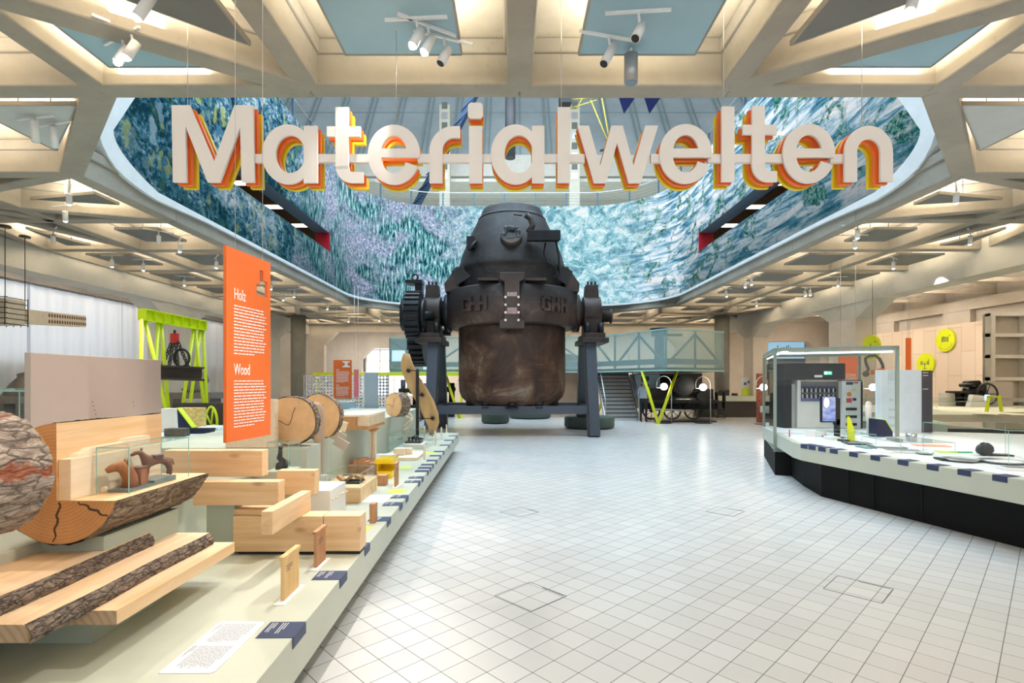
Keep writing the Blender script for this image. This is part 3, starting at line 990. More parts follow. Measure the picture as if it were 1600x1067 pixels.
# gallery storey behind the screen
GALC = concrete('gallery ceiling concrete', lin((120, 104, 88)))
mb = MB()
mb.box(-18, -7.2, 0, 28, 8.9, 9.1); mb.box(7.35, 19, 0, 28, 8.9, 9.1)
for k in range(10):
    mb.box(-16, -7.25, 3 + 2.4 * k, 3.3 + 2.4 * k, 8.35, 8.9); mb.box(7.4, 18, 3 + 2.4 * k, 3.3 + 2.4 * k, 8.35, 8.9)
sstruct(mb, 'ceiling_gallery', GALC, 'brown concrete beams of the upper gallery seen through the screen slot', 'ceiling')
GL = emit('gallery light strip', (1.0, 0.85, 0.62), 5)
for s_ in (-1, 1):
    for k in range(6):
        y = 8.4 - 5.25 + 2.4 * (k + 3); x = -9.2 if s_ < 0 else 9.3
        MB().box(x - .9, x + .9, y - .1, y + .1, 8.27, 8.35).build('strip_light', GL, None, 'bright linear lamp under the %s gallery ceiling, %s along the slot' % ('left' if s_ < 0 else 'right', ordn[k]), 'lamp', 'strip lamps in the upper gallery')
for s_, x in ((-1, -16.5), (1, 17)):
    mb = MB(); mb.box(x - .1, x + .1, 0, 28, 5.4, 9); sstruct(mb, 'wall_gallery_%s' % ('left' if s_ < 0 else 'right'), CONC_WALL, 'pale outer wall of the %s gallery' % ('left' if s_ < 0 else 'right'), 'wall')

# upper hall: rear facade and the ribbed vault rising behind it
VAULT = concrete('pale blue vault plaster', lin((196, 212, 216)), 0.2)
UW = flat('upper hall cream', lin((232, 230, 220)), 0.7)
mb = MB()
mb.box(-24, 24, 34.6, 34.9, 15.2, 16.6)                    # white fascia
mb.box(-24, 24, 36.6, 36.8, 9.0, 16.6)
mb.box(-24, 24, 33.2, 36.7, 14.3, 14.5)                   # balcony soffit
mb.box(-24, 24, 26.8, 36.8, 8.9, 9.1)
sstruct(mb, 'wall_upper_back', UW, 'cream gallery storey behind the railing under the vault', 'wall')
mb = MB()
a0 = Vector((0, 34.9, 15.0)); d = Vector((0, 1, 1.49)).normalized()
mb.add([(-32, 34.9, 16.6), (32, 34.9, 16.6), (32, 34.9 + 20 , 16.6 + 29.8), (-32, 34.9 + 20, 16.6 + 29.8)], [(0, 1, 2, 3)])
vt = sstruct(mb, 'ceiling_vault', VAULT, 'pale blue ribbed vault of the upper hall', 'vault', origin=(0, 34.9, 15))
mb = MB()
for k in range(-14, 15):
    x = 0.2 + 2.1 * k
    mb.bar((x, 34.85, 16.6), (x, 54.85, 46.4), .10, .14, (0, -1, .7))
    mb.bar((x + .35, 34.85, 16.6), (x + .35, 54.85, 46.4), .05, .07, (0, -1, .7))
for k in range(1, 5):
    mb.bar((-32, 34.9 + 3 * k, 16.6 + 4.47 * k), (32, 34.9 + 3 * k, 16.6 + 4.47 * k), .06, .06)
mb.build('vault_seams', flat('vault seam', lin((150, 172, 172)), .6), vt, world=True)
# perforated steel stanchions
PERF = flat('cream riveted steel', lin((205, 200, 182)), 0.5, 0.1)
PDK = flat('stanchion opening', lin((110, 112, 106)), 0.6)
for x, lab in ((-4.15, 'cream riveted steel stanchion in the upper hall, behind the letter r'), (3.85, 'cream riveted steel stanchion in the upper hall, behind the letters l and w')):
    s_ = thing('stanchion', (x, 32.6, 9.1), lab, 'stanchion', 'steel stanchions of the upper hall', kind='structure')
    MB().box(-.32, .32, -.3, .3, 0, 9.6).build('shaft', PERF, s_)
    for k in range(9):
        MB().box(-.17, .17, -.33, -.28, 5.6 + .62 * k - .6, 5.6 + .62 * k - .2).build('opening', PDK if k % 2 else CHROME, s_)
# back-wall details: strips of windows, exit sheet
for k, (x, w_) in enumerate(((-6.4, 1.9), (-1.9, 2.2), (1.6, 1.7), (6.2, 1.9))):
    MB().box(x - w_ / 2, x + w_ / 2, 36.52, 36.6, 10.1, 10.75).build('window_%d' % (k + 2), flat('dark bronze glazing', lin((120, 108, 86)), .3), None, 'dark strip window at the back of the upper gallery, %s from the left' % ordn[k], 'window', kind='structure')
MB().box(-2.35, -1.35, 30.0, 30.05, 9.11, 10.75).build('notice_board', WHITE, None, 'plain white upright board standing on the upper gallery', 'board')
# hanging duct, crane parts, blue girder in the upper hall
MB().tube((-.1, 29, 14.0), (-.1, 29, 19), .28, n=16).build('duct', flat('dark duct', lin((70, 72, 76)), .5), None, 'dark vertical pipe hanging from the vault of the upper hall', 'pipe')
g = thing('lattice_girder', (-4.5, 27.5, 9.4), 'slanting dark blue steel girder in the upper hall', 'girder')
BLUES = flat('dark blue steel', lin((30, 56, 84)), .5, .2)
MB().bar((-5.6 - .0, 28.0, 10.1), (-1.5, 27.0, 17.2), .32, .3).build('boom', BLUES, g, world=True)
mb = MB()
for k in range(9):
    a = Vector((-5.6, 28, 10.1)).lerp(Vector((-1.5, 27, 17.2)), k / 9); b_ = Vector((-5.6, 28, 10.1)).lerp(Vector((-1.5, 27, 17.2)), (k + .8) / 9)
    mb.bar(a + Vector((-.25, -.2, 0)), b_ + Vector((.2, -.2, .1)), .05, .05)
mb.build('lacing', BLUES, g, world=True)
g = thing('gantry_crane', (2.6, 26, 15), 'yellow and black crane trolley high in the upper hall', 'crane')
MB().box(2.35, 2.9, 25.6, 26.4, 15.3, 17).build('housing', BLACK, g, world=True)
mb = MB()
for a, b_ in (((2.9, 26, 15.6), (5.0, 26, 15.9)), ((2.9, 26, 15.2), (4.2, 26, 15.6)), ((4.4, 26, 16), (4.9, 26, 13.2)), ((3.9, 26, 15.6), (4.9, 26, 13.2)), ((3.2, 26, 15.2), (3.6, 26, 15.9))):
    mb.tube(a, b_, .035, n=6)
mb.build('yellow_frame', flat('crane yellow', lin((225, 205, 90)), .5), g, world=True)
mb = MB(); mb.prism([(4.35, 13.1), (5.25, 13.1), (5.3, 13.35), (4.9, 13.3), (4.6, 13.2)], 25.9, 26.1, 'y'); mb.build('hook_block', BLACK, g, world=True)
for k, (x0, lab) in enumerate(((6.7, 'dark blue triangular flag by the vault edge, the left one'), (8.3, 'dark blue triangular flag by the vault edge, the right one'))):
    mb = MB(); mb.prism([(x0, 19.6), (x0 + 1.1, 19.6), (x0 + .35, 18.5)], 33, 33.05, 'y'); mb.build('flag', flat('navy flag', lin((28, 44, 110)), .7), None, lab, 'flag', 'navy flags')
# roof over the upper hall with its glazed daylight ceiling
mb = MB(); mb.box(-24, 24, -4.2, 5.0, 9.0, 9.2); sstruct(mb, 'ceiling_upper_front', CONC, 'concrete floor of the storey above the entrance bays', 'ceiling')
mb = MB()
for k in range(7): mb.box(-9 + 3 * k - .08, -9 + 3 * k + .08, 5, 27, 17.6, 17.9)
for k in range(8): mb.box(-9, 9, 5 + 3 * k, 5.12 + 3 * k, 17.6, 17.9)
sstruct(mb, 'window_6', OFFW, 'white bars of the glass roof above the light well', 'roof')
mb = MB(); mb.box(-9, 9, 5, 27, 17.92, 17.94); sstruct(mb, 'window_7', emit('glass roof daylight', (.75, .89, 1), 1.6), 'luminous glass roof above the light well', 'roof glazing')

# ================================================================ WRITING HELPERS
def mframe(o, xd, yd):
    xd = Vector(xd).normalized(); yd = Vector(yd).normalized(); zd = xd.cross(yd)
    M = Matrix((xd, yd, zd)).transposed().to_4x4(); M.translation = Vector(o)
    return M


def text(name, s, size, M, mat, parent, ysc=1.0, xsc=1.0, thick=0.001, world=True, align='LEFT', bold=0.0):
    cu = bpy.data.curves.new(name, 'FONT'); cu.body = s; cu.size = size; cu.extrude = thick; cu.align_x = align; cu.offset = bold
    cu.resolution_u = 3
    tmp = bpy.data.objects.new('tmp', cu)
    me = bpy.data.meshes.new_from_object(tmp)
    bpy.data.objects.remove(tmp)
    M2 = M @ Matrix.Diagonal((xsc, ysc, 1, 1))
    off = Vector((0, 0, 0))
    if world and parent is not None:
        off = Vector(parent.location); q = parent.parent
        while q: off += q.location; q = q.parent
    for v_ in me.vertices: v_.co = M2 @ v_.co - off
    me.materials.clear(); me.materials.append(mat)
    o = bpy.data.objects.new(name, me); COL.objects.link(o)
    if parent is not None: o.parent = parent
    return o


def lines(mb, M, w_, n, lh, th, seed=1, last=0.6, short=()):
    """lines of running text too small to read: word-long strokes"""
    r = random.Random(seed)
    for k in range(n):
        x = 0; end = w_ * (last if k == n - 1 else (0.5 if k in short else r.uniform(.88, 1)))
        while x < end:
            L = min(r.uniform(.05, .16) * w_, end - x)
            y = -k * lh
            vs = [M @ Vector(q) for q in ((x, y, .0006), (x + L, y, .0006), (x + L, y + th, .0006), (x, y + th, .0006))]
            mb.add(vs, [(0, 1, 2, 3)], False)
            x += L + .018 * w_


# ================================================================ HANGING LETTERING  "Materialwelten"
YL = 4.8
def PL(p): return ((p[0] - 800) * YL / F, EYE + (HOR - p[1]) * YL / F)

def g_poly(pts): return [('p', pts)]
def ringp(cx, cy, rx, ry, ix, iy, a0, a1, n=28):
    return ('r', (cx, cy, rx, ry, ix, iy, a0, a1, n))

GL_ = []
def G(ch, parts): GL_.append((ch, parts))
def rect(x0, y0, x1, y1): return ('p', [(x0, y0), (x1, y0), (x1, y1), (x0, y1)])
def corner(cx, cy, R, r, a0, a1): return ringp(cx, cy, R, R, r, r, a0, a1, 12)

G('M', [('p', [(269, 165), (297, 165), (335, 254), (367, 165), (396, 165), (398, 285), (378, 285), (376, 200), (344, 285), (325, 285), (291, 198), (292, 285), (271, 285)])])
def ga(x0, xs0, xs1, top=195.0, bot=288.0):
    cx = (x0 + xs0 + 9) / 2 ; rx = cx - x0; cy = (top + bot) / 2
    hx0, hx1 = x0 + 21.5, xs0 + 2
    return [('ra', ((x0 + xs1 - 6) / 2, cy, (xs1 - 6 - x0) / 2, (bot - top) / 2, (hx0 + hx1) / 2, cy, (hx1 - hx0) / 2, 29.5)), rect(xs0, 197, xs1, 286)]
G('a', ga(410, 475, 496.5))
def gt(xs0, xs1, bx0, bx1, fx, top=168, base=286, by0=198, by1=214):
    return [rect(xs0, top, xs1, base - 26), rect(bx0, by0, bx1, by1),
            ringp(xs0 + 26, base - 26, 26, 26, 5, 9, 90, 180, 10), rect(xs0 + 25.9, base - 17, fx, base)]
G('t', gt(524.5, 545, 511, 563.5, 568))
def ge(x0, x1, top=195.5, bot=288.5):
    cx, cy = (x0 + x1) / 2, (top + bot) / 2 ; rx, ry = (x1 - x0) / 2, (bot - top) / 2
    ix, iy = rx - 20.5, ry - 17
    return [ringp(cx, cy, rx, ry, ix, iy, 24, 360, 44), ringp(cx, cy, rx, ry, ix, iy, 0, -7, 3) if False else rect(x0 + 18, 232.5, x1 - 1.0, 246.5), ('e0', (cx, cy, rx, ry, ix, iy))]
G('e', ge(575, 656.5))
G('r', [rect(671, 236, 691.5, 286), ringp(709, 236.5, 38, 39, 17.5, 20.5, 180, 270, 12), rect(708.8, 197.5, 719, 216)])
G('i', [rect(733, 197.5, 753.5, 286), ('p', [(735, 161), (751, 161), (754.5, 165), (754.5, 182), (751, 186), (735, 186), (731, 182), (731, 165)])])
G('a', ga(767, 831, 850.5))
G('l', [rect(871, 168, 890.5, 285.5)])
G('w', [('p', [(902, 197), (920, 197), (937.6, 260), (955, 197), (973, 197), (989.6, 259), (1008, 197), (1028, 197), (1001, 286), (982, 286), (964, 224), (947, 286), (928, 286)])])
G('e', ge(1030, 1112, 194.5, 287))
G('l', [rect(1127, 167, 1147, 284)])
G('t', gt(1174.5, 1194.5, 1160, 1213, 1214, 166.5, 284.5, 195.5, 211))
G('e', ge(1222.5, 1304, 194, 286.5))
G('n', [rect(1319, 238, 1338.5, 284), rect(1375, 238, 1394.5, 284), ringp(1356.75, 238.5, 37.8, 41.5, 18.2, 21, 180, 360, 24)])


def glyph(parts, y0, y1, mat, name, parent, origin):
    mb = MB()
    y00, y10 = y0, y1
    def add2d(pts):
        # small alternating depth steps keep overlapping strokes clean
        mb.prism(pts, y0, y1, 'y')
    for ki, (kind, d) in enumerate(parts):
        y0, y1 = y00 + .0012 * ki, y10 - .0009 * ki
        if kind == 'p': mb.prism([PL(p) for p in d], y0, y1, 'y')
        elif kind == 'zz': add2d([PL(p) for p in d])
        elif kind == 'r':
            cx, cy, rx, ry, ix, iy, a0, a1, n = d
            vs = []; 
            for k in range(n + 1):
                a = math.radians(a0 + (a1 - a0) * k / n)
                o = PL((cx + rx * math.cos(a), cy + ry * math.sin(a))); i_ = PL((cx + ix * math.cos(a), cy + iy * math.sin(a)))
                vs += [(o[0], y0, o[1]), (i_[0], y0, i_[1]), (o[0], y1, o[1]), (i_[0], y1, i_[1])]
            fs = []
            for k in range(n):
                b0, b1 = 4 * k, 4 * k + 4
                fs += [(b0, b0 + 1, b1 + 1, b1), (b0 + 2, b1 + 2, b1 + 3, b0 + 3), (b0, b1, b1 + 2, b0 + 2), (b0 + 1, b0 + 3, b1 + 3, b1 + 1)]
            fs += [(0, 2, 3, 1), (4 * n, 4 * n + 1, 4 * n + 3, 4 * n + 2)]
            mb.add(vs, fs, False)
        elif kind == 'ra':
            cx, cy, rx, ry, hx, hy, ix, iy = d; n = 40; vs = []
            for k in range(n):
                a = 2 * PI * k / n
                o = PL((cx + rx * math.cos(a), cy + ry * math.sin(a))); i_ = PL((hx + ix * math.cos(a), hy + iy * math.sin(a)))
                vs += [(o[0], y0, o[1]), (i_[0], y0, i_[1]), (o[0], y1, o[1]), (i_[0], y1, i_[1])]
            fs = []
            for k in range(n):
                b0, b1 = 4 * k, 4 * ((k + 1) % n)
                fs += [(b0, b0 + 1, b1 + 1, b1), (b0 + 2, b1 + 2, b1 + 3, b0 + 3), (b0, b1, b1 + 2, b0 + 2), (b0 + 1, b0 + 3, b1 + 3, b1 + 1)]
            mb.add(vs, fs, False)
    return mb

LW = flat('letter white', (0.80, 0.775, 0.76), 0.55, var=0.01)
LO = flat('letter orange', lin((245, 112, 30)), 0.5, var=0.01)
LY = flat('letter yellow', lin((232, 205, 10)), 0.5, var=0.01)
sign = thing('hanging_lettering', (0, YL, 2.6), 'giant three-layer white, orange and yellow letters reading Materialwelten hung on wires', 'sign')
for ch, parts in GL_:
    parts2 = [p for p in parts if p[0] != 'e0']
    mb = glyph(parts2, 4.79, 4.815, LW, 'letter', sign, None)
    L = mb.build('letter', LW, sign, world=True)
    def shifted(y0, y1, mat, nm):
        q = glyph(parts2, y0, y1, mat, nm, sign, None)
        q.build(nm, mat, L, world=True)
    shifted(4.865, 4.905, LO, 'orange_layer')
    shifted(4.955, 4.995, LY, 'yellow_layer')
    # spacers between the layers
    xs = [v_.x for v_ in mb.v]; zs_ = [v_.z for v_ in mb.v]
for a, b_ in ((396, 414), (494, 528), (543, 579), (652, 675), (689, 735), (751, 771), (848, 873), (888, 914), (1018, 1034), (1108, 1130), (1144, 1178), (1192, 1227), (1300, 1322)):
    MB().box((a - 800) * YL / F, (b_ - 800) * YL / F, 4.822, 4.862, EYE + (HOR - 252) * YL / F, EYE + (HOR - 239) * YL / F).build('rail', LW, sign, world=True)
for px in (293, 619, 877, 1131, 1347):
    x = (px - 800) * YL / F
    ztop = ZS if abs(x - .08) > .2 else ZS
    MB().tube((x, 4.803, EYE + (HOR - {293: 165, 619: 196, 877: 168, 1131: 167, 1347: 198}[px]) * YL / F - .01), (x, 4.803, ZS), .0035, n=6).build('suspension_wire', CHROME, sign, world=True)

# ================================================================ UPRIGHT ORANGE SIGN  Holz / Wood
def info_sign(name_lab, p0, p1, z0, z1, heads, seed, cut=None, wires=True, th=0.022):
    """board standing between plan points p0 (left edge seen from the front) and p1"""
    p0, p1 = Vector((*p0, 0)), Vector((*p1, 0)); d = (p1 - p0); W_ = d.length; d.normalize()
    H = z1 - z0
    s_ = thing('information_sign', ((p0.x + p1.x) / 2, (p0.y + p1.y) / 2, z0), name_lab, 'sign', 'orange information signs')
    M = mframe((p0.x, p0.y, z0), d, (0, 0, 1))
    mb = MB()
    if cut:
        # board around a stepped cut-out near its upper far corner
        cx0, cx1, cy0, cy1 = cut
        xs = [0, cx0, cx0 + (cx1 - cx0) * .3, cx0 + (cx1 - cx0) * .62, cx1, W_]
        prof = [(cy0 + (cy1 - cy0) * .42, cy0), (cy1, cy0), (cy0 + (cy1 - cy0) * .55, cy0)]
        segs = [(xs[0], xs[1], None), (xs[1], xs[2], (cy0, cy0 + (cy1 - cy0) * .42)), (xs[2], xs[3], (cy0, cy1)), (xs[3], xs[4], (cy0, cy0 + (cy1 - cy0) * .62)), (xs[4], xs[5], None)]
        for a, b_, c_ in segs:
            for (q0, q1) in ([(0, H)] if c_ is None else [(0, c_[0]), (c_[1], H)]):
                mb.box(a, b_, q0, q1, -th, 0)
    else: mb.box(0, W_, 0, H, -th, 0)
    mb.xf(M)
    mb.build('board', ORANGE, s_, world=True)
    for txt, yy, size, nl, lh in heads:
        text('heading', txt, size, mframe(M @ Vector((W_ * .15, yy, 0.0015)), d, (0, 0, 1)), TXT, s_, xsc=.62)
        lm = MB(); lines(lm, M @ Matrix.Translation((W_ * .15, yy - size * .42, .001)), W_ * .74, nl, lh, lh * .36, seed)
        lm.build('body_text', TXT, s_, world=True, fix=False)
    if wires:
        for f in (.18, .8):
            q = p0 + d * (W_ * f)
            MB().tube((q.x, q.y, z1 - .01), (q.x, q.y, ZS), .002, n=5).build('wire', CHROME, s_, world=True)
    return s_, M

info_sign('tall orange information board headed Holz and Wood, hung over the timber exhibits', (-1.96, 3.6), (-1.905, 4.14), 1.275, 2.63,
          [('Holz', 1.0, .115, 16, .0225), ('Wood', .468, .115, 16, .0215)], 3, cut=(.355, .50, 1.075, 1.27))

# ================================================================ LEFT PLINTH
def EX(y): return -1.06 - .021 * (y - 2.17)
pl = thing('display_plinth', (-2.4, 6.8, 0), 'long low sage green plinth carrying the timber exhibits', 'plinth')
mb = MB(); mb.prism([(EX(1.0), 1.0), (EX(12.65), 12.65), (-3.9, 12.65), (-3.9, 1.0)], .22, .45); mb.build('top', SAGE, pl, world=True, bevel=.004)
mb = MB(); mb.prism([(EX(1.0) - .28, 1.0), (EX(12.65) - .28, 12.4), (-3.8, 12.4), (-3.8, 1.0)], 0, .22); mb.build('recessed_base', BLACK, pl, world=True)
ZP = .45
def riser(lab, x0, x1, y0, y1, z1, z0=ZP, mat=None):
    mb = MB(); mb.box(x0, x1, y0, y1, z0, z1)
    return mb.build('display_riser', mat or SAGE, None, lab, 'riser', 'sage risers on the plinth', bevel=.004)
riser('sage riser block under the big bark-covered log', -3.8, -2.5, 1.05, 2.42, 1.01)
riser('low sage riser block behind the three sawn boards', -3.8, -2.42, 2.425, 3.35, .88)
riser('sage riser block behind the crossed timber beams', -3.8, -2.5, 3.36, 5.05, .80)
riser('sage riser block under the nearer log disc', -3.8, -1.99, 5.08, 5.46, 1.05)
riser('sage riser block under the second log disc', -3.8, -2.2, 5.465, 6.355, 1.05)
riser('long sage riser wall carrying the finned box beam and the small log', -3.8, -2.2, 6.36, 12.5, 1.05)

# navy label cards folded over the plinth edge
plab = ['nearest the long white text sheet', 'near the reddish upright sample', 'just past the end of the big squared beam', 'beside the first green sticker',
        'nearer of two by the cased timber block', 'farther of two by the cased timber block', 'beside the small wooden cube', 'nearest of three by the yellow box', 'middle of three by the yellow box', 'farthest of three by the yellow box',
        'beside the pale tray, nearest', 'beside the pale tray, farthest', 'beside the larger glass case, nearest', 'beside the larger glass case, farthest', 'beside the black stand', 'at the foot of the curved veneer', 'at the far end of the plinth']
for k, py in enumerate([984, 899, 853, 811, 787.5, 776, 752.5, 746, 736, 731, 726, 719.5, 712, 705.5, 695.5, 688, 681]):
    y = F * (EYE - ZP) / (py - HOR)
    ex = EX(y); hl = .078 if k else .085
    t_ = thing('label_card', (ex, y, ZP), 'navy label card on the plinth edge, %s' % plab[k], 'label', 'navy label cards on the left plinth')
    t_.rotation_euler = (0, 0, math.atan2(.021, 1))
    mb = MB(); mb.prism([(-.175 if k != 0 else -.18, 0.0005), (0.0025, 0.0005), (0.0025, -.055), (.0045, -.055), (.0045, .003), (-.175, .003)], -hl, hl, 'y')
    mb.build('card', NAVY, t_)
    if k < 8:
        lm = MB(); M = mframe((-.165, -hl + .012, .0034), (0, 1, 0), (-1, 0, 0))
        M = mframe((-.16, hl - .015, .0034), (0, -1, 0), (1, 0, 0)); M = Matrix.Translation((0, 0, 0)) @ M
        lines(lm, M @ Matrix.Rotation(0, 4, 'Z'), .1, 3, -.012, .004, k); lines(lm, M @ Matrix.Translation((0, .055, 0)), .12, 3, -.012, .004, k + 40)
        lm.build('small_print', TXT, t_, fix=False)

# white text sheet
t_ = thing('text_sheet', (-1.395, 2.48, ZP), 'white text sheet lying on the near end of the plinth', 'text sheet')
mb = MB(); pts = [(-.115, -.24), (.105, -.24), (.12, -.225), (.12, .225), (.105, .24), (-.115, .24)]; mb.prism(pts, .0004, .003); mb.build('sheet', WHITE, t_)
for off in (0, .225):
    lm = MB()
    M = mframe((-.1, -.012 + off, .0034), (0, -1, 0), (1, 0, 0))
    lines(lm, M, .1, 2, -.011, .004, 5 + int(off * 10)); lines(lm, M @ Matrix.Translation((0, .03, 0)), .195, 14, -.0115, .0034, 9 + int(off * 10))
    lm.build('printed_text', TXTD, t_, fix=False)
mb = MB(); p = PZ(588, 779, ZP); mb.box(p.x - .12, p.x + .14, p.y - .18, p.y + .18, ZP + .0005, ZP + .003); mb.build('text_sheet', WHITE, None, 'white text sheet lying beside the block with the low glass case', 'text sheet')
GST = flat('light green sticker', lin((205, 228, 70)), .6)
for (px, py, sx, sy, lab) in ((568, 826, .05, .07, 'light green square sticker beside the end of the big squared beam'), (620, 767, .09, .1, 'light green square sticker beside the tall sample board'), (634, 730.5, .08, .1, 'light green square sticker beside the pale tray'), (672, 707.5, .09, .12, 'light green square sticker near the glass case with the metal model')):
    p = PZ(px, py, ZP); MB().box(p.x - sx, p.x + sx, p.y - sy, p.y + sy, ZP + .0005, ZP + .002).build('floor_sticker', GST, None, lab, 'sticker', 'green stickers on the plinth')

# ---------------- sawn boards
def board(x0, x1, y0, y1, z0, z1, barked, lab, seed):
    r = random.Random(seed)
    t_ = thing('sawn_board', ((x0 + x1) / 2, (y0 + y1) / 2, z0), lab, 'board', 'sawn boards cantilevered from the riser')
    n = 44; W_ = MB(); 
    vs = []; fs = []
    for k in range(n + 1):
        y = y0 + (y1 - y0) * k / n
        w1 = .005 * math.sin(k * .23 + seed) if barked else 0
        vs += [(x0, y, z0), (x1 + w1 + (.02 if barked else 0), y, z0), (x1 + w1, y, z1), (x0, y, z1)]
    for k in range(n):
        a, b_ = 4 * k, 4 * k + 4
        for q in range(4): fs.append((a + q, a + (q + 1) % 4, b_ + (q + 1) % 4, b_ + q))
    W_.add(vs, fs, False); W_.build('plank', PLANK, t_, world=True)
    for q4, dy in ((vs[:4], -.0008), (vs[-4:], .0008)):
        E = MB(); E.add([Vector(q) + Vector((0, dy, 0)) for q in q4], [(0, 1, 2, 3)])
        E.build('end_grain', ENDP, t_, world=True, origin=((x0 + x1) / 2 - .1, q4[0][1], z0 - .22))
    if barked:
        Bk = MB(); vs = []; fs = []; m_ = 7; nn = n * 3
        for k in range(nn + 1):
            y = y0 + (y1 - y0) * k / nn; kk = k / 3
            w1 = .005 * math.sin(kk * .23 + seed)
            for q in range(m_ + 1):
                u = q / m_
                z = z1 + (z0 - z1) * u
                bul = .016 * math.sin(PI * u) + (r.random() - .5) * .008 * (1 if 0 < q < m_ else .3) + .004
                vs.append((x1 + w1 + .02 * u + bul, y, z - (.006 if q == m_ else 0)))
        for k in range(nn):
            for q in range(m_): fs.append((k * (m_ + 1) + q, (k + 1) * (m_ + 1) + q, (k + 1) * (m_ + 1) + q + 1, k * (m_ + 1) + q + 1))
        a = len(vs)
        Bk.add(vs, fs, True); Bk.build('bark_edge', BARK2, t_, world=True)
    return t_
board(-2.48, -1.755, 2.33, 3.32, .617, .68, False, 'squared sawn board without bark, lowest of the three', 2)
board(-2.48, -1.895, 2.04, 3.28, .682, .752, True, 'sawn board with a bark edge, middle of the three', 5)
board(-2.62, -2.085, 1.45, 3.02, .754, .825, True, 'short sawn board with a bark edge, topmost of the three', 8)
# small bracket so the boards are carried
MB().box(-2.46, -2.0, 2.5, 3.0, ZP, .617).build('display_riser', SAGE_D, None, 'low sage support block under the three sawn boards', 'riser', 'sage risers on the plinth')

# ---------------- the big log
def logside(mb, c, r, y0, y1, a0, a1, n, m_, amp, seed, taper=0.0):
    rr = random.Random(seed); vs = []; fs = []
    ph = [rr.random() * 6 for _ in range(8)]
    for k in range(m_ + 1):
        y = y0 + (y1 - y0) * k / m_
        for q in range(n + 1):
            a = a0 + (a1 - a0) * q / n
            R = r * (1 - taper * k / m_) + amp * (math.sin(5 * a + ph[0]) * .6 + math.sin(11 * a + ph[1] + y * 3) * .5 + math.sin(23 * a + ph[2] + y * 9) * .35 + math.sin(3 * a + y * 14 + ph[3]) * .4) + amp * (rr.random() - .5) * .9
            vs.append((c[0] + R * math.cos(a), y, c[1] + R * math.sin(a)))
    for k in range(m_):
        for q in range(n): fs.append((k * (n + 1) + q, k * (n + 1) + q + 1, (k + 1) * (n + 1) + q + 1, (k + 1) * (n + 1) + q))
    mb.add(vs, fs, True); return vs
lg = thing('log', (-2.27, 1.75, 1.03), 'large pine log with thick reddish bark lying at the near end', 'log')
mb = MB(); vs = logside(mb, (-2.27, 1.30), .262, 1.15, 2.30, 0, 2 * PI, 120, 60, .007, 3)
mb.build('bark', BARK, lg, world=True, origin=(-2.27, 1.75, 1.30))
for yy in (1.152, 2.298): mb = MB(); mb.lathe([(0.0001, 0), (.262, 0)], (-2.27, yy, 1.30), 48, 'y', False); mb.build('cut_face', ENDL, lg, world=True, origin=(-2.27, yy, 1.30))
# ---------------- stepped half log behind it
hl = thing('carved_log', (-2.25, 3.0, .9), 'stepped section of log with bark on its underside, bearing a glass case', 'log')
C0 = (-2.25, 1.19); R0 = .3; yA, yB = 2.6, 3.38; zf = 1.106; xf = -2.257
aR = math.asin((zf - C0[1]) / R0)
aT = math.acos((xf - C0[0]) / R0)
nA = 60
arc = [(C0[0] + R0 * math.cos(aR - (2 * PI - (aT - aR) ) * k / nA), C0[1] + R0 * math.sin(aR - (2 * PI - (aT - aR)) * k / nA)) for k in range(nA + 1)]
out2 = arc + [(xf, zf)]
n = len(out2)
for yy in (yA, yB): mb = MB(); mb.add([(x, yy, z) for x, z in out2], [tuple(range(n))]); mb.build('cut_face', ENDD, hl, world=True, origin=(C0[0], yy, C0[1]))
mb = MB(); mb.add([(xf, yA, zf), (arc[0][0], yA, zf), (arc[0][0], yB, zf), (xf, yB, zf)], [(0, 1, 2, 3)]); mb.add([(xf, yA, zf), (xf, yB, zf), (xf, yB, arc[-1][1]), (xf, yA, arc[-1][1])], [(0, 1, 2, 3)])
mb.build('sawn_faces', PINEY, hl, world=True)
mb = MB(); logside(mb, C0, R0 + .004, yA, yB, aR - (2 * PI - (aT - aR)), aR, 120, 40, .005, 7); mb.build('bark', BARKX, hl, world=True, origin=(C0[0], yA, C0[1]))
CRK = flat('dark crack', (.07, .042, .028), .9)
for a, b_ in (((-.02, .905), (.01, 1.10)), ((.10, 1.10), (.24, 1.03))):
    n = 9; mb = MB(); 
    for k in range(n):
        f0, f1 = k / n, (k + 1) / n; wob = lambda f: .008 * math.sin(f * 17 + a[0] * 30)
        mb.bar((C0[0] + a[0] + (b_[0] - a[0]) * f0 + wob(f0), yA - .001, a[1] + (b_[1] - a[1]) * f0 + wob(f0) * .5), (C0[0] + a[0] + (b_[0] - a[0]) * f1 + wob(f1), yA - .001, a[1] + (b_[1] - a[1]) * f1 + wob(f1) * .5), .004 + .007 * math.sin(PI * (f0 + .1) * .8), .002, (0, 1, 0))
    mb.build('crack', CRK, hl, world=True)
# support posts for both logs
MB().box(-2.44, -2.1, 2.7, 3.3, .45, .9).build('display_riser', SAGE_D, None, 'sage support under the stepped log', 'riser', 'sage risers on the plinth')

# milled pale block on the half log
mk = thing('milled_block', (-2.23, 2.95, zf), 'pale planed block with a stepped moulding on top of the stepped log', 'wood block')
MB().box(-2.275 + .019, -2.195, 2.61, 3.28, zf, 1.31).build('block', BIRCH, mk, world=True, bevel=.002)
mb = MB(); mb.prism([(2.66, 1.31), (3.2, 1.31), (3.2, 1.37), (3.02, 1.372), (3.0, 1.352), (2.76, 1.348), (2.72, 1.33), (2.68, 1.327)], -2.255, -2.21, 'x'); mb.build('moulding', BIRCH, mk, world=True)

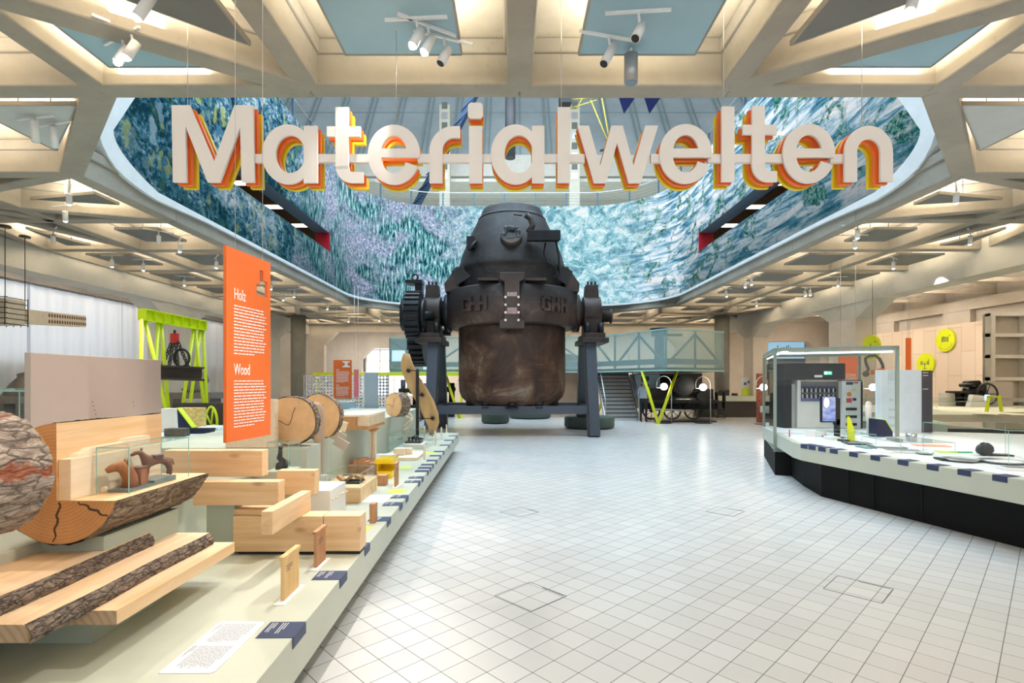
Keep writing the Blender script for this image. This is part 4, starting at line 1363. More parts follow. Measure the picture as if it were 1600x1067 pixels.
def glass_case(lab, x0, x1, y0, y1, z0, z1, group='clear glass display cases', th=.006, top=True, edge=None):
    t_ = thing('glass_case', ((x0 + x1) / 2, (y0 + y1) / 2, z0), lab, 'glass case', group)
    for a in ((x0, x1, y0, y0 + th), (x0, x1, y1 - th, y1), (x0, x0 + th, y0 + th, y1 - th), (x1 - th, x1, y0 + th, y1 - th)):
        MB().box(a[0], a[1], a[2], a[3], z0 + .001, z1).build('pane', GLASS, t_, world=True)
    if top: MB().box(x0, x1, y0, y1, z1, z1 + th).build('lid', GLASS, t_, world=True)
    e = MB(); r = th * .3
    for (x, y) in ((x0, y0), (x1, y0), (x0, y1), (x1, y1)): e.box(x - r, x + r, y - r, y + r, z0 + .001, z1 + th)
    for z in (z1 + th / 2,):
        for a, b_ in (((x0, y0), (x1, y0)), ((x1, y0), (x1, y1)), ((x1, y1), (x0, y1)), ((x0, y1), (x0, y0))):
            e.bar((a[0], a[1], z), (b_[0], b_[1], z), r * 2, th)
    e.build('polished_edges', GLEDGE, t_, world=True)
    return t_
glass_case('small glass case with two carved animals on the stepped log', -2.185, -2.015, 2.76, 3.27, zf, 1.345)

# carved toy animals in it: one continuous body each
def carved(name, loc, scale, rz, mat, lab, bear=False):
    t_ = thing(name, loc, lab, 'carving', rz=rz)
    t_.scale = (scale,) * 3
    V = []; E = []; R = []
    def ch(pts, parent=None):
        prev = parent
        for p, r in pts:
            V.append(p); R.append(r); i = len(V) - 1
            if prev is not None: E.append((prev, i))
            prev = i
        return prev
    ch([((0, -.32, .62), .17)])
    mid = ch([((0, 0, .64), .16)], 0); rear = ch([((0, .34, .64), .17)], mid)
    ch([((0, -.46, .82), .12), ((0, -.54, 1.0), .11), ((0, -.70, .99), .085), ((0, -.86, .90), .06)], 0)
    for s_ in (-1, 1):
        ch([((s_ * .11, -.36, .42), .075), ((s_ * .12, -.36, .2), .055), ((s_ * .12, -.40, .03), .06)], 0)
        ch([((s_ * .12, .38, .42), .09), ((s_ * .12, .44, .22), .055), ((s_ * .12, .40, .03), .06)], rear)
    ch([((0, .52, .6), .035), ((0, .58, .38), .03)], rear)
    me = bpy.data.meshes.new('body'); me.from_pydata(V, E, []); me.materials.append(mat)
    o = bpy.data.objects.new('body', me); COL.objects.link(o); o.parent = t_
    sk = o.modifiers.new('skin', 'SKIN'); sk.use_smooth_shade = True
    for i, sv in enumerate(me.skin_vertices[0].data): sv.radius = (R[i], R[i]); sv.use_root = (i == 0)
    sb = o.modifiers.new('sub', 'SUBSURF'); sb.levels = 2; sb.render_levels = 2
    mb = MB()
    for s_ in (-1, 1): mb.tube((s_ * .05, -.52, 1.06), (s_ * .055, -.50, 1.17), .028, .006, n=8)
    mb.build('ears', mat, t_)
    mb = MB(); mb.box(-.17, .17, -.14, .16, .72, .84); mb.build('saddle', flat('carved saddle', lin((90, 60, 44)), .6), t_)
    return t_
W1 = wood('carved brown wood', lin((96, 56, 34)), lin((136, 86, 54)), 'y', 2, knots=False)
W2 = wood('carved reddish wood', lin((132, 78, 44)), lin((176, 112, 66)), 'z', 2, knots=False)
for x, y, lab in ((-2.1, 3.06, 'grey glass slab under the carved horse'), (-2.1, 2.87, 'grey glass slab under the reddish carving')):
    MB().box(x - .05, x + .07, y - .09 + .01, y + .11, zf + .001, zf + .016 + (.012 if y > 3 else 0)).build('plinth_slab', flat('grey slab', lin((110, 126, 130)), .3), None, lab, 'slab', 'grey slabs in the animal case')
carved('carved_horse', (-2.09, 3.09, zf + .029), .155, math.radians(-35), W1, 'dark brown carved horse standing in the small glass case')
k_ = thing('carved_bust', (-2.10, 2.84, zf + .017), 'reddish carved animal head with a long snout in the small glass case', 'carving', rz=math.radians(-30))
mb = MB(); mb.path([(0, .03, 0), (0, .03, .05), (0, .01, .095), (0, -.02, .12), (0, -.055, .112), (0, -.08, .10)], [.042, .036, .034, .032, .022, .014], 12); mb.build('head', W2, k_)
mb = MB(); mb.tube((-.018, .01, .13), (-.02, .014, .155), .01, .003, n=6); mb.tube((.018, .01, .13), (.02, .014, .155), .01, .003, n=6); mb.build('ears', W2, k_)
k_ = thing('carved_box', (-2.09, 2.935, zf + .017), 'small reddish wooden box with vertical flutes behind the carved head', 'wooden box')
MB().box(-.03, .035, -.028, .028, 0, .09).build('body', W2, k_)
MB().box(-.034, .039, -.032, .032, .09, .098).build('lid', W1, k_)
mb = MB(); mb.tube((-2.165, 2.775, zf + .018), (-2.165, 2.80, zf + .018), .014, n=18); mb.build('wooden_disc', BIRCH, None, 'tiny pale turned disc in the front corner of the small glass case', 'disc')

# taupe board
t_ = thing('backing_board', (-3.0, 3.87, .8), 'large taupe board standing behind the stepped log', 'board')
MB().box(-3.03, -2.99, 3.26, 4.47, .8, 1.876).build('panel', TAUPE, t_, world=True, bevel=.003)
mb = MB()
for y, z in ((3.75, 1.52), (3.76, 1.49), (3.74, 1.55), (4.15, 1.5), (4.14, 1.53), (3.77, 1.46)): mb.tube((-2.99, y, z), (-2.9885, y, z), .004, n=6)
mb.build('pin_holes', DARK, t_, world=True)

# ---------------- crossed beams
def beam(lab, x0, x1, y0, y1, z0, z1, mat=PINE, grp='squared timber beams stacked crosswise', bv=.003):
    mb = MB(); mb.box(x0, x1, y0, y1, z0, z1)
    return mb.build('timber_beam', mat, None, lab, 'beam', grp, bevel=bv)
beam('squared timber beam at the top of the crosswise stack, under the orange board', -2.62, -1.88, 3.95, 4.05, .979, 1.175)
beam('squared timber beam under the topmost one, its cut end toward the hall', -2.28, -1.67, 3.75, 3.86, .81, .978)
beam('short squared timber beam at the back of the stack', -1.86, -1.56, 4.15, 4.25, .80, .99)
beam('squared timber beam pointing toward the visitor on top of the base beam', -1.578, -1.505, 3.30, 3.93, .732, .879, PINEY)
beam('thin flat timber under the cross beams', -2.0, -1.585, 3.78, 3.97, .732, .775)
beam('thick squared base beam of the stack, longer left piece', -2.0, -1.36, 3.76, 3.92, .475, .730)
beam('thick squared base beam of the stack, right piece at the plinth edge', -1.356, -1.092, 3.775, 3.93, .475, .728)
mb = MB(); mb.box(-1.98, -1.10, 3.79, 3.90, ZP, .474); mb.build('beam_foot', BLACK, None, 'black spacer under the thick base beams', 'spacer')
mb = MB(); mb.box(-2.2, -2.0, 3.78, 4.1, ZP, .809); mb.build('display_riser', SAGE_D, None, 'narrow sage support block under the crossed beams', 'riser', 'sage risers on the plinth')
mb = MB(); mb.box(-1.84, -1.70, 4.16, 4.24, ZP, .799); mb.build('display_riser', SAGE_D, None, 'slim sage support under the short back beam', 'riser', 'sage risers on the plinth')
pb = thing('peg_box', (-1.61, 4.5, ZP), 'white box with small wooden pegs behind the crossed beams', 'box')
MB().box(-1.74, -1.49, 4.30, 4.7, ZP, .80).build('box', OFFW, pb, world=True)
for k in range(5): MB().tube((-1.49, 4.34 + .08 * k, .72), (-1.46, 4.34 + .08 * k, .72), .008, n=8).build('peg', BIRCH, pb, world=True)
# glass case 2 with a dark figure
cs = riser('small pale pedestal under the second glass case', -2.1, -1.9, 4.45, 4.72, .93)
glass_case('glass case with a dark figurine behind the top timber beam', -2.09, -1.91, 4.48, 4.70, .93, 1.17)
mb = MB(); mb.path([(-2.02, 4.58, .931), (-2.02, 4.58, .97), (-2.0, 4.58, 1.0), (-2.03, 4.58, 1.03), (-2.02, 4.58, 1.08), (-2.025, 4.58, 1.10)], [.045, .04, .03, .025, .016, .02], 10)
mb.sphere((-2.02, 4.58, 1.115), .02, 12); mb.path([(-2.0, 4.58, .935), (-1.96, 4.58, .98), (-1.95, 4.58, 1.0)], [.03, .025, .012], 8)
mb.build('figurine', flat('dark bronze', (.03, .032, .04), .5), None, 'dark seated figurine in the glass case behind the timber beams', 'figurine')

# upright sample boards on white feet
WS1 = wood('sample pine', lin((214, 170, 110)), lin((238, 204, 150)), 'z', 1.4)
WS2 = wood('sample reddish', lin((170, 120, 84)), lin((206, 156, 118)), 'z', 1.4)
def sample(x, y, h, lab, mat, L=.21, th=.02, foot=True, cap=True):
    t_ = thing('wood_sample', (x, y, ZP), lab, 'wood sample', 'upright wood samples')
    if foot: MB().box(-.03, .035, -.05, L + .03, .0005, .004).build('foot_plate', WHITE, t_)
    MB().box(-th / 2, th / 2, 0, L, .004, h).build('board', mat, t_, bevel=.001)
    if cap: MB().box(-th / 2 - .006, th / 2 + .006, -.012, L + .012, h, h + .02).build('cap', mat, t_, bevel=.001)
    if L > .1 and cap:
        lm = MB(); lines(lm, mframe((th / 2, .03, h - .05), (0, 1, 0), (0, 0, 1)), .09, 3, .014, .005, int(y * 10)); lm.build('printed_text', TXTD, t_, fix=False)
    return t_
sample(-1.30, 2.97, .235, 'pale upright wood sample nearest the text sheet', WS1)
sample(-1.312, 3.50, .225, 'reddish upright wood sample in front of the thick base beam', WS2, L=.17)
sample(-1.375, 6.17, .26, 'tall grey brown wood sample beside the light green sticker', OAK, L=.16)
for k, (px, py, h) in enumerate(((662.5, 720, .24), (663, 688, .3), (680, 697, .28), (689.5, 688, .27), (697.6, 676.5, .2))):
    p = PZ(px, py, ZP)
    sample(p.x, p.y, h, 'slim pale wooden sample peg, %s' % ['beside the pale tray', 'behind the larger glass case', 'left of the far label cards', 'near the foot of the curved veneer', 'at the far end of the plinth'][k], BIRCH, L=.05, th=.03, cap=False)
# little upright board behind the base beam
MB().box(-1.25, -1.2, 4.6, 4.68, ZP, .62).build('wood_offcut', WS2, None, 'reddish stub of wood behind the right base beam', 'wood offcut')

# block with low glass case
beam('broad glued timber block carrying a low glass case', -1.985, -1.55, 5.37, 6.02, ZP, .606, PINE, 'squared blocks on the plinth')
glass_case('low glass case with small joinery samples on the broad timber block', -1.93, -1.57, 5.43, 5.98, .606, .733)
for k, (x, y, a) in enumerate(((-1.83, 5.62, 40), (-1.74, 5.68, -35), (-1.66, 5.7, 20))):
    mb = MB(); M = Matrix.Rotation(math.radians(a), 3, 'Y'); mb.obox((x, y, .66), (.08, .1, .03), M); mb.build('joint_sample', OAK, None, 'small dovetailed wood sample in the low glass case, %s' % ['leaning left', 'leaning right against it', 'lying beside the leaning pair'][k], 'wood sample', 'joinery samples in the low glass case')
MB().box(-1.85, -1.62, 5.56, 5.78, .607, .625).build('sample_tray', BLACK, None, 'thin black tray in the low glass case', 'tray')
mb = MB(); mb.tube((-1.88, 5.52, .622), (-1.88, 5.545, .622), .015, n=16); mb.build('wooden_disc', OAK, None, 'small turned disc in the low glass case', 'disc')
# stepped brown blocks
sb_ = thing('stepped_block', (-2.05, 7.1, ZP), 'row of stepped brown wooden blocks behind the low glass case', 'wood block')
for k, (x0, x1, h) in enumerate(((-2.195, -2.12, .14), (-2.12, -2.06, .19), (-2.055, -1.98, .2), (-1.98, -1.92, .17), (-1.92, -1.76, .15))):
    MB().box(x0, x1, 7.0, 7.25, ZP, ZP + h).build('block', WS2, sb_, world=True, bevel=.002)
MB().box(-1.605, -1.50, 6.25, 6.36, ZP, .572).build('wood_cube', WS2, None, 'small wooden cube in front of the yellow box', 'wood block', bevel=.002)
YB = flat('yellow acrylic', lin((246, 205, 10)), .25, var=.03)
yb = thing('yellow_box', (-1.64, 6.85, ZP), 'bright yellow open-fronted box with a clear lid', 'box')
MB().box(-1.73, -1.54, 6.72, 7.0, ZP, .54).build('base', YB, yb, world=True)
MB().box(-1.73, -1.54, 6.98, 7.0, .54, .68).build('back', YB, yb, world=True)
MB().box(-1.75, -1.52, 6.70, 7.02, .64, .70).build('shelf', YB, yb, world=True)
MB().box(-1.73, -1.72, 6.72, 6.98, .54, .64).build('side', YB, yb, world=True)
MB().box(-1.78, -1.49, 6.66, 7.06, .701, .709).build('lid', GLASS, yb, world=True)
MB().box(-2.0, -1.74, 7.35, 7.8, ZP, .62).build('display_riser', WHITE, None, 'low white box behind the yellow box', 'box')
# pale tray with pieces
tr = thing('tray', (-1.75, 8.6, ZP), 'pale low tray with turned wooden pieces', 'tray')
MB().box(-2.05, -1.48, 8.2, 9.0, ZP, .50).build('base', BIRCH, tr, world=True)
for k, (x, y, s_) in enumerate(((-1.8, 8.5, .07), (-1.7, 8.6, .06), (-1.9, 8.7, .05))):
    MB().box(x - s_, x + s_, y - s_, y + s_, .501, .501 + s_ * 1.6).build('wood_offcut', BIRCH, None, 'pale wooden offcut on the low tray, the %s one' % ['largest', 'middle-sized', 'smallest'][k], 'wood offcut', 'offcuts on the pale tray')
# larger glass case with metal model
glass_case('larger glass case with a dark metal model near the curved veneer', -2.18, -1.56, 9.25, 10.4, ZP, .73)
MB().box(-2.0, -1.62, 9.6, 10.1, ZP + .001, .54).build('display_riser', OFFW, None, 'small pale stand in the larger glass case', 'riser')
mm = thing('metal_model', (-1.84, 9.85, .54), 'dark metal machine model in the larger glass case', 'model')
IRON = flat('dark iron', (.035, .033, .032), .5, .5)
MB().box(-1.99, -1.69, 9.72, 9.98, .541, .57).build('base', IRON, mm, world=True)
mb = MB()
for x in (-1.93, -1.87, -1.80, -1.74): mb.tube((x, 9.85, .57), (x, 9.85, .63), .015, n=8); 
mb.tube((-1.96, 9.85, .63), (-1.7, 9.85, .63), .012, n=8); mb.tube((-1.86, 9.8, .64), (-1.82, 9.9, .67), .02, n=8)
mb.build('mechanism', IRON, mm, world=True)
# black stand and curved veneer
st = thing('sample_stand', (-2.03, 11.26, ZP), 'tall black square post with three clamp arms', 'stand')
MB().box(-2.06, -2.0, 11.23, 11.29, ZP, 1.95).build('post', BLACK, st, world=True)
MB().box(-2.15, -1.9, 11.14, 11.38, ZP, ZP + .015).build('foot', BLACK, st, world=True)
for px, py in ((636.5, 579), (658, 617), (674.5, 654)):
    p = P(px, py, 11.2); 
    mb = MB(); mb.bar((-2.03, 11.26, p.z), (p.x, 11.22, p.z), .018, .018); mb.obox((p.x, 11.32, p.z), (.075, .05, .075), Matrix.Rotation(math.radians(25), 3, 'Y')); mb.build('clamp', BLACK, st, world=True)
Lf = [(630, 552), (627, 562), (626, 575), (632, 592), (640, 610), (650, 627), (660, 648), (668, 665), (671, 680)]
Rt = [(640, 553), (645, 568), (655, 588), (668, 608), (678, 626), (685, 645), (686.5, 660), (682, 672), (677, 682)]
mb = MB(); vs = []; fs = []
for k, (a, b_) in enumerate(zip(Lf, Rt)):
    for q in range(7):
        u = q / 6; px = a[0] + (b_[0] - a[0]) * u; py = a[1] + (b_[1] - a[1]) * u
        yy = 11.34 + .05 * math.sin(PI * u)
        p = P(px, py, 11.34); vs.append((p.x, yy, p.z))
for k in range(8):
    for q in range(6): fs.append((k * 7 + q, k * 7 + q + 1, (k + 1) * 7 + q + 1, (k + 1) * 7 + q))
mb.add(vs, fs, True); o = mb.build('curved_veneer', wood('veneer', lin((204, 160, 104)), lin((230, 190, 136)), 'z', .5, knots=False), None, 'long S-curved wooden veneer blade held by the black stand', 'veneer', fix=False)
sol = o.modifiers.new('thickness', 'SOLIDIFY'); sol.thickness = .02
# wooden knot ring
kn = MB(); c = Vector((-2.13, 10.6, .90)); pts = []
for k in range(40):
    a = 2 * PI * k / 40; rr_ = .1 + .035 * math.sin(3 * a); pts.append(c + Vector((rr_ * math.cos(2 * a) , .03 * math.cos(3 * a), .17 * math.sin(a) + .05 * math.sin(2 * a))))
kn.path(pts, .024, 8, closed=True); kn.path([c + Vector((0, 0, -.16)), Vector((-2.13, 10.6, ZP))], .006, 6)
kn.build('bentwood_ring', BIRCH, None, 'looped pale bentwood ring standing before the long riser', 'bentwood ring')

# finned box beam
fb = thing('box_beam', (-2.12, 7.4, 1.05), 'pale timber box beam with a row of fins on the long riser', 'timber element')
mb = MB(); mb.prism([(-2.34, 1.052), (-1.9, 1.052), (-1.92, 1.09), (-2.06, 1.10), (-2.06, 1.225), (-2.32, 1.225)], 6.95, 7.86, 'y'); mb.build('web', OAK, fb, world=True)
mb = MB(); mb.box(-2.36, -1.9, 6.92, 7.9, 1.226, 1.252); mb.build('top_board', BIRCH, fb, world=True)
for k in range(12): 
    mb = MB(); y = 6.98 + .077 * k; mb.box(-2.058, -1.90, y, y + .026, 1.095, 1.225); mb.build('fin', BIRCH, fb, world=True)
pst = thing('timber_post', (-1.93, 7.35, ZP), 'slim pale timber post under the finned box beam', 'post')
MB().box(-1.98, -1.95, 7.3, 7.36, ZP, 1.0).build('stave', BIRCH, pst, world=True); MB().box(-1.93, -1.90, 7.3, 7.36, ZP, 1.0).build('stave', BIRCH, pst, world=True)
mb = MB(); mb.prism([(-1.98, 1.0), (-1.90, 1.0), (-1.84, 1.05), (-2.0, 1.05)], 7.28, 7.38, 'y'); mb.build('bracket', OAK, pst, world=True)

# log discs
def disc(lab, c, r, y0, y1, tilt=0.0, name='log_disc', bk=BARKX, rz=0.0, notch=False):
    t_ = thing(name, (c[0], y0, c[1] - r), lab, 'log', 'cut log discs on the risers', rz=rz)
    mb = MB(); n = 56; rr = random.Random(int(c[0] * 100 + y0 * 10)); ph = [rr.random() * 6 for _ in range(3)]
    def R(a): return r * (1 + .03 * math.sin(2 * a + ph[0]) + .015 * math.sin(5 * a + ph[1]))
    D = y1 - y0
    ring = [(R(2 * PI * k / n) * math.cos(2 * PI * k / n), R(2 * PI * k / n) * math.sin(2 * PI * k / n) + r) for k in range(n)]
    b = MB(); vs = []; fs = []
    m_ = 8
    for j in range(m_ + 1):
        for k in range(n * 2):
            a = PI * k / n; q = R(a) * 1.03 + (rr.random() - .5) * .012
            vs.append((q * math.cos(a), D * j / m_, q * math.sin(a) + r))
    N2 = n * 2
    for j in range(m_):
        for k in range(N2): fs.append((j * N2 + k, j * N2 + (k + 1) % N2, (j + 1) * N2 + (k + 1) % N2, (j + 1) * N2 + k))
    b.add(vs, fs, True); b.build('bark', bk, t_, origin=(0, 0, r))
    for yy in (-.003, D + .003): e = MB(); e.add([(x, yy, z) for x, z in ring], [tuple(range(n))]); e.build('cut_face', ENDL, t_, origin=(0.02, yy, r))
    k_ = MB(); pts = [(-.9 * r, 1.0 * r), (-.72 * r, .97 * r), (-.55 * r, 1.03 * r), (-.38 * r, .97 * r), (-.25 * r, .88 * r), (-.1 * r, .82 * r), (-.02 * r, .9 * r), (.06 * r, 1.12 * r), (.09 * r, 1.3 * r), (.2 * r, 1.55 * r)]
    for a, b_ in zip(pts, pts[1:]): k_.bar((a[0], -.005, a[1]), (b_[0], -.005, b_[1]), .006, .002, (0, 1, 0))
    k_.build('drying_crack', flat('dark crack'  , (.05, .03, .02), .9), t_)
    return t_
disc('large log disc with a forked crack, nearest on the riser behind the orange board', (-2.215, 1.30), .245, 5.25, 5.37)
disc('second log disc half hidden behind the hanging veneer strip', (-2.17, 1.30), .24, 5.9, 6.02)
disc('short debarked-end log at the far end of the long riser', (-2.10, 1.275), .215, 9.3, 9.5, rz=math.radians(-38), name='log_section')
# hanging veneer strip
mb = MB(); vs = []; pth = [(-2.28, 1.44), (-2.22, 1.475), (-2.15, 1.475), (-2.10, 1.44), (-2.075, 1.38), (-2.07, 1.2), (-2.075, 1.0), (-2.08, .8), (-2.07, .62), (-2.05, .54)]
mb2 = MB(); vs = []; fs = []
for k, (x, z) in enumerate(pth): vs += [(x - .055, 5.60 - .02 * k * .3, z), (x + .055, 5.60 - .02 * k * .3, z)]
for k in range(len(pth) - 1): fs.append((2 * k, 2 * k + 1, 2 * k + 3, 2 * k + 2))
mb2.add([(x + .03, y - .56 * 0, z) for x, y, z in vs], fs, True)
o = mb2.build('veneer_strip', wood('grey veneer', lin((186, 164, 146)), lin((214, 198, 184)), 'z', 1.0, knots=False), None, 'long grey brown veneer strip hanging between the two log discs', 'veneer', fix=False)
sol = o.modifiers.new('thickness', 'SOLIDIFY'); sol.thickness = .006
MB().box(-2.06, -1.95, 5.50, 5.57, ZP, .71).build('white_block', WHITE, None, 'small white block below the hanging veneer strip', 'block')
# shingles
for k, (px, py, a, col) in enumerate(((531, 664, -35, BIRCH), (529, 682, -28, OAK), (533, 693, -30, OAK))):
    p = P(px, py, 6.32 - .035 * k); mb = MB(); M = Matrix.Rotation(math.radians(30), 3, 'Y') @ Matrix.Rotation(math.radians(-25), 3, 'X'); mb.obox(p, (.17, .02, .11), Matrix.Rotation(math.radians(18 + 6 * k), 3, 'Y'))
    mb.build('shingle', [BIRCH, flat('grey shingle', lin((190, 180, 170)), .8), flat('grey shingle', lin((190, 180, 170)), .8)][k], None, 'thin wooden shingle fixed beside the second log disc, the %s of the three' % ['top', 'middle', 'lowest'][k], 'shingle', 'shingles on the riser')
# pale upright block behind the orange board
MB().box(-2.78, -2.30, 5.09, 5.17, .9 + .151, 1.52).build('wood_slab', BIRCH, None, 'pale upright wooden slab behind the orange Holz board', 'wood block', bevel=.003)

# ================================================================ THE STEEL CONVERTER
YV = 17.4; SV = YV / F
def zv(py): return EYE + (HOR - py) * SV
m, t, b = nt('scorched vessel iron')
v = coords(t)
sepz = N(t, 'ShaderNodeSeparateXYZ'); t.links.new(v, sepz.inputs[0])
n1 = noise(t, v, 1.1, 8, 0.7, 0.6); n2 = noise(t, coords(t, (5, 5, .5)), 1.2, 6, 0.7); n3 = noise(t, v, 9, 6, .7)
dk = ramp(t, n1, [(0.3, (0.012, 0.012, 0.014)), (0.5, (0.028, 0.027, 0.03)), (0.72, (0.07, 0.066, 0.068))])
ru = ramp(t, n1, [(0.3, (0.03, 0.017, 0.012)), (0.45, (0.085, 0.038, 0.023)), (0.56, (0.17, 0.085, 0.05)), (0.66, (0.34, 0.27, 0.18))])
mr = N(t, 'ShaderNodeMapRange'); t.links.new(mth(t, 'ADD', sepz.outputs[2], mth(t, 'MULTIPLY', n2, 1.2)), mr.inputs[0]); mr.inputs[1].default_value = 2.6; mr.inputs[2].default_value = 5.2
c = mixc(t, mr.outputs[0], ru, dk)
c = mixc(t, mth(t, 'MULTIPLY', n2, .55), c, (0.02, 0.014, 0.012))
t.links.new(c, b.inputs['Base Color']); b.inputs['Roughness'].default_value = .52; b.inputs['Metallic'].default_value = .25
bump(t, b, mth(t, 'ADD', n1, mth(t, 'MULTIPLY', n3, .25)), .35, .05)
VES = m
IRONR = flat('rust brown casting', (.055, .04, .035), .55, .35, .35, 2.0, .3)
IRONB = flat('blackened casting', (.026, .027, .03), .42, .5, .3, 3.0, .2)
FRM = flat('blue grey painted steel', lin((74, 82, 94)), .45, .25, .05)
cv = thing('steel_converter', (0.0, YV, 0), 'huge dark pear-shaped steelmaking converter standing under the light well', 'converter')
prof = [(0.0, .87), (.9, .86), (1.25, .9), (1.5, 1.0), (1.66, 1.16), (1.74, 1.36), (1.76, 1.6), (1.76, 3.45), (1.74, 3.5)]
mb = MB(); mb.lathe(prof, (0, YV, 0), 72); mb.build('lower_shell', VES, cv, world=True, origin=(0, YV, 0))
prof = [(1.70, 4.45), (1.72, 5.1), (1.74, 5.22), (1.78, 5.26), (1.78, 5.33), (1.72, 5.5), (1.66, 5.75), (1.46, 6.25), (1.22, 6.76), (1.07, 7.05), (1.05, 7.08), (.985, 7.26), (.94, 7.33), (.82, 7.33), (.8, 7.0)]
mb = MB(); mb.lathe(prof, (0, YV, 0), 72); mb.build('upper_cone', VES, cv, world=True, origin=(0, YV, 0))
prof = [(1.70, 4.54), (2.12, 4.56), (2.16, 4.52), (2.16, 3.47), (2.12, 3.42), (1.70, 3.40)]
mb = MB(); mb.lathe(prof, (0, YV, 0), 72); ring = mb.build('trunnion_ring', VES, cv, world=True, origin=(0, YV, 0))
for z in (1.72, 6.98):
    mb = MB(); r_ = 1.77 if z < 3 else 1.11; pts = [Vector((r_ * math.cos(2 * PI * k / 64), YV + r_ * math.sin(2 * PI * k / 64), z)) for k in range(64)]
    mb.path(pts, .018, 6, closed=True); mb.build('weld_seam', VES, cv, world=True)
# lettering cast on the ring: GHH twice
def ring_letter(ch, ang, parent):
    R = 2.165; wd, hh, st = .30, .44, .09
    mb = MB()
    def seg(x0, x1, z0, z1):
        k = 4; 
        for q in range(k):
            a0 = (x0 + (x1 - x0) * q / k) / R; a1 = (x0 + (x1 - x0) * (q + 1) / k) / R
            P4 = []
            for a in (a0, a1):
                for rr_ in (R - .01, R + .075):
                    A = ang + a; P4.append((rr_ * math.sin(A), YV - rr_ * math.cos(A)))
            mb.prism([P4[0], P4[2], P4[3], P4[1]], z0, z1)
    zc = zv(487.5)
    if ch == 'H':
        seg(-wd / 2, -wd / 2 + st, zc - hh / 2, zc + hh / 2); seg(wd / 2 - st, wd / 2, zc - hh / 2, zc + hh / 2); seg(-wd / 2, wd / 2, zc - st / 2, zc + st / 2)
    else:
        seg(-wd / 2, -wd / 2 + st, zc - hh / 2 + .06, zc + hh / 2 - .06); seg(-wd / 2 + .05, wd / 2, zc + hh / 2 - st, zc + hh / 2); seg(-wd / 2 + .05, wd / 2, zc - hh / 2, zc - hh / 2 + st)
        seg(wd / 2 - st, wd / 2, zc - hh / 2, zc + .02); seg(0.02, wd / 2, zc - .06, zc + .03); seg(wd / 2 - st, wd / 2, zc + hh / 2 - .12, zc + hh / 2)
    mb.build('cast_letter', VES, parent, world=True)
for base in (-1, 1):
    for ch, x in (('G', -.40), ('H', 0), ('H', .40)):
        px = (728, 741, 755) if base < 0 else (852, 867, 881)
        p_ = px[('G', 'H0', 'H1').index('G' if ch == 'G' else ('H0' if x == 0 else 'H1'))]
        xw = (p_ - 800) * (YV - 1.9) / F
        ring_letter(ch, math.asin(max(-.95, min(.95, xw / 2.165))), ring)
# central clamp on the ring
cl = MB(); cl.prism([(-.36, 4.82), (.36, 4.82), (.36, 4.62), (.22, 4.55), (.22, 3.5), (.36, 3.42), (.36, 3.2), (-.36, 3.2), (-.36, 3.42), (-.22, 3.5), (-.22, 4.55), (-.36, 4.62)], YV - 2.36, YV - 2.05, 'y')
cl = cl.build('clamp_bracket', IRONR, cv, world=True, bevel=.02)
PINK = flat('painted bolt head', lin((222, 204, 205)), .5)
for sx in (-1, 1):
    for py in (464, 476, 488, 500):
        z = EYE + (HOR - py) * (YV - 2.4) / F
        MB().tube((sx * .185, YV - 2.42, z), (sx * .185, YV - 2.36, z), .035, n=10).build('bolt', PINK, cl, world=True)
MB().box(-.14, .14, YV - 2.372, YV - 2.36, 3.62, 3.80).build('primer_patch', flat('worn primer', lin((150, 128, 128)), .7, var=.3, scale=14), cl, world=True)
MB().box(-.14, .14, YV - 2.372, YV - 2.36, 4.12, 4.24).build('primer_patch', flat('worn primer', lin((150, 128, 128)), .7), cl, world=True)
for sx in (-1, 1):
    a, b_ = sorted((sx * .4, sx * 1.0)); MB().box(a, b_, YV - 2.14, YV - 1.7, 4.63, 4.70).build('shelf_plate', IRONR, cv, world=True)
# slanting guard plates left and right above the ring
for s_ in (-1, 1):
    mb = MB(); mb.prism([(s_ * 2.1, 4.5), (s_ * 2.12, 4.75), (s_ * 1.75, 5.28), (s_ * 1.45, 5.28), (s_ * 1.65, 4.9), (s_ * 1.7, 4.5)], YV - .95, YV + .9, 'y'); mb.build('guard_plate', IRONR, cv, world=True)
    mb = MB(); mb.prism([(s_ * 1.86, 5.05), (s_ * 1.55, 5.2), (s_ * 1.25, 4.9), (s_ * 1.7, 4.62)], YV - 1.35, YV - 1.28, 'y'); mb.build('guard_plate', IRONB, cv, world=True)
# tap hole with its ring of scale, charging fittings
zt_ = EYE + (HOR - 374) * (YV - 1.4) / F; xt = .0 + (800 - 800) * 0 + (799 - 800) * SV
th_ = MB(); ax = Vector((0, -1, .42)).normalized(); c0 = Vector((xt, YV - 1.42, zt_ - .05))
th_.tube(c0, c0 + ax * .32, .36, .31, 24); tap = th_.build('tap_hole', IRONR, cv, world=True)
mb = MB(); e = c0 + ax * .325
for k in range(14):
    a = 2 * PI * k / 14; rr_ = .2 + .03 * (k % 3); mb.sphere(e + Vector((rr_ * math.cos(a), 0, rr_ * math.sin(a) * .9)), .06 + .015 * (k % 2), 8)
mb.build('slag_crust', flat('crusted slag', (.10, .11, .12), .7, .2, .5, 20), tap, world=True)
mb = MB(); mb.tube(e - ax * .02, e + ax * .01, .16, n=16); mb.build('bore', BLACK, tap, world=True)
fit = MB()
fit.box(.45, 1.42, YV - 2.05, YV - 1.55, zt_ - .12, zt_ + .02); fit.box(.45, 1.42, YV - 2.07, YV - 2.0, zt_ - .2, zt_ + .1)
fit.build('slide_box', IRONB, cv, world=True, bevel=.01)
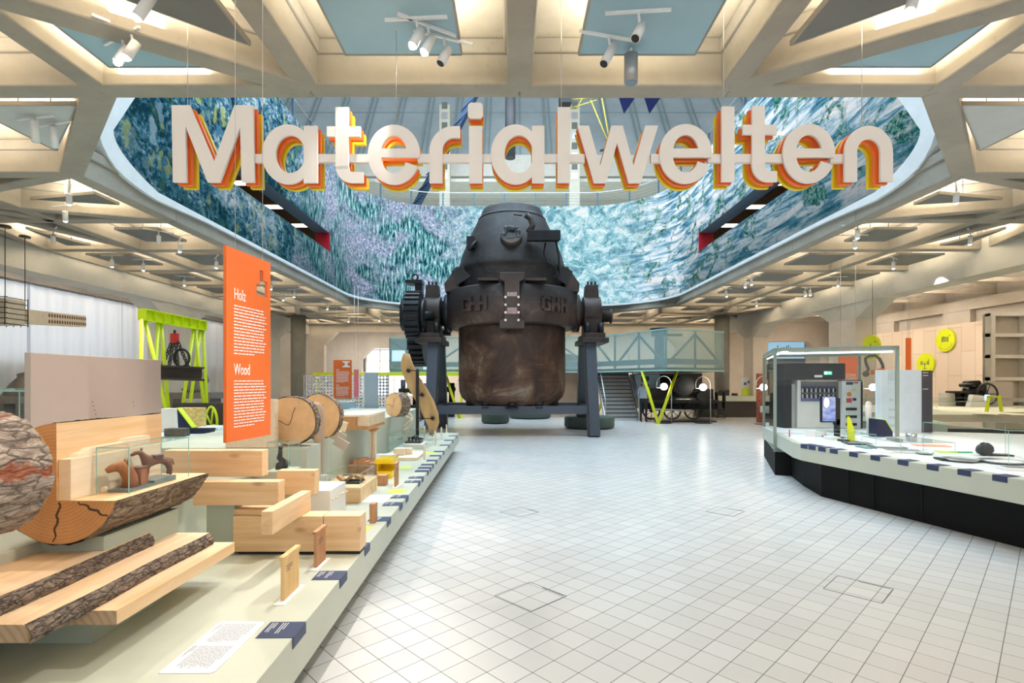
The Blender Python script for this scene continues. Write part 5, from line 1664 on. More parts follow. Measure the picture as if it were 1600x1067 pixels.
mb = MB(); mb.path([(.5, YV - 1.85, zt_ + .1), (.62, YV - 1.8, zt_ + .3), (.55, YV - 1.8, zt_ + .5), (.42, YV - 1.8, zt_ + .62)], [.1, .09, .08, .1], 8); mb.tube((.3, YV - 1.82, zt_ + .6), (.05, YV - 1.85, zt_ + .62), .025); mb.box(.7, 1.0, YV - 1.9, YV - 1.7, zt_ + .02, zt_ + .16)
mb.build('lever', IRONR, cv, world=True)
mb = MB(); mb.path([(1.0, YV - 1.75, zt_ - .2), (.95, YV - 1.72, zt_ - .5), (1.05, YV - 1.7, zt_ - .75), (1.3, YV - 1.55, zt_ - .85), (1.42, YV - 1.38, zt_ - 1.2), (1.44, YV - 1.3, zt_ - 1.75)], .028, 8); mb.path([(1.3, YV - 1.6, zt_), (1.42, YV - 1.45, zt_ - .5), (1.5, YV - 1.25, zt_ - 1.5)], .03, 8)
mb.build('gas_pipe', IRONB, cv, world=True)
mb = MB(); zl = zv(397); mb.box(-1.4, -1.15, YV - 1.25, YV - 1.0, zl - .1, zl + .25); mb.tube((-1.35, YV - 1.3, zl - .2), (-1.1, YV - 1.25, zl + .1), .05); mb.build('lifting_lug', IRONB, cv, world=True)
for a in range(5):
    an = math.radians(200 + 35 * a); mb = MB(); x, y = 1.45 * math.cos(an), YV + 1.45 * math.sin(an); mb.tube((x, y, .88), (x, y, 1.12), .13, n=14); mb.tube((x, y, .86), (x, y, .9), .2, n=14); mb.build('bottom_socket', IRONB, cv, world=True)
# trunnions, bearings, gears
zax = 3.93
for s_ in (-1, 1):
    mb = MB(); mb.lathe([(0.001, s_ * 2.0), (.62, s_ * 2.0), (.62, s_ * 2.2), (.42, s_ * 2.25), (.40, s_ * 2.4), (.28, s_ * 2.42), (.28, s_ * 2.95), (0.001, s_ * 2.95)], (0, YV, zax), 32, 'x'); mb.build('trunnion', IRONR if s_ > 0 else IRONB, cv, world=True)
    bx = s_ * 2.62
    br_ = MB(); br_.box(bx - .33, bx + .33, YV - .85, YV + .85, 3.0, 3.22); br_.box(bx - .42, bx + .42, YV - 1.0, YV + 1.0, 2.9, 3.06)
    br_.box(bx - .26, bx + .26, YV - .42, YV + .42, 3.2, 3.98); br_.tube((bx - .28, YV, 3.98), (bx + .28, YV, 3.98), .5, n=28); br_.prism([(bx - .24, 4.3), (bx + .24, 4.3), (bx + .2, 4.85), (bx - .2, 4.85)], YV - .22, YV + .22, 'y')
    bo = br_.build('bearing_block', IRONR, cv, world=True, bevel=.015)
    for dx in (-.22, .22):
        for dy in (-.72, -.5):
            MB().tube((bx + dx, YV + dy, 3.2), (bx + dx, YV + dy, 3.55), .085, n=10).build('anchor_bolt', IRONB, bo, world=True)
    for dx in (-.12, 0, .12): MB().tube((bx + dx, YV - .1, 4.84), (bx + dx, YV - .1, 4.98), .035, n=8).build('bolt', IRONB, bo, world=True)
mb = MB(); mb.lathe([(0.001, 2.95), (.2, 2.95), (.18, 3.25), (.24, 3.25), (.24, 3.3), (0.001, 3.3)], (0, YV, zax - .1), 20, 'x'); mb.build('end_cap', IRONR, cv, world=True)
def gear(name, x0, x1, cy, cz, R, n, lab=None):
    mb = MB(); hub = R * .55
    pts = []
    for k in range(n):
        for f, rr_ in ((0, R * .93), (.22, R * .93), (.32, R), (.68, R), (.78, R * .93)):
            a = 2 * PI * (k + f) / n; pts.append((cy + rr_ * math.cos(a), cz + rr_ * math.sin(a)))
    mb.prism(pts, x0, x1, 'x')
    return mb.build(name, IRONB, cv, world=True)
gear('drive_gear', -3.36, -2.90, YV - .5, 3.80, .80, 24)
gear('reduction_gear', -3.52, -3.06, YV + 1.4, 3.45, 1.24, 32)
mb = MB(); mb.tube((-3.52, YV - .5, 3.80), (-3.36, YV - .5, 3.80), .5, n=28); mb.tube((-2.90, YV - .5, 3.80), (-2.78, YV - .5, 3.80), .52, n=28); mb.build('gear_flange', IRONB, cv, world=True)
mb = MB(); mb.tube((-3.6, YV - .5, 3.80), (-2.5, YV - .45, 3.80), .16, n=14); mb.tube((-3.6, YV + 1.4, 3.45), (-2.2, YV + 1.4, 3.45), .14, n=14); mb.build('gear_shaft', IRONB, cv, world=True)
mb = MB(); mb.box(-3.5, -2.95, YV - .2, YV + .3, 4.9, 5.02); mb.box(-3.2, -2.96, YV - .1, YV + .2, 4.3, 4.9); pts = [Vector((-3.22 + .1 * math.cos(2 * PI * k / 18), YV, 5.13 + .1 * math.sin(2 * PI * k / 18))) for k in range(18)]; mb.path(pts, .03, 8, closed=True); mb.build('gear_guard', IRONB, cv, world=True)
MB().tube((-3.55, YV + .6, 2.75), (-3.55, YV + .6, 3.3), .06, n=8).build('guard_rod', IRONR, cv, world=True)
# trestle
for s_ in (-1, 1):
    for (y0, y1, lab) in ((15.95, 16.75, 0), (18.85, 18.1, 1)):
        x = s_ * 2.5; mb = MB(); mb.bar((x, y0, 0), (x, y1, 2.92), .32, .34, (0, 1, 0)); mb.build('trestle_leg', FRM, cv, world=True)
        mb = MB(); mb.bar((x - s_ * .17, y0 + .02, .02), (x - s_ * .17, y1 + .02, 2.9), .03, .38, (0, 1, 0)); mb.build('leg_flange', DARK, cv, world=True)
    MB().box(s_ * 2.5 - .16, s_ * 2.5 + .16, 16.2, 18.8, .68, .92).build('side_rail', FRM, cv, world=True)
MB().box(-2.45, 2.45, 16.05, 16.35, .68, .93).build('front_rail', FRM, cv, world=True)
MB().box(-2.45, 2.45, 18.5, 18.8, .68, .93).build('rear_rail', FRM, cv, world=True)

# round upholstered benches under and beside it
BEN = flat('dark green upholstery', lin((74, 88, 82)), .8)
def bench(x, y, r, lab):
    t_ = thing('round_bench', (x, y, 0), lab, 'bench', 'round upholstered benches')
    mb = MB(); mb.lathe([(0.001, .04), (r - .03, .04), (r, .08), (r, .36), (r - .04, .41), (0.001, .42)], (0, 0, 0), 40); mb.build('cushion', BEN, t_)
    mb = MB(); mb.tube((0, 0, 0), (0, 0, .04), r - .08, n=32); mb.build('base', BLACK, t_)
p = P(774, 660, 1394 / 66); bench(p.x, p.y, .56, 'small dark green round bench seen beneath the converter')
p = P(828, 652, 1394 / 58); bench(p.x, p.y, .95, 'wide dark green round bench seen beneath the converter, farther back')
p = P(922, 671, 1394 / 74); bench(p.x, p.y + .2, .9, 'dark green round bench beside the right trestle leg')

# ================================================================ GLAZED PLATFORM BEHIND
pf = thing('platform', (1.5, 22, 2.1), 'raised visitor platform with printed glass balustrade on slanting yellow posts', 'platform', kind=None)
outl = [(8.6, 21.3), (5.9, 20.0), (3.7, 23.7), (-5.6, 24.0), (-5.6, 25.5), (8.6, 25.4)]
mb = MB(); mb.prism(outl, 2.08, 2.22); mb.build('deck', DARK, pf, world=True)
pts = [(8.6, 21.3), (5.9, 20.0), (3.7, 23.7), (-5.6, 24.0)]
ztop_ = 3.68
def gpanel(a, b_, zl, zh, nm='glass_panel', mat=MESHG, th=.02):
    mb = MB(); mb.bar((a[0], a[1], (zl + zh) / 2), (b_[0], b_[1], (zl + zh) / 2), th, zh - zl); mb.build(nm, mat, pf, world=True)
for a, b_ in zip(pts, pts[1:]):
    gpanel(a, b_, 2.12, ztop_)
    mb = MB(); mb.bar((a[0], a[1], ztop_), (b_[0], b_[1], ztop_), .05, .05); mb.bar((a[0], a[1], 2.1), (b_[0], b_[1], 2.1), .05, .06); mb.build('glass_rail', GLEDGE, pf, world=True)
    A, B = Vector((a[0], a[1] + .12, 0)), Vector((b_[0], b_[1] + .12, 0)); L = (B - A).length; n = max(2, round(L / 1.7))
    for k in range(n + 1):
        q = A.lerp(B, k / n); MB().tube((q.x, q.y, 2.2), (q.x, q.y, ztop_ - .03), .045, n=8).build('truss_post', FRM, pf, world=True)
    for k in range(n):
        q, r_ = A.lerp(B, k / n), A.lerp(B, (k + 1) / n); za, zb = (3.55, 2.3) if k % 2 else (2.3, 3.55)
        mb = MB(); mb.bar((q.x, q.y, za), (r_.x, r_.y, zb), .06, .08); mb.build('truss_diagonal', FRM, pf, world=True)
    mb = MB(); mb.bar((A.x, A.y, 2.75 - .3), (B.x, B.y, 2.45), .05, .22); mb.build('truss_chord', FRM, pf, world=True)
# yellow raking posts and edge beam
for (b0, b1) in (((1028.5, 662, None), (1003, 578)), ((1028.5, 662, None), (1058, 577)), ((932, 652, None), (957, 578))):
    base = PZ(b0[0], b0[1], 0); top = P(b1[0], b1[1], base.y + .0)
    top = Vector((top.x, base.y + .35, 2.09))
    top.x = (b1[0] - 800) * top.y / F
    MB().tube(base, top, .06, n=12).build('raking_post', YEL, pf, world=True)
for a, b_ in (((-2.4, 23.9), (-3.1, 24.3)), ((-5.2, 24.0), (-4.6, 24.3)), ((-.6, 24.0), (.2, 24.3))):
    MB().tube((a[0], a[1], 0), (b_[0], b_[1], 2.09), .06, n=12).build('raking_post', YEL, pf, world=True)
MB().box(-9.0, -2.2, 23.75, 23.9, 1.93, 2.08).build('edge_beam', YEL, pf, world=True)
for x in (-8.9, -2.3): MB().box(x - .05, x + .05, 23.78, 23.88, 0, 1.95).build('beam_post', YEL, pf, world=True)
# dark box cabin at the left end of the platform
MB().box(-5.62, -4.3, 24.1, 25.4, 2.22, 3.62).build('cabin', flat('blue grey cabin', lin((104, 126, 134)), .4), pf, world=True)
MB().box(-5.5, -4.9, 24.04, 24.1, 2.6, 3.1).build('cabin_window', emit('cabin light', (.8, .9, 1), 1.0), pf, world=True)
# staircase up to the platform
sr = thing('staircase', (4.1, 22.3, 0), 'straight metal staircase with grey treads rising to the glazed platform', 'staircase')
TR = flat('pale stair riser', lin((186, 186, 186)), .5)
n = 13
for k in range(n):
    y = 22.4 + .17 * k; z = 2.14 * (k + 1) / n
    MB().box(3.98, 5.35, y, y + .02, z - .165, z - .03).build('riser', TR, sr, world=True)
    MB().box(3.98, 5.35, y - .02, y + .24, z - .03, z).build('tread', DARK, sr, world=True)
for x in (3.95, 5.38):
    mb = MB(); mb.bar((x, 22.3, -.0), (x, 24.6, 2.1), .04, .28); mb.build('stringer', CHROME, sr, world=True)
    mb = MB(); mb.path([(x, 22.2, .0), (x, 22.25, .95), (x, 24.4, 3.05)], .025, 8); mb.build('handrail', CHROME, sr, world=True)

# locomotive-like engine under the platform
en = thing('steam_engine', (7.1, 23.4, 0), 'black steam engine with wheels and rods beneath the glazed platform', 'engine')
ENG = flat('engine black', (.02, .02, .022), .35, .3, .3, 3)
MB().box(5.7, 8.8, 22.9, 25.0, .45, 1.35).build('frame', ENG, en, world=True, bevel=.03)
MB().tube((7.2, 21.9, 1.65 - .15), (7.2, 25.0, 1.5), .42, n=28).build('boiler', ENG, en, world=True)
MB().tube((7.2, 21.85, 1.5), (7.2, 21.9, 1.5), .3, n=24).build('smokebox_door', IRONB, en, world=True)
MB().box(5.75, 8.75, 22.2, 22.9, .75, .9).build('buffer_beam', ENG, en, world=True)
for x in (6.0, 6.9, 7.8):
    mb = MB(); c = Vector((x, 22.6, .42)); mb.path([c + Vector((.36 * math.cos(2 * PI * k / 24), 0, .36 * math.sin(2 * PI * k / 24))) for k in range(24)], .04, 8, closed=True)
    for k in range(8): a = 2 * PI * k / 8; mb.tube(c, c + Vector((.34 * math.cos(a), 0, .34 * math.sin(a))), .016, n=6)
    mb.tube(c - Vector((0, .06, 0)), c + Vector((0, .06, 0)), .08, n=12); mb.build('wheel', ENG, en, world=True)
mb = MB(); mb.bar((6.0, 22.5, .5), (7.8, 22.5, .4), .03, .07); mb.tube((7.0, 22.5, .9), (8.1, 22.5, .9), .1, n=12); mb.build('connecting_rod', CHROME, en, world=True)
MB().tube((8.0, 22.5, 1.05), (8.0, 22.1, 1.05), .2, n=18).build('buffer', IRONB, en, world=True)
mb = MB(); 
for k in range(3): mb.box(8.85, 9.2, 22.6, 22.9, .15 + .32 * k, .19 + .32 * k)
mb.box(8.85, 8.88, 22.6, 22.9, .1, 1.2); mb.box(9.17, 9.2, 22.6, 22.9, .1, 1.2); mb.build('step_ladder', ENG, en, world=True)
MB().box(5.5, 6.6, 23.4, 24.6, 1.0, 2.0).build('control_cabinet', flat('pale blue cabinet', lin((150, 170, 186)), .5), en, world=True)
for z in (1.35, 1.7): MB().box(5.75, 6.1, 23.36, 23.4, z, z + .2).build('gauge_panel', BLACK, en, world=True)
MB().box(5.8, 8.7, 24.0, 25.0, 1.35, 2.05).build('cab', ENG, en, world=True)
mb = MB(); mb.tube((6.6, 23.5, 3.7), (6.6, 23.5, 4.0), .35, n=20); mb.tube((6.6, 23.5, 3.95), (6.6, 23.5, 4.05), .42, n=20); mb.box(6.4, 7.6, 23.4, 23.6, 3.7, 3.8); mb.build('chimney_cap', ENG, en, world=True)
mb = MB(); mb.tube((6.6, 23.5, 2.2), (6.6, 23.5, 3.72), .22, n=16); mb.build('chimney', ENG, en, world=True)
gp = MB(); gp.box(6.1, 8.2, 21.6, 21.63, 0.05, 1.05); gp.build('guard_glass', GLASS, en, world=True)
MB().box(6.0, 8.4, 21.5, 22.2, 0, .05).build('track_plate', DARK, en, world=True)

GLOBE = emit('lit globe', (1.0, .9, .74), 14)
def hoop(px, py, Y, lab, r=.3):
    p = P(px, py, Y); t_ = thing('hoop_lamp', (p.x, p.y, 0), lab, 'lamp', 'hoop lamps with glowing globes')
    mb = MB(); mb.sphere((0, 0, p.z), .14 * Y / 21, 16); mb.build('globe', GLOBE, t_)
    R = r; pts = [Vector((R * math.cos(PI * k / 16), 0, p.z + .1 + R * 1.1 * math.sin(PI * k / 16))) for k in range(17)]
    pts = [Vector((R, 0, 0.02))] + pts + [Vector((-R, 0, p.z - .05)), Vector((0, 0, p.z - .05))]
    mb = MB(); mb.path(pts, .018, 6); mb.build('hoop', CHROME, t_)
    mb = MB(); mb.tube((0, 0, 0), (0, 0, .02), R + .04, n=20); mb.build('foot', DARK, t_)
hoop(1037.5, 604, 21.1, 'hoop lamp with glowing globe beside the yellow V-shaped posts')
hoop(1098.5, 605, 21.1, 'hoop lamp with glowing globe in front of the steam engine')
hoop(1193, 605, 20.5, 'hoop lamp with glowing globe seen left of the tall glass cabinet frame')
hoop(1226, 604, 26, 'hoop lamp with small glowing globe seen beside the dark machine')
hoop(1364, 605, 15.6, 'hoop lamp with glowing globe seen between machine and white cabinet')

# visitor by the engine
def person(loc, lab, shirt, trous, skin, hair, rz=0, lean=0.1):
    t_ = thing('person', loc, lab, 'person', rz=rz)
    V, E, R = [], [], []
    def ch(pts, parent=None):
        prev = parent
        for p, r in pts:
            V.append(p); R.append(r); i = len(V) - 1
            if prev is not None: E.append((prev, i))
            prev = i
        return prev
    ch([((0, 0, .95), .13)])
    chest = ch([((0, -.01, 1.12), .125), ((0, -.03, 1.32), .15), ((0, -.03, 1.44), .09)], 0)
    ch([((0, -.04, 1.50), .05), ((0, -.05, 1.57), .065), ((0, -.06, 1.64), .085), ((0, -.055, 1.72), .06)], chest)
    for s_ in (-1, 1):
        ch([((s_ * .17, -.03, 1.40), .065), ((s_ * .22, 0, 1.18), .046), ((s_ * .2, -.12, .98), .036), ((s_ * .18, -.18, .9), .03)], chest)
        ch([((s_ * .1, 0, .84), .09), ((s_ * .105, -.02, .5), .06), ((s_ * .11, .03, .1), .042), ((s_ * .11, -.03, .04), .04), ((s_ * .12, -.12, .03), .035)], 0)
    me = bpy.data.meshes.new('body'); me.from_pydata(V, E, [])
    # trousers, shirt, skin and hair by height on one surface
    m, tt, bb = nt('person cloth'); tc = N(tt, 'ShaderNodeTexCoord'); sp_ = N(tt, 'ShaderNodeSeparateXYZ'); tt.links.new(tc.outputs['Object'], sp_.inputs[0])
    rr_ = N(tt, 'ShaderNodeValToRGB'); rr_.color_ramp.interpolation = 'CONSTANT'
    while len(rr_.color_ramp.elements) < 5: rr_.color_ramp.elements.new(.5)
    for el, (p_, c_) in zip(rr_.color_ramp.elements, ((0, (.01, .01, .01)), (.04, trous), (.5, shirt), (.765, skin), (.86, hair))): el.position = p_; el.color = tuple(c_) + (1,)
    tt.links.new(mth(tt, 'DIVIDE', sp_.outputs[2], 1.95), rr_.inputs[0]); tt.links.new(rr_.outputs[0], bb.inputs['Base Color']); bb.inputs['Roughness'].default_value = .8
    me.materials.append(m)
    o = bpy.data.objects.new('body', me); COL.objects.link(o); o.parent = t_
    sk = o.modifiers.new('skin', 'SKIN'); sk.use_smooth_shade = True
    for i, sv in enumerate(me.skin_vertices[0].data): sv.radius = (R[i] * (1.25 if i in (0, 1, 2) else 1), R[i]); sv.use_root = (i == 0)
    sb = o.modifiers.new('sub', 'SUBSURF'); sb.levels = 2; sb.render_levels = 2
    mb = MB(); mb.sphere((0, -.045, 1.70), .1, 14, (.9, 1.0, .8)); mb.build('hair', flat('dark hair', hair, .8), t_)
    for s_ in (-1, 1):
        mb = MB(); c = Vector((s_ * .18, -.2, .87))
        for k in range(4): mb.path([c + Vector((-.03 + .02 * k, 0, 0)), c + Vector((-.03 + .02 * k, -.03, -.045)), c + Vector((-.03 + .02 * k, -.025, -.08 + .008 * abs(k - 1.5)))], .009, 6)
        mb.path([c + Vector((-s_ * .035, 0, .01)), c + Vector((-s_ * .055, -.03, -.03))], .01, 6); mb.build('fingers', flat('skin tone', skin, .6), t_)
    return t_
person((5.35 + .1, 21.75, 0), 'visitor in grey shirt and dark trousers standing by the engine', lin((150, 160, 172)), (.012, .012, .016), lin((196, 150, 128)), (.03, .02, .015), rz=math.radians(150))

# ================================================================ RIGHT DISPLAY TABLE
ZR = .75
rt_ = thing('display_table', (6.5, 5.5, 0), 'large angular display table with pale top and black base on the right', 'display table')
topo = [(5.45, 2.4), (4.92, 4.95), (4.33, 7.84), (4.36, 8.15), (4.66, 9.1), (5.2, 10.9), (9.6, 9.2), (9.4, 2.4)]
mb = MB(); mb.prism(topo, .51, ZR); mb.build('top', SAGE, rt_, world=True, bevel=.004)
WT = flat('white table surface', (.80, .81, .81), .35, var=.02)
inn = [(5.6, 2.5), (5.05, 5.0), (4.42, 7.9), (4.45, 8.15), (4.75, 9.1), (5.25, 10.7), (9.5, 9.1), (9.3, 2.5)]
mb = MB(); mb.prism(inn, ZR, ZR + .003); mb.build('white_surface', WT, rt_, world=True)
BB = flat('black plinth board', (.004, .004, .0045), .7, var=.05)
BB.node_tree.nodes['Principled BSDF'].inputs['Specular IOR Level'].default_value = .25
baseo = [(5.85, 2.4), (5.19, 5.32), (4.55, 7.72), (4.72, 8.5), (4.98, 9.35), (6.5, 10.0), (9.2, 9.0), (9.1, 2.4)]
mb = MB(); mb.prism(baseo, 0, .51); mb.build('base', BB, rt_, world=True)
for (x, y) in ((4.67, 7.27), (4.76, 6.9), (4.93, 6.3), (5.3, 4.85), (5.52, 3.85)):
    mb = MB(); mb.box(x - .015, x + .004, y - .003, y + .003, .01, .5); mb.build('panel_joint', flat('joint black', (.004, .004, .004), .6), rt_, world=True)  # near-black strips marking the joints between the base boards
def RE(y): return 4.92 - (y - 4.95) * (.59 / 2.89)
rlab = ['the one nearest the glass cabinet', 'the second of the three close together', 'the third of the three close together', 'the fourth from the cabinet', 'the fifth from the cabinet', 'the sixth from the cabinet', 'the seventh from the cabinet',
        'the eighth from the cabinet', 'the ninth from the cabinet', 'the last before the orange marker']
for k, (px, py) in enumerate(((1250, 698.5), (1263, 700.5), (1276, 703), (1295, 706), (1325, 711), (1359, 716.5), (1396, 723.5), (1437, 731), (1482, 739), (1536, 748))):
    y = F * (EYE - ZR + .01) / (py - 2.5 - HOR); x = RE(y)
    t_ = thing('label_card', (x, y, ZR), 'navy label card on the right table edge, %s' % rlab[k], 'label', 'navy label cards on the right display table', rz=math.atan2(.59, 2.89))
    hl = .068
    mb = MB(); mb.prism([(-.004, -.055), (-.0015, -.055), (-.0015, .0008), (.17, .0035), (.17, .006), (-.004, .006)], -hl, hl, 'y'); mb.build('card', NAVY, t_)
om = thing('orange_marker', (RE(4.0) , 4.72, ZR), 'orange stepped marker card at the table edge, cut by the picture border', 'marker', rz=math.atan2(.59, 2.89))
om.location = (RE(4.78), 4.78, ZR)
mb = MB(); mb.prism([(-.16, 0), (.2, 0), (.2, -.2), (.02, -.2), (.02, -.12), (-.1, -.12), (-.1, -.07), (-.16, -.07)], -.008, -.002, 'x'); mb.xf(Matrix.Rotation(PI, 4, 'Z')); mb.build('front', ORANGE, om)
MB().box(-.006, .3, -.2, .16, .004, .008).build('top', ORANGE, om)

# cabinet: tall glass vitrine with black base, turned about 22 degrees
CA = math.atan2(-.68, 1.71)
tc_ = thing('glass_vitrine', (4.75, 9.48, 0), 'tall framed glass vitrine on a black base holding a machine', 'glass vitrine', rz=CA)
W0, D0, HT = 1.84, 2.6, 2.28
FRG = flat('grey green vitrine frame', lin((140, 152, 142)), .45, .2)
MB().box(0, W0, 0, D0, 0, .42).build('base', BB, tc_)
MB().box(-.004, W0 + .004, -.004, D0, .42, .47).build('base_trim', FRG, tc_)
for a in ((0.01, W0, 0, .01), (0.01, W0, D0 - .01, D0), (0, .01, 0, D0), (W0 - .01, W0, 0, D0)):
    MB().box(a[0], a[1], a[2], a[3], .47, HT).build('pane', GLASS, tc_)
for x in (0, W0):
    for y in (0, D0): MB().box(x - .025, x + .025, y - .025, y + .025, .42, HT).build('corner_post', FRG, tc_)
for a in ((0, W0, -.025, .025), (0, W0, D0 - .025, D0 + .025), (-.025, .025, 0, D0), (W0 - .025, W0 + .025, 0, D0)):
    MB().box(a[0], a[1], a[2], a[3], HT - .05, HT + .01).build('top_rail', FRG, tc_)
MB().box(.03, W0 - .03, .03, D0 - .03, HT - .002, HT + .006).build('top_glass', GLASS, tc_)
LED = emit('vitrine light strip', (.95, .98, 1), 3.5)
MB().box(.05, W0 - .05, .05, .075, HT - .1, HT - .07).build('light_strip', LED, tc_)
MB().box(.05, .075, .1, D0 - .1, HT - .1, HT - .08).build('light_strip', LED, tc_)
MB().box(.03, W0 - .03, .03, D0 - .03, .471, .76).build('deck', WT, tc_)

# machine (bobbin tester) behind / in the vitrine, placed in world space
YM = 10.4
MG = flat('machine light grey', lin((206, 208, 206)), .45); MD = flat('machine charcoal', lin((28, 28, 31)), .5)
mc = thing('laboratory_machine', (5.7, YM, .76), 'grey cabinet machine with a bank of small fittings and a black hood, in the vitrine', 'machine')
def bx(px0, px1, py0, py1, y, d, nm, mat, parent, bevel=0, **k):
    a, b_ = P(px0, py1, y), P(px1, py0, y); mb = MB(); mb.box(a.x, b_.x, y, y + d, a.z, b_.z); return mb.build(nm, mat, parent, world=parent is not None, bevel=bevel, **k)
def zpx(z, y): return HOR - (z - EYE) * F / y
bx(1246, 1312, 594, zpx(.765, YM), YM, .5, 'cabinet', MG, mc, .006)
bx(1225, 1321, 567.5, 593, YM - .05, .7, 'hood', MD, mc, .006)
bx(1225, 1237, 592, zpx(.765, YM), YM + .02, .6, 'side_frame', MD, mc)
bx(1233, 1246, 600, zpx(.765, YM), YM + .1, .4, 'side_panel', MG, mc)
bx(1252, 1310, 596, 627, YM - .012, .01, 'bank_window', flat('bank recess', lin((96, 92, 88)), .5), mc)
for r_ in range(2):
    for k in range(16): bx(1253.5 + k * 3.4, 1255.5 + k * 3.4, 607 + r_ * 9, 613 + r_ * 9, YM - .03, .018, 'fitting', DARK if k % 2 else CHROME, mc)
bx(1252, 1276, 604, 606, YM - .03, .01, 'blue_rail', flat('rail blue', lin((44, 60, 130)), .5), mc); bx(1279, 1305, 604, 606, YM - .03, .01, 'blue_rail', flat('rail blue'  , lin((44, 60, 130)), .5), mc)
bx(1252, 1286, 619, 627, YM - .02, .01, 'lower_panel', flat('violet panel', lin((96, 100, 140)), .5), mc)
bx(1316, 1345, 594.5, zpx(.765, YM - .1), YM - .1, .5, 'control_column', MG, mc, .004)
bx(1313, 1347, 593.5, 595, YM - .12, .55, 'column_cap', MD, mc)
bx(1345, 1348, 596, zpx(.765, YM - .1), YM - .1, .5, 'column_edge', MD, mc)
bx(1322.5, 1333, 597, 601, YM - .112, .01, 'display', flat('display teal', lin((30, 60, 72)), .3), mc)
bx(1335, 1341, 597, 599, YM - .112, .01, 'red_badge', flat('badge red', lin((180, 40, 60)), .5), mc)
p = P(1327.5, 616, YM - .12); MB().tube((p.x, p.y, p.z), (p.x, p.y + .02, p.z), .042, n=18).build('rotary_switch', flat('switch amber', lin((190, 120, 30)), .5), mc, world=True)
bx(1323, 1331, 622, 629, YM - .112, .01, 'red_plate', flat('plate red', lin((186, 70, 84)), .5), mc); bx(1333, 1338, 622, 626, YM - .112, .01, 'dark_plate', MD, mc); bx(1332, 1337.5, 607, 611, YM - .112, .01, 'yellow_plate', flat('plate yellow', lin((206, 206, 140)), .5), mc)
for py in (637, 649, 661): bx(1322, 1339, py, py + 4, YM - .112, .01, 'vent_slot', BLACK, mc)
# emergency exit sign seen behind the vitrine
es = thing('exit_sign', (6.0, YM - .06, 1.9), 'small green emergency exit sign with white pictogram and arrow on the black hood', 'exit sign')
bx(1288, 1300, 580, 585.5, YM - .08, .02, 'body', emit('exit green', (.0, .55, .28), .9), es)
bx(1288.6, 1293.2, 580.6, 584.9, YM - .084, .003, 'pictogram', emit('exit white', (.9, 1, .95), .9), es)
p = P(1296.8, 582.7, YM - .085); mb = MB(); mb.prism([(p.x - .028, p.z), (p.x, p.z + .022), (p.x, p.z + .009), (p.x + .024, p.z + .009), (p.x + .024, p.z - .009), (p.x, p.z - .009), (p.x, p.z - .022)], p.y, p.y + .002, 'y'); mb.build('arrow', emit('exit white'  , (.9, 1, .95), .9), es, world=True)
bx(1273.5, 1285, 586, 589.5, YM - .08, .02, 'number_plate', OFFW, mc)
# upright monitor
mo = thing('monitor', (5.45, 8.75, ZR), 'upright black monitor with a pale blue picture on the right table', 'monitor')
m, t, b = nt('monitor picture'); v = coords(t, (3, 1, 6)); nn_ = noise(t, v, 1.5, 4); c = ramp(t, nn_, [(.35, lin((90, 120, 215))), (.6, lin((190, 205, 245))), (.75, lin((240, 244, 255)))])
t.links.new(c, b.inputs['Emission Color']); b.inputs['Emission Strength'].default_value = .8; b.inputs['Base Color'].default_value = (0, 0, 0, 1)
bx(1284, 1308, 619, 660, 8.72, .06, 'housing', BLACK, mo, .004); bx(1285.5, 1305.5, 620, 658, 8.712, .006, 'screen', m, mo)
mb = MB(); c_ = P(1291.5, 629, 8.708); mb.lathe([(0.0001, 0), (.047, 0)], (0, 0, 0), 24, 'y'); mb.xf(Matrix.Translation(c_) @ Matrix.Diagonal((1, 1, 1.75, 1))); mb.build('caption_oval', emit('oval white', (.9, .93, 1), .9), mo, world=True)
bx(1307, 1313, 622, 664, 8.78, .1, 'stand_post', BLACK, mo); MB().box(5.25, 5.5, 8.65, 8.9, ZR + .003, ZR + .02).build('foot', BLACK, mo, world=True); mb = MB(); p = P(1309, 664, 8.8); mb.box(p.x - .03, p.x + .03, 8.78, 8.86, ZR + .02, p.z + .1); mb.build('stem', BLACK, mo, world=True)
# yellow upright wedge
yw = thing('yellow_fin', (0, 0, 0), 'acid yellow upright triangular fin on the right table', 'fin')
p = PZ(1330, 690, ZR); yw.location = (p.x, p.y, ZR + .003)
mb = MB(); mb.prism([(-.06, 0), (.05, 0), (.06, .14), (-.03, .39), (-.06, .39)], -.01, .01, 'y'); mb.build('blade', YEL, yw); MB().box(-.09, .1, -.06, .06, 0, .006).build('foot', BLACK, yw)
# white rounded paddle and navy wedge on an oval base
ws = thing('white_paddle', (0, 0, 0), 'white rounded paddle shape standing on the right table', 'exhibit')
p = PZ(1357, 680, ZR + .02); ws.location = (p.x, p.y, ZR + .02)
mb = MB(); mb.path([(0, 0, 0), (0, 0, .22), (0, 0, .34), (0, 0, .44), (0, 0, .52)], [.035, .035, .05, .062, .055], 16); mb.sphere((0, 0, .53), .054, 16); mb.xf(Matrix.Diagonal((1, .5, 1, 1))); mb.build('paddle', OFFW, ws)
ow = thing('tilted_console', (0, 0, 0), 'navy wedge console with yellow edge on the right table', 'console')
p = PZ(1375, 682, ZR + .02); ow.location = (p.x, p.y, ZR + .02)
mb = MB(); mb.prism([(-.12, 0), (.14, 0), (.14, .09), (.02, .28), (-.12, .30)], -.1, .1, 'y'); mb.build('body', flat('deep navy', lin((22, 28, 62)), .45), ow)
mb = MB(); mb.bar((.14, 0, .1), (.02, 0, .29), .2, .012, (1, 0, 1)); mb.build('screen_edge', GREENY, ow)
p = PZ(1370, 684, ZR + .003)
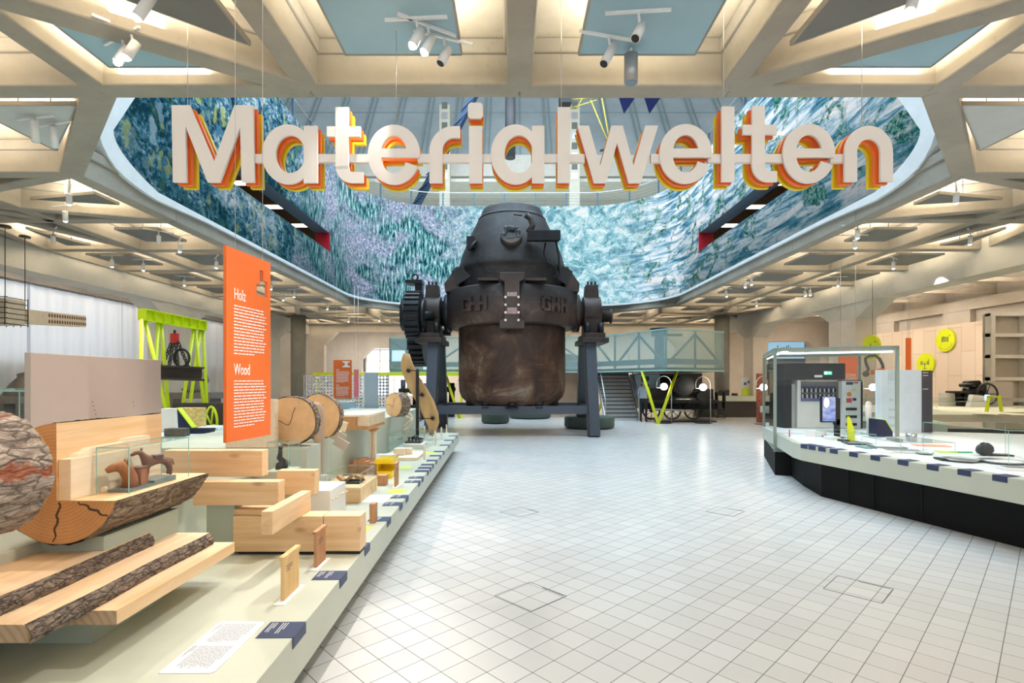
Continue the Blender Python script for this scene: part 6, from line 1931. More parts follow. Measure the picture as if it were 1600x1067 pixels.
mb = MB(); mb.lathe([(0.001, 0), (.55, 0), (.55, .016), (0.001, .016)], (p.x, p.y, ZR + .004), 36); mb.build('oval_base', WHITE, None, 'flat round white base under the console and paddle', 'base plate')

# low glass covers on the table
glass_case('long tall clear glass cover in the middle of the right table', 5.25, 6.3, 5.55, 6.7, ZR + .004, 1.17, 'glass covers on the right table')
glass_case('shallow glass cover near the corner of the right table', 4.75, 5.2, 7.5, 8.2, ZR + .004, .93, 'glass covers on the right table')
glass_case('low glass cover behind the yellow fin', 5.0, 5.7, 6.75, 7.5, ZR + .004, .9, 'glass covers on the right table')
# samples below the covers
rr = random.Random(12)
cols = [WHITE, DARK, flat('sample grey', lin((120, 124, 124)), .5), flat('salmon card', lin((240, 150, 120)), .6), GST, OFFW, flat('sample teal', lin((96, 150, 150)), .4)]
names = ['white', 'dark', 'grey', 'salmon', 'light green', 'off white', 'teal']
def rtp(px, py, z=ZR): return PZ(px, py, z)
spec = [(1275, 682, .3, .1, .05, 0, 'stack of crumpled white sheets near the table corner', 'sheet_stack'),
        (1340, 694, .34, .02, .2, 1, 'thin dark tray behind the yellow fin', 'sample_tray'),
        (1385, 700, .4, .03, .2, 2, 'low grey frame left of the small glass cylinder', 'sample_tray'),
        (1455, 697, .42, .012, .13, 3, 'long salmon coloured card on the right table', 'card'),
        (1478, 707, .2, .012, .1, 4, 'light green round-cornered card beside the salmon card', 'card'),
        (1410, 707, .5, .03, .16, 5, 'long off white frame in front of the small glass cylinder', 'sample_tray'),
        (1500, 720, .45, .02, .14, 1, 'dark shallow frame near the table edge', 'sample_tray'),
        (1570, 724, .4, .02, .16, 2, 'grey shallow dish frame at the right of the table', 'sample_tray'),
        (1560, 712, .25, .02, .1, 1, 'dark oblong tray behind the grey dish', 'sample_tray'),
        (1590, 735, .3, .03, .1, 0, 'white frame with dark border at the picture border', 'sample_tray')]
for px, py, sx, h, sy, ci, lab, nm in spec:
    p = rtp(px, py); M = Matrix.Rotation(-.35 + .1 * rr.random(), 3, 'Z'); mb = MB(); mb.obox((p.x, p.y, ZR + .0035 + h / 2), (sx, sy * 1.6, h), M)
    t_ = thing(nm, (p.x, p.y, ZR + .003), lab, 'sample' if nm != 'card' else 'card'); mb.build('body', cols[ci], t_, world=True, bevel=.004)
    if nm == 'sample_tray':
        mb = MB(); mb.obox((p.x, p.y, ZR + .0045 + h), (sx * .8, sy * 1.2, .002), M); mb.build('inlay', cols[2 if ci != 2 else 5], t_, world=True)
p = rtp(1424, 690); gcy = thing('glass_jar', (p.x, p.y, ZR + .003), 'small clear glass jar with metallic filling', 'jar')
mb = MB(); mb.tube((0, 0, 0), (0, 0, .13), .07, n=24); mb.build('filling', flat('silvery filling', lin((170, 172, 170)), .25, .7, .3, 20), gcy); mb = MB(); mb.tube((0, 0, .0), (0, 0, .18), .085, n=24, caps=False); mb.build('glass', GLASS, gcy)
for k, (px, py, R_, lab) in enumerate(((1512, 727, .17, 'round shallow metal dish beside the dark shallow frame'), (1578, 730, .2, 'larger round metal dish near the right picture border'), (1455, 716, .09, 'small round lens dish near the table edge'))):
    p = rtp(px, py - 4); dd = thing('metal_dish', (p.x, p.y + .1, ZR + .003), lab, 'dish', 'round dishes on the right table')
    mb = MB(); mb.lathe([(0.001, .006), (R_ * .8, .01), (R_, .03), (R_ * 1.04, .034), (R_ * 1.04, .03), (R_ * .8, 0.001), (0.001, .001)], (0, 0, 0), 36); mb.build('dish', CHROME, dd)
    mb = MB(); mb.tube((0, 0, .011), (0, 0, .013), R_ * .55, n=24); mb.build('inlay', DARK, dd)
for k, (px, py, w_, d_, h_, mat, lab) in enumerate(((1300, 687, .16, .10, .05, OFFW, 'crumpled pale sheet pile beside the white sheets'), (1318, 690, .10, .08, .03, DARK, 'little dark box in front of the monitor foot'), (1398, 690, .12, .1, .05, flat('sample grey', lin((120, 124, 124)), .5), 'grey sample block left of the glass jar'), (1432, 702, .14, .1, .02, WHITE, 'white card left of the salmon card'), (1350, 700, .1, .12, .015, flat('sample teal', lin((96, 150, 150)), .4), 'teal sample card in front of the yellow fin'), (1378, 707, .12, .12, .015, OFFW, 'off white sample card near the table edge'))):
    p = rtp(px, py); MB().box(p.x - w_ / 2, p.x + w_ / 2, p.y - d_, p.y + d_, ZR + .0035, ZR + .004 + h_).build('sample_block', mat, None, lab + ' on the right table', 'sample', 'small samples on the right table', bevel=.004)
p = rtp(1538, 712); bl = thing('dark_lump', (p.x, p.y, ZR + .003), 'black lumpy stone on the right table', 'stone')
mb = MB(); mb.sphere((0, 0, .075), .085, 14, (1.2, .85, .9)); rr2 = random.Random(2)
for i in range(len(mb.v)): mb.v[i] = mb.v[i] * (1 + .3 * (rr2.random() - .5)); mb.v[i].z = max(0, mb.v[i].z)
mb.build('stone', flat('black stone', (.02, .02, .024), .5), bl)
p = rtp(1500, 708); MB().box(p.x - .12, p.x + .15, p.y - .02, p.y + .03, ZR + .0035, ZR + .02).build('green_rod', flat('sample green', lin((60, 170, 110)), .5), None, 'small green bar sample beside the black stone', 'sample')
p = PZ(1233.5, 683, ZR); rf = thing('red_figure', (p.x, p.y, ZR + .003), 'tiny red pin figure at the table corner', 'figure'); mb = MB(); mb.tube((0, 0, 0), (0, 0, .1), .012, .006, n=8); mb.sphere((0, 0, .11), .013, 8); mb.build('pin', flat('pin red', lin((200, 30, 40)), .4), rf); mb = MB(); mb.tube((0, 0, 0), (0, 0, .004), .03, n=12); mb.build('foot', WHITE, rf)

# big white freestanding cabinet
YB_ = 9.6
wc = thing('freestanding_cabinet', (6.95, YB_, 0), 'tall pale blue white cabinet with a charcoal side behind the vitrine', 'cabinet')
a, b_ = P(1371, 665, YB_), P(1440, 578, YB_)
MB().box(a.x, b_.x, YB_, YB_ + .06, 0, b_.z).build('front_panel', flat('cool white', lin((214, 226, 238)), .5), wc, world=True)
p1 = P(1460, 580, YB_ + .3)
mb = MB(); mb.prism([(b_.x, YB_ + .01), (b_.x + .24, YB_ + .05), (b_.x + .24, YB_ + .10), (b_.x, YB_ + .06)], 0, b_.z - .01); mb.build('side_panel', flat('charcoal blue', lin((66, 66, 78)), .5), wc, world=True)
for z in (1.85, 1.8, 1.55): 
    mb = MB(); mb.bar((b_.x + .03, YB_ + .008, z), (b_.x + .14, YB_ + .026, z), .004, .012); mb.build('print_line', TXT, wc, world=True)

# rear display table (second island) with its things
t2 = thing('rear_display_table', (12.5, 13.5, 0), 'second display table with beige edge and black base farther back on the right', 'display table')
o2 = [(7.9, 12.6), (8.6, 11.3), (11.1, 10.9), (11.15, 12.0), (16.4, 12.1), (16.4, 16.5), (9.4, 15.6)]
BEI = flat('beige table edge', lin((196, 190, 166)), .5)
mb = MB(); mb.prism(o2, .68, .98); mb.build('top', BEI, t2, world=True)
mb = MB(); mb.prism([(q[0] + (12 - q[0]) * .1, q[1] + (13.5 - q[1]) * .12) for q in o2], 0, .68); mb.build('base', BLACK, t2, world=True)
mb = MB(); mb.prism([(q[0] + (12 - q[0]) * .02, q[1] + (13.5 - q[1]) * .03) for q in o2], .98, .983); mb.build('cream_surface', flat('cream surface', lin((232, 230, 205)), .5), t2, world=True)
t3 = thing('side_display_table', (6.5, 12, 0), 'pale sage display counter behind the tall vitrine', 'display table')
mb = MB(); mb.prism([(5.7, 10.9), (8.3, 10.0), (8.9, 11.4), (6.3, 12.3)], .62, .90); mb.build('top', SAGE_D, t3, world=True)
mb = MB(); mb.prism([(6.0, 11.2), (8.1, 10.4), (8.6, 11.3), (6.5, 12.0)], 0, .62); mb.build('base', BLACK, t3, world=True)
glass_case('long glass cover on the second display table', 9.6, 13.4, 12.1, 14.6, .984, 1.22, 'glass covers on the second table', th=.01)
for k, px in enumerate((1497, 1505, 1513, 1536)):
    p = P(px, 652.5, 11.6); MB().box(p.x - .045, p.x + .045, 11.0 + .0 * k, 11.2, .984, .99).build('label_card', BLACK, None, 'small black label on the second display table, %s from the white cabinet' % ordn[k], 'label', 'black labels on the second table')
# rearing pieces on it
yf = thing('yellow_trapezoid', (0, 0, 0), 'acid yellow trapezoid frame standing on the second display table', 'frame')
a = P(1560, 638, 11.9); b_ = P(1584, 638, 11.9); yf.location = ((a.x + b_.x) / 2, 12.2, .984)
mb = MB(); hw = (b_.x - a.x) / 2; H_ = .37
mb.bar((-hw, 0, 0), (-hw + .06, 0, H_), .03, .07, (0, 1, 0)); mb.bar((hw, 0, 0), (hw - .06, 0, H_), .03, .07, (0, 1, 0)); mb.bar((-hw + .03, 0, H_ - .03), (hw - .03, 0, H_ - .03), .03, .07, (0, 1, 0)); mb.build('frame', YEL, yf)
tp_ = thing('taupe_board', (0, 0, 0), 'square taupe board standing behind the yellow trapezoid frame', 'board'); p = P(1563, 614, 14.7); tp_.location = (p.x, 14.7, .985)
MB().box(-.36, .36, 0, .05, 0, .70).build('panel', TAUPE, tp_)
ms = thing('old_printing_machine', (0, 0, 0), 'dark cast-iron machine with rollers and a flywheel on the second display table', 'machine')
p = P(1516, 630, 15.0); ms.location = (p.x, 15.0, .984); ms.scale = (.82, .82, .82)
mb = MB(); mb.prism([(-.5, 0), (-.42, 0), (-.42, .42), (.3, .55), (.5, .45), (.5, 0), (.3, 0), (.15, .28), (-.2, .28), (-.3, 0), (-.5, 0), (-.55, .5), (-.3, .62), (.45, .75), (.6, .6), (.6, 0), (.55, 0)][:12], -.25, .25, 'y'); mb.build('bed', IRONB, ms)
mb = MB(); mb.box(-.62, .1, -.3, .3, .45, .52); mb.build('feed_table', IRONR, ms)
mb = MB(); mb.tube((.2, -.3, .5), (.2, .3, .5), .24, n=24); mb.tube((-.1, -.28, .72), (-.1, .28, .72), .07, n=16); mb.tube((.05, -.28, .8), (.05, .28, .8), .09, n=16); mb.build('roller', IRONB, ms)
mb = MB(); mb.path([Vector((.25 + .36 * math.cos(2 * PI * k / 28), -.36, .42 + .36 * math.sin(2 * PI * k / 28))) for k in range(28)], .035, 8, closed=True); mb.tube((.25, -.36, .42), (.25, -.2, .42), .06, n=12)
for k in range(5): mb.tube((.25, -.36, .42), (.25 + .34 * math.cos(k * 1.257), -.36, .42 + .34 * math.sin(k * 1.257)), .02, n=6)
mb.build('flywheel', IRONB, ms)
wb = thing('white_stand', (0, 0, 0), 'small off white plinth box on the second display table, left of the iron machine', 'box'); p = P(1490, 632, 15.0); wb.location = (p.x, 15.0, .984); MB().box(-.2, .17, 0, .3, 0, .36).build('box', OFFW, wb)
sc2 = thing('tablet', (0, 0, 0), 'small bright tablet on a sloped stand beside the iron machine', 'tablet'); p = P(1527, 628, 14.3); sc2.location = (p.x, 14.3, .984)
mb = MB(); mb.prism([(-.2, 0), (.3, 0), (.3, .3), (-.1, .34)], 0, .15, 'y'); mb.build('stand', OFFW, sc2); MB().box(.2, .32, -.03, 0, .2, .34).build('screen', emit('tablet blue', (.5, .7, 1), 1.2), sc2)
bk = thing('small_apparatus', (0, 0, 0), 'black and chrome lens apparatus on the second display table beside the cabinet', 'apparatus'); p = P(1461, 630, 12.2); bk.location = (p.x, 12.9, .984)
mb = MB(); mb.tube((0, 0, .0), (0, 0, .35), .03, n=10); mb.sphere((0, 0, .42), .12, 14); mb.build('head', IRONB, bk); mb = MB(); mb.tube((.06, -.13, .42), (.06, -.05, .42), .07, n=14); mb.build('lens', CHROME, bk)
MB().box(-.15, .15, -.15, .15, 0, .02).build('foot', BLACK, bk)
# decorations: copper coloured model ship-like pile
cp = thing('copper_pieces', (0, 0, 0), 'heap of red brown metal pieces at the near corner of the second display table', 'metal pieces'); p = P(1472, 655, 11.0); cp.location = (p.x, 11.9, .984)
mb = MB(); rr3 = random.Random(5)
for k in range(14): mb.sphere((rr3.uniform(-.3, .3), rr3.uniform(-.1, .1), .05 + rr3.uniform(0, .05)), rr3.uniform(.03, .06), 8)
mb.build('pieces', flat('copper brown', lin((120, 60, 44)), .4, .5, .4, 10), cp)

# ================================================================ RIGHT WALL
XW = 17.55
# timber fibre board cladding made of staggered sheets
m, t, b = nt('pale fibre board cladding')
br = N(t, 'ShaderNodeTexBrick'); br.offset = .5; br.inputs['Scale'].default_value = 1; br.inputs['Brick Width'].default_value = 1.9; br.inputs['Row Height'].default_value = .62
br.inputs['Mortar Size'].default_value = .006; br.inputs['Color1'].default_value = tuple(lin((226, 208, 190))) + (1,); br.inputs['Color2'].default_value = tuple(lin((216, 198, 178))) + (1,); br.inputs['Mortar'].default_value = tuple(lin((150, 132, 112))) + (1,)
v = coords(t)
cx_ = N(t, 'ShaderNodeSeparateXYZ'); t.links.new(v, cx_.inputs[0]); cb = N(t, 'ShaderNodeCombineXYZ'); t.links.new(cx_.outputs[2], cb.inputs[0]); t.links.new(cx_.outputs[1], cb.inputs[1]); t.links.new(cb.outputs[0], br.inputs['Vector'])
c = mixc(t, mth(t, 'MULTIPLY', noise(t, v, 30, 5, .7), .25), br.outputs['Color'], lin((180, 156, 132)))
t.links.new(c, b.inputs['Base Color']); b.inputs['Roughness'].default_value = .8
cl_ = MB(); cl_.box(XW, XW + .1, 17.4, 29.0, 0, 3.95); sstruct(cl_, 'wall_cladding', m, 'pale staggered fibre boards cladding the right wall', 'wall cladding', origin=(XW, 17.4, 0))
def wdisc(px, py, r, lab, icon, txt, XW=XW):
    y = XW * F / (px - 800) ; z = EYE + (HOR - py) * y / F
    t_ = thing('wall_disc', (XW - .03, y, z), lab, 'sign', 'acid yellow discs on the right wall')
    mb = MB(); mb.lathe([(0.001, -.05), (r, -.05), (r, .02), (0.001, .02)], (0, 0, 0), 40, 'x', False); mb.build('disc', YEL, t_)
    mb = MB(); X_ = -.053
    def q(y0, y1, z0, z1): mb.box(X_ - .003, X_, y0, y1, z0, z1)
    if icon == 0:
        for k in range(5): q(-.17, .16, -.06 + .04 * k, -.04 + .04 * k)
        q(-.17, -.15, -.08, .13); q(.14, .16, -.08, .13); q(.0, .12, .13, .15)
    elif icon == 1:
        for s_ in (-1, 1):
            for k in range(4): q(min(s_ * .1, s_ * .24), max(s_ * .1, s_ * .24), -.02 + .04 * k, 0.0 + .04 * k)
        q(-.015, .015, -.18, .06); q(-.1, .1, -.2, -.175); q(-.09, .09, .0, .02)
    else:
        q(-.15, .05, -.05, -.02); q(-.03, 0, -.15, .12)
    q(-.24, -.2, .15, .19)
    mb.build('icon', TXTD, t_, fix=True)
    mb = MB()
    for k in range(9):
        a = math.radians(-150 + 13 * k); R = r * .82; mb.tube((X_, -R * math.cos(a) * -1, R * math.sin(a)), (X_ - .002, R * math.cos(a), R * math.sin(a)), .02, n=5)
    mb.build('curved_caption', TXTD, t_)
wdisc(1479.5, 531.5, .46, 'larger acid yellow disc with a bundle icon, highest on the right wall', 0, '')
wdisc(1448, 569, .46, 'acid yellow disc with two blocks on a stand, partly behind the white cabinet', 1, '')
wdisc(1364, 543, .40, 'acid yellow disc hung beside the pillar above the tall glass vitrine', 2, '', 11.25)
MB().tube((11.235, 11.25 * F / 564, 3.1), (11.235, 11.25 * F / 564, ZC), .006, n=5).build('suspension_cord', DARK, bpy.data.objects['wall_disc.002'], world=True)
# hanging orange banners
for (px0, px1, py0, py1, y, lab) in ((1416, 1424, 528, 578, 16.5, 'narrow upright orange board seen nearly edge-on beside the yellow disc'), (1311, 1340, 557, 594, 14.5, 'orange information board behind the machine in the vitrine')):
    a, b_ = P(px0, py1, y), P(px1, py0, y); t_ = thing('information_sign', ((a.x + b_.x) / 2, y, a.z), lab, 'sign', 'orange information signs')
    MB().box(a.x, b_.x, y, y + .03, a.z, b_.z).build('board', ORANGE, t_, world=True)
    if px1 - px0 > 20 and py1 - py0 > 20:
        lm = MB(); lines(lm, mframe((a.x + .1, y - .002, b_.z - .5), (1, 0, 0), (0, 0, 1)), (b_.x - a.x) * .8, 6, .05, .018, 4); lm.build('body_text', TXT, t_, world=True, fix=False)
    for x in (a.x + .05, b_.x - .05): MB().tube((x, y + .015, b_.z), (x, y + .015, ZS), .006, n=5).build('wire', CHROME, t_, world=True)
# cable loop and orange tool
cbp = thing('cable_loop', (0, 0, 0), 'black cable loop arching up to an orange tool behind the vitrine', 'cable')
pts = [(1352, 583), (1357, 577), (1353, 567), (1352, 560), (1358, 556), (1367, 555), (1374, 560), (1379, 570), (1380, 577)]
mb = MB(); mb.path([P(x, y, 15.0) for x, y in pts], .04, 8); mb.build('cable', BLACK, cbp, world=True)
mb = MB(); mb.bar(P(1362, 582, 15), P(1381, 578, 15), .12, .12); mb.build('orange_tool', ORANGE, cbp, world=True)
p = P(1353, 584, 15); mb = MB(); mb.sphere(p, .09, 10); mb.build('plug', BLACK, cbp, world=True)
p = P(1375, 583, 15.15); mb = MB(); mb.tube((p.x, 15.05, 0), (p.x, 15.05, p.z + .1), .04, n=8); mb.build('support_pole', CHROME, cbp, world=True)
# tall steel cupboard / formwork frame at right border
fx = thing('steel_formwork', (0, 0, 0), 'tall grey steel panel frame with empty compartments at the right border', 'steel frame')
YF = 13.0; a = P(1545, 645, YF)
fx.location = (a.x, 15.2, 0); YF = YF + 3.8 - .0
YF0 = 15.2; a = P(1545, 645, YF0); z1 = EYE + (HOR - 490) * YF0 / F
FG = flat('formwork grey', lin((214, 208, 200)), .5, .1)
MB().box(a.x, a.x + 3.2, YF0 + .12, YF0 + .2, .1, z1).build('back_sheet', flat('formwork sheet', lin((160, 152, 140)), .6), fx, world=True)
for k in range(4): 
    x = a.x + .06 + k * .98; MB().box(x - .06, x + .06, YF0 - .08, YF0 + .12, .0, z1).build('upright', FG, fx, world=True)
for py in (491, 523.5, 557, 592, 625): z = EYE + (HOR - py) * YF0 / F; MB().box(a.x, a.x + 3.2, YF0 - .05, YF0 + .12, z - .05, z + .05).build('crossbar', FG, fx, world=True)

# blue screen and dark recess in the far right opening
MB().box(13.7, 17.1, 30.6, 30.7, .0, 4.2).build('dark_partition', flat('dark partition', lin((72, 78, 80)), .6), None, 'dark partition in the far right opening', 'partition')
MB().box(14.9, 17.0, 30.5, 30.58, 3.0, 4.1).build('projection_screen', emit('pale blue projection', lin((150, 195, 225)), .7), None, 'pale blue projection with small dark marks in the far right opening', 'screen')
mb = MB(); rr = random.Random(3)
for k in range(12): x = 15.4 + rr.random() * 1.0; z = 3.3 + rr.random() * .4; mb.box(x, x + .05, 30.49, 30.5, z, z + .12)
mb.build('birds_print', TXTD, None, 'small dark strokes printed on the pale blue projection', 'print')
# rear low display with panels right of the column
rd = thing('wall_counter', (9.6, 24.6, 0), 'long sage counter on a black base behind the round column on the right', 'counter')
MB().box(8.5, 13.0, 24.4, 25.2, .75, 1.0).build('top', SAGE, rd, world=True); MB().box(8.7, 12.9, 24.5, 25.1, 0, .75).build('base', BLACK, rd, world=True)
pn = thing('picture_board', (11.5, 25.0, 1.0), 'upright pale board with blue blots on the sage counter', 'picture board')
MB().box(10.9, 11.9, 25.0, 25.05, 1.35, 1.85).build('board', WHITE, pn, world=True); MB().box(10.95, 11.85, 24.98, 25.03, 1.001, 1.35).build('green_foot', GST, pn, world=True)
for k in range(5): p_ = (11.05 + .17 * k, 1.5 + .08 * (k % 3)); MB().box(p_[0], p_[0] + .12, 24.985, 25.0, p_[1], p_[1] + .13).build('blue_blot', flat('blot blue', lin((70, 96, 150)), .6), pn, world=True)
for k, (x, w_, h, lab) in enumerate(((9.7, .5, .28, 'dark apparatus left of the picture board'), (10.4, .2, .12, 'little dark object left of the picture board'))):
    MB().box(x, x + w_, 24.6, 24.9, 1.001, 1.0 + h).build('apparatus', IRONB, None, lab + ' on the sage counter', 'apparatus', bevel=.03)
cr = thing('textile_column', (11.7, 20.9, 0), 'slim red brown patterned roll seen left of the vitrine', 'roll'); 
p = P(1187, 600, 21.5); cr.location = (p.x, 21.5, 0); MB().tube((0, 0, 0), (0, 0, 2.0), .13, n=16).build('roll', flat('patterned textile', lin((150, 84, 66)), .8, 0, .5, 14), cr)
c4 = thing('dark_counter', (9.9, 18, 0), 'dark counter with pale top behind the tall vitrine', 'counter')
MB().box(8.7, 11.1, 17.4, 18.4, .6, .82).build('top', SAGE, c4, world=True); MB().box(8.8, 11.0, 17.5, 18.3, 0, .6).build('base', DARK, c4, world=True)

# ================================================================ LEFT SIDE BACKGROUND
# green gantry with rail section
gt_ = thing('green_gantry', (0, 0, 0), 'yellow green trestle gantry carrying a steel rail in slings', 'gantry')
YG0, YG1 = 8.4, 9.9
A = P(222, 497, YG0); B = P(318, 518, 10.1)
A = Vector((A.x, YG0, P(222, 491, YG0).z)); B = Vector((B.x, 10.1, P(318, 509, 10.1).z))
gt_.location = ((A.x + B.x) / 2, (A.y + B.y) / 2, 0)
d = (B - A).normalized(); hh = .17
sd = Vector((d.y, -d.x, 0)).normalized()
mb = MB(); mb.bar(A + Vector((0, 0, 0)), B, .03, hh, (0, 0, 1)); mb.bar(A + Vector((0, 0, hh / 2)), B + Vector((0, 0, hh / 2)), .13, .016); mb.bar(A - Vector((0, 0, hh / 2)), B - Vector((0, 0, hh / 2)), .13, .016)
for k in range(8):
    q = A.lerp(B, k / 7); mb.bar(q - Vector((0, 0, hh / 2)), q + Vector((0, 0, hh / 2)), .13, .012, d)
mb.build('girder', GREENY, gt_, world=True)
zlo = A.z - hh / 2
for (top, bot) in (((222, 515), (215, 660)), ((226, 515), (285, 655)), ((244, 515), (232, 655)), ((248, 515), (272, 660)), ((300, 520), (270, 655)), ((302, 520), (330, 660)), ((312, 522), (282, 655)), ((317, 524), (328, 660))):
    f = (top[0] - 222) / 96; q = A.lerp(B, max(0, min(1, f))); q.z -= hh / 2
    y2 = q.y + (.45 if bot[0] > top[0] else -.35)
    bq = Vector(((bot[0] - 800) * y2 / F, y2, 0.0))
    MB().tube(q, bq, .03, n=10).build('leg', GREENY, gt_, world=True)
rl_ = thing('steel_rail', (0, 0, 0), 'dark steel I-beam hanging in chain slings under the gantry', 'steel beam')
a = P(246, 581, 8.6); b_ = P(315, 584, 9.2); rl_.location = (a.x + .5, 9, a.z - .1)
mb = MB(); mb.bar(a, b_, .03, .22); mb.bar(a + Vector((0, 0, .1)), b_ + Vector((0, 0, .1)), .18, .03); mb.bar(a - Vector((0, 0, .11)), b_ - Vector((0, 0, .11)), .2, .035); mb.build('beam', IRONR, rl_, world=True)
ch_ = thing('chain_sling', (0, 0, 0), 'black chain sling with red hook block above the hanging steel beam', 'chain'); hk = P(273, 521, 9.0); ch_.location = (hk.x, hk.y, hk.z - .7)
mb = MB(); mb.box(hk.x - .05, hk.x + .05, hk.y - .04, hk.y + .04, hk.z - .16, hk.z); mb.build('hook_block', flat('block red', lin((200, 40, 50)), .4), ch_, world=True)
MB().tube(hk - Vector((0, 0, .02)), hk + Vector((0, 0, .06)), .02, n=8).build('shackle', IRONB, ch_, world=True)
for dx in (-.22, -.1, .06, .24):
    mb = MB(); e = hk + Vector((dx, 0, -.58)); s0 = hk + Vector((dx * .25, 0, -.16))
    for k in range(12):
        q = s0.lerp(e, k / 11); mb.path([q + Vector((.022 * math.cos(2 * PI * j / 8) * (1 if k % 2 else .3), .02 * math.cos(2 * PI * j / 8) * (0.3 if k % 2 else 1), .034 * math.sin(2 * PI * j / 8))) for j in range(8)], .008, 5, closed=True)
    mb.build('chain', IRONB, ch_, world=True)
mb = MB(); mb.path([hk + Vector((.12 + .13 * math.cos(2 * PI * k / 20), 0, -.42 + .15 * math.sin(2 * PI * k / 20))) for k in range(20)], .022, 8, closed=True); mb.build('ring', IRONB, ch_, world=True)

# second plinth on the left with glass samples
p2 = thing('rear_plinth', (-5.9, 8.5, 0), 'pale blue green display plinth behind the taupe board', 'plinth')
MB().box(-7.4, -3.95, 5.2, 8.3, .72, 1.0).build('top', flat('pale blue green', lin((186, 208, 208)), .4), p2, world=True); MB().box(-7.2, -4.1, 5.4, 8.1, 0, .72).build('base', SAGE_D, p2, world=True)
nb = thing('navy_bracket', (0, 0, 0), 'navy angle shape with light green edge on the rear plinth', 'exhibit'); q = P(306, 666, 7.0); nb.location = (q.x, 7.0, 1.001)
mb = MB(); mb.prism([(-.2, 0), (.22, 0), (.24, .07), (-.02, .07), (-.22, .33)], -.05, .05, 'y'); mb.build('body', flat('deep navy'  , lin((26, 36, 76)), .5), nb)
mb = MB(); mb.bar((-.22, 0, .335), (-.02, 0, .075), .1, .012, (1, 0, 1)); mb.build('edge', GREENY, nb)
for k, (px, py, y, w_, h, mat, lab) in enumerate(((263, 650, 7.2, .10, .32, OFFW, 'frosted white block'), (275, 655, 7.5, .07, .45, GLASS, 'clear glass prism'), (295, 655, 7.8, .19, .30, flat('speckled amber', lin((206, 180, 110)), .5, 0, .4, 25), 'speckled amber slab'), (272, 668, 6.6, .13, .10, flat('rock grey', lin((90, 84, 76)), .8, 0, .4, 9), 'rough grey rock'), (325, 668, 7.4, .15, .05, OFFW, 'low white block'))):
    q = P(px, py, y); MB().box(q.x - w_, q.x + w_, y, y + .12, 1.001, 1.0 + h).build('sample_block', mat, None, '%s on the rear plinth beside the navy angle' % lab, 'sample', 'samples on the rear plinth', bevel=.008)
glass_case('glass case on the rear plinth in front of the navy angle', -5.6, -4.6, 5.9, 6.4, 1.002, 1.22, th=.01)
wh = thing('wheel_sculpture', (0, 0, 0), 'light green wheel rim in front of a dark disc, left of the orange board', 'wheel'); q = P(330, 664, 8.6); wh.location = (q.x, 8.6, q.z)
mb = MB(); mb.path([Vector((.1 * math.cos(2 * PI * k / 20), 0, .3 * math.sin(2 * PI * k / 20))) for k in range(20)], .02, 6, closed=True)
for k in range(5): mb.tube((0, 0, 0), (.1 * math.cos(k * 1.257), 0, .3 * math.sin(k * 1.257)), .015, n=6)
mb.build('rim', GREENY, wh)
MB().box(-.8, .1, .25, .35, -.5, .35).build('backing', flat('dark brown backing', (.05, .035, .03), .6), wh); MB().box(-.05, .05, .1, .24, -q.z, -.3).build('stand', DARK, wh)
# pale green glass box at the very left
glass_case('pale green glass case behind the big log at the left border', -4.6, -3.4, 3.9, 4.9, 1.1, 1.62, th=.012)
MB().box(-4.7, -3.92, 3.85, 4.95, 0, 1.099).build('sage_plinth', SAGE, None, 'sage plinth under the pale green glass case at the left border', 'plinth')
# weathered benches with figures by the curtains
GW = flat('weathered grey wood', lin((120, 112, 104)), .8, 0, .2, 6)
for k, (x, y, L, lab) in enumerate(((-10.3, 10.6, 1.3, 'weathered grey trestle bench by the curtains at the left border'), (-9.2, 13.6, 3.2, 'weathered grey machine bench by the curtains behind the gantry'))):
    bn = thing('trestle_bench', (x, y, 0), lab, 'bench')
    MB().box(-L / 2, L / 2, -.3, .3, 1.25, 1.4).build('top', GW, bn)
    for s_ in (-1, -.35, .35, 1):
        MB().box(s_ * L * .45 - .08, s_ * L * .45 + .08, -.25, .25, 0, 1.25).build('leg', GW, bn)
    MB().box(-L / 2, L / 2, -.05, .05, .4, .6).build('stretcher', GW, bn)
    mb = MB(); mb.path([(L * .3, 0, 1.4), (L * .32, 0, 1.6), (L * .38, 0, 1.75), (L * .36, 0, 1.85)], [.3, .2, .14, .13], 12); mb.build('carved_head', GW, bn)
# hanging reinforcement cage with perforated brick at left border
hb = thing('hanging_brick_element', (0, 0, 0), 'cream perforated brick lintel with wire cage hung at the left border', 'brick element'); q0 = P(24, 495, 6.6); hb.location = (-10.6, 11.2, 2.8)
CRB = flat('cream brick', lin((236, 222, 200)), .75, 0, .08, 8)
a = P(26, 494, 10.9); b_ = P(120, 502, 14.0)
M = None
dv = (b_ - a); mb = MB(); mb.bar(a, b_, .4, .3); mb.build('brick_body', CRB, hb, world=True)
mb = MB(); dn = Vector((dv.x, dv.y, 0)).normalized(); sdv = Vector((dn.y, -dn.x, 0))
for k in range(16):
    for r_ in range(2):
        q = a.lerp(b_, .3 + .68 * k / 15) + sdv * .201 + Vector((0, 0, -.07 + .14 * r_)); mb.tube(q, q + sdv * .004, .045, n=8)
mb.build('hole', flat('brick hole', lin((120, 84, 52)), .9), hb, world=True)
x0 = P(-20, 500, 10.7).x; x1 = P(26, 500, 10.7).x
mb = MB()
for k in range(5): x = x0 + (x1 - x0) * k / 4; mb.tube((x, 10.45, 2.82), (x, 10.45, 3.40), .009, n=5); mb.tube((x, 10.95, 2.82), (x, 10.95, 3.40), .009, n=5)
for k in range(6): z = 2.85 + .105 * k; mb.tube((x0, 10.45, z), (x1 + .05, 10.45, z), .009, n=5); mb.tube((x1, 10.45, z), (x1, 10.95, z), .009, n=5)
mb.build('wire_cage', DARK, hb, world=True)
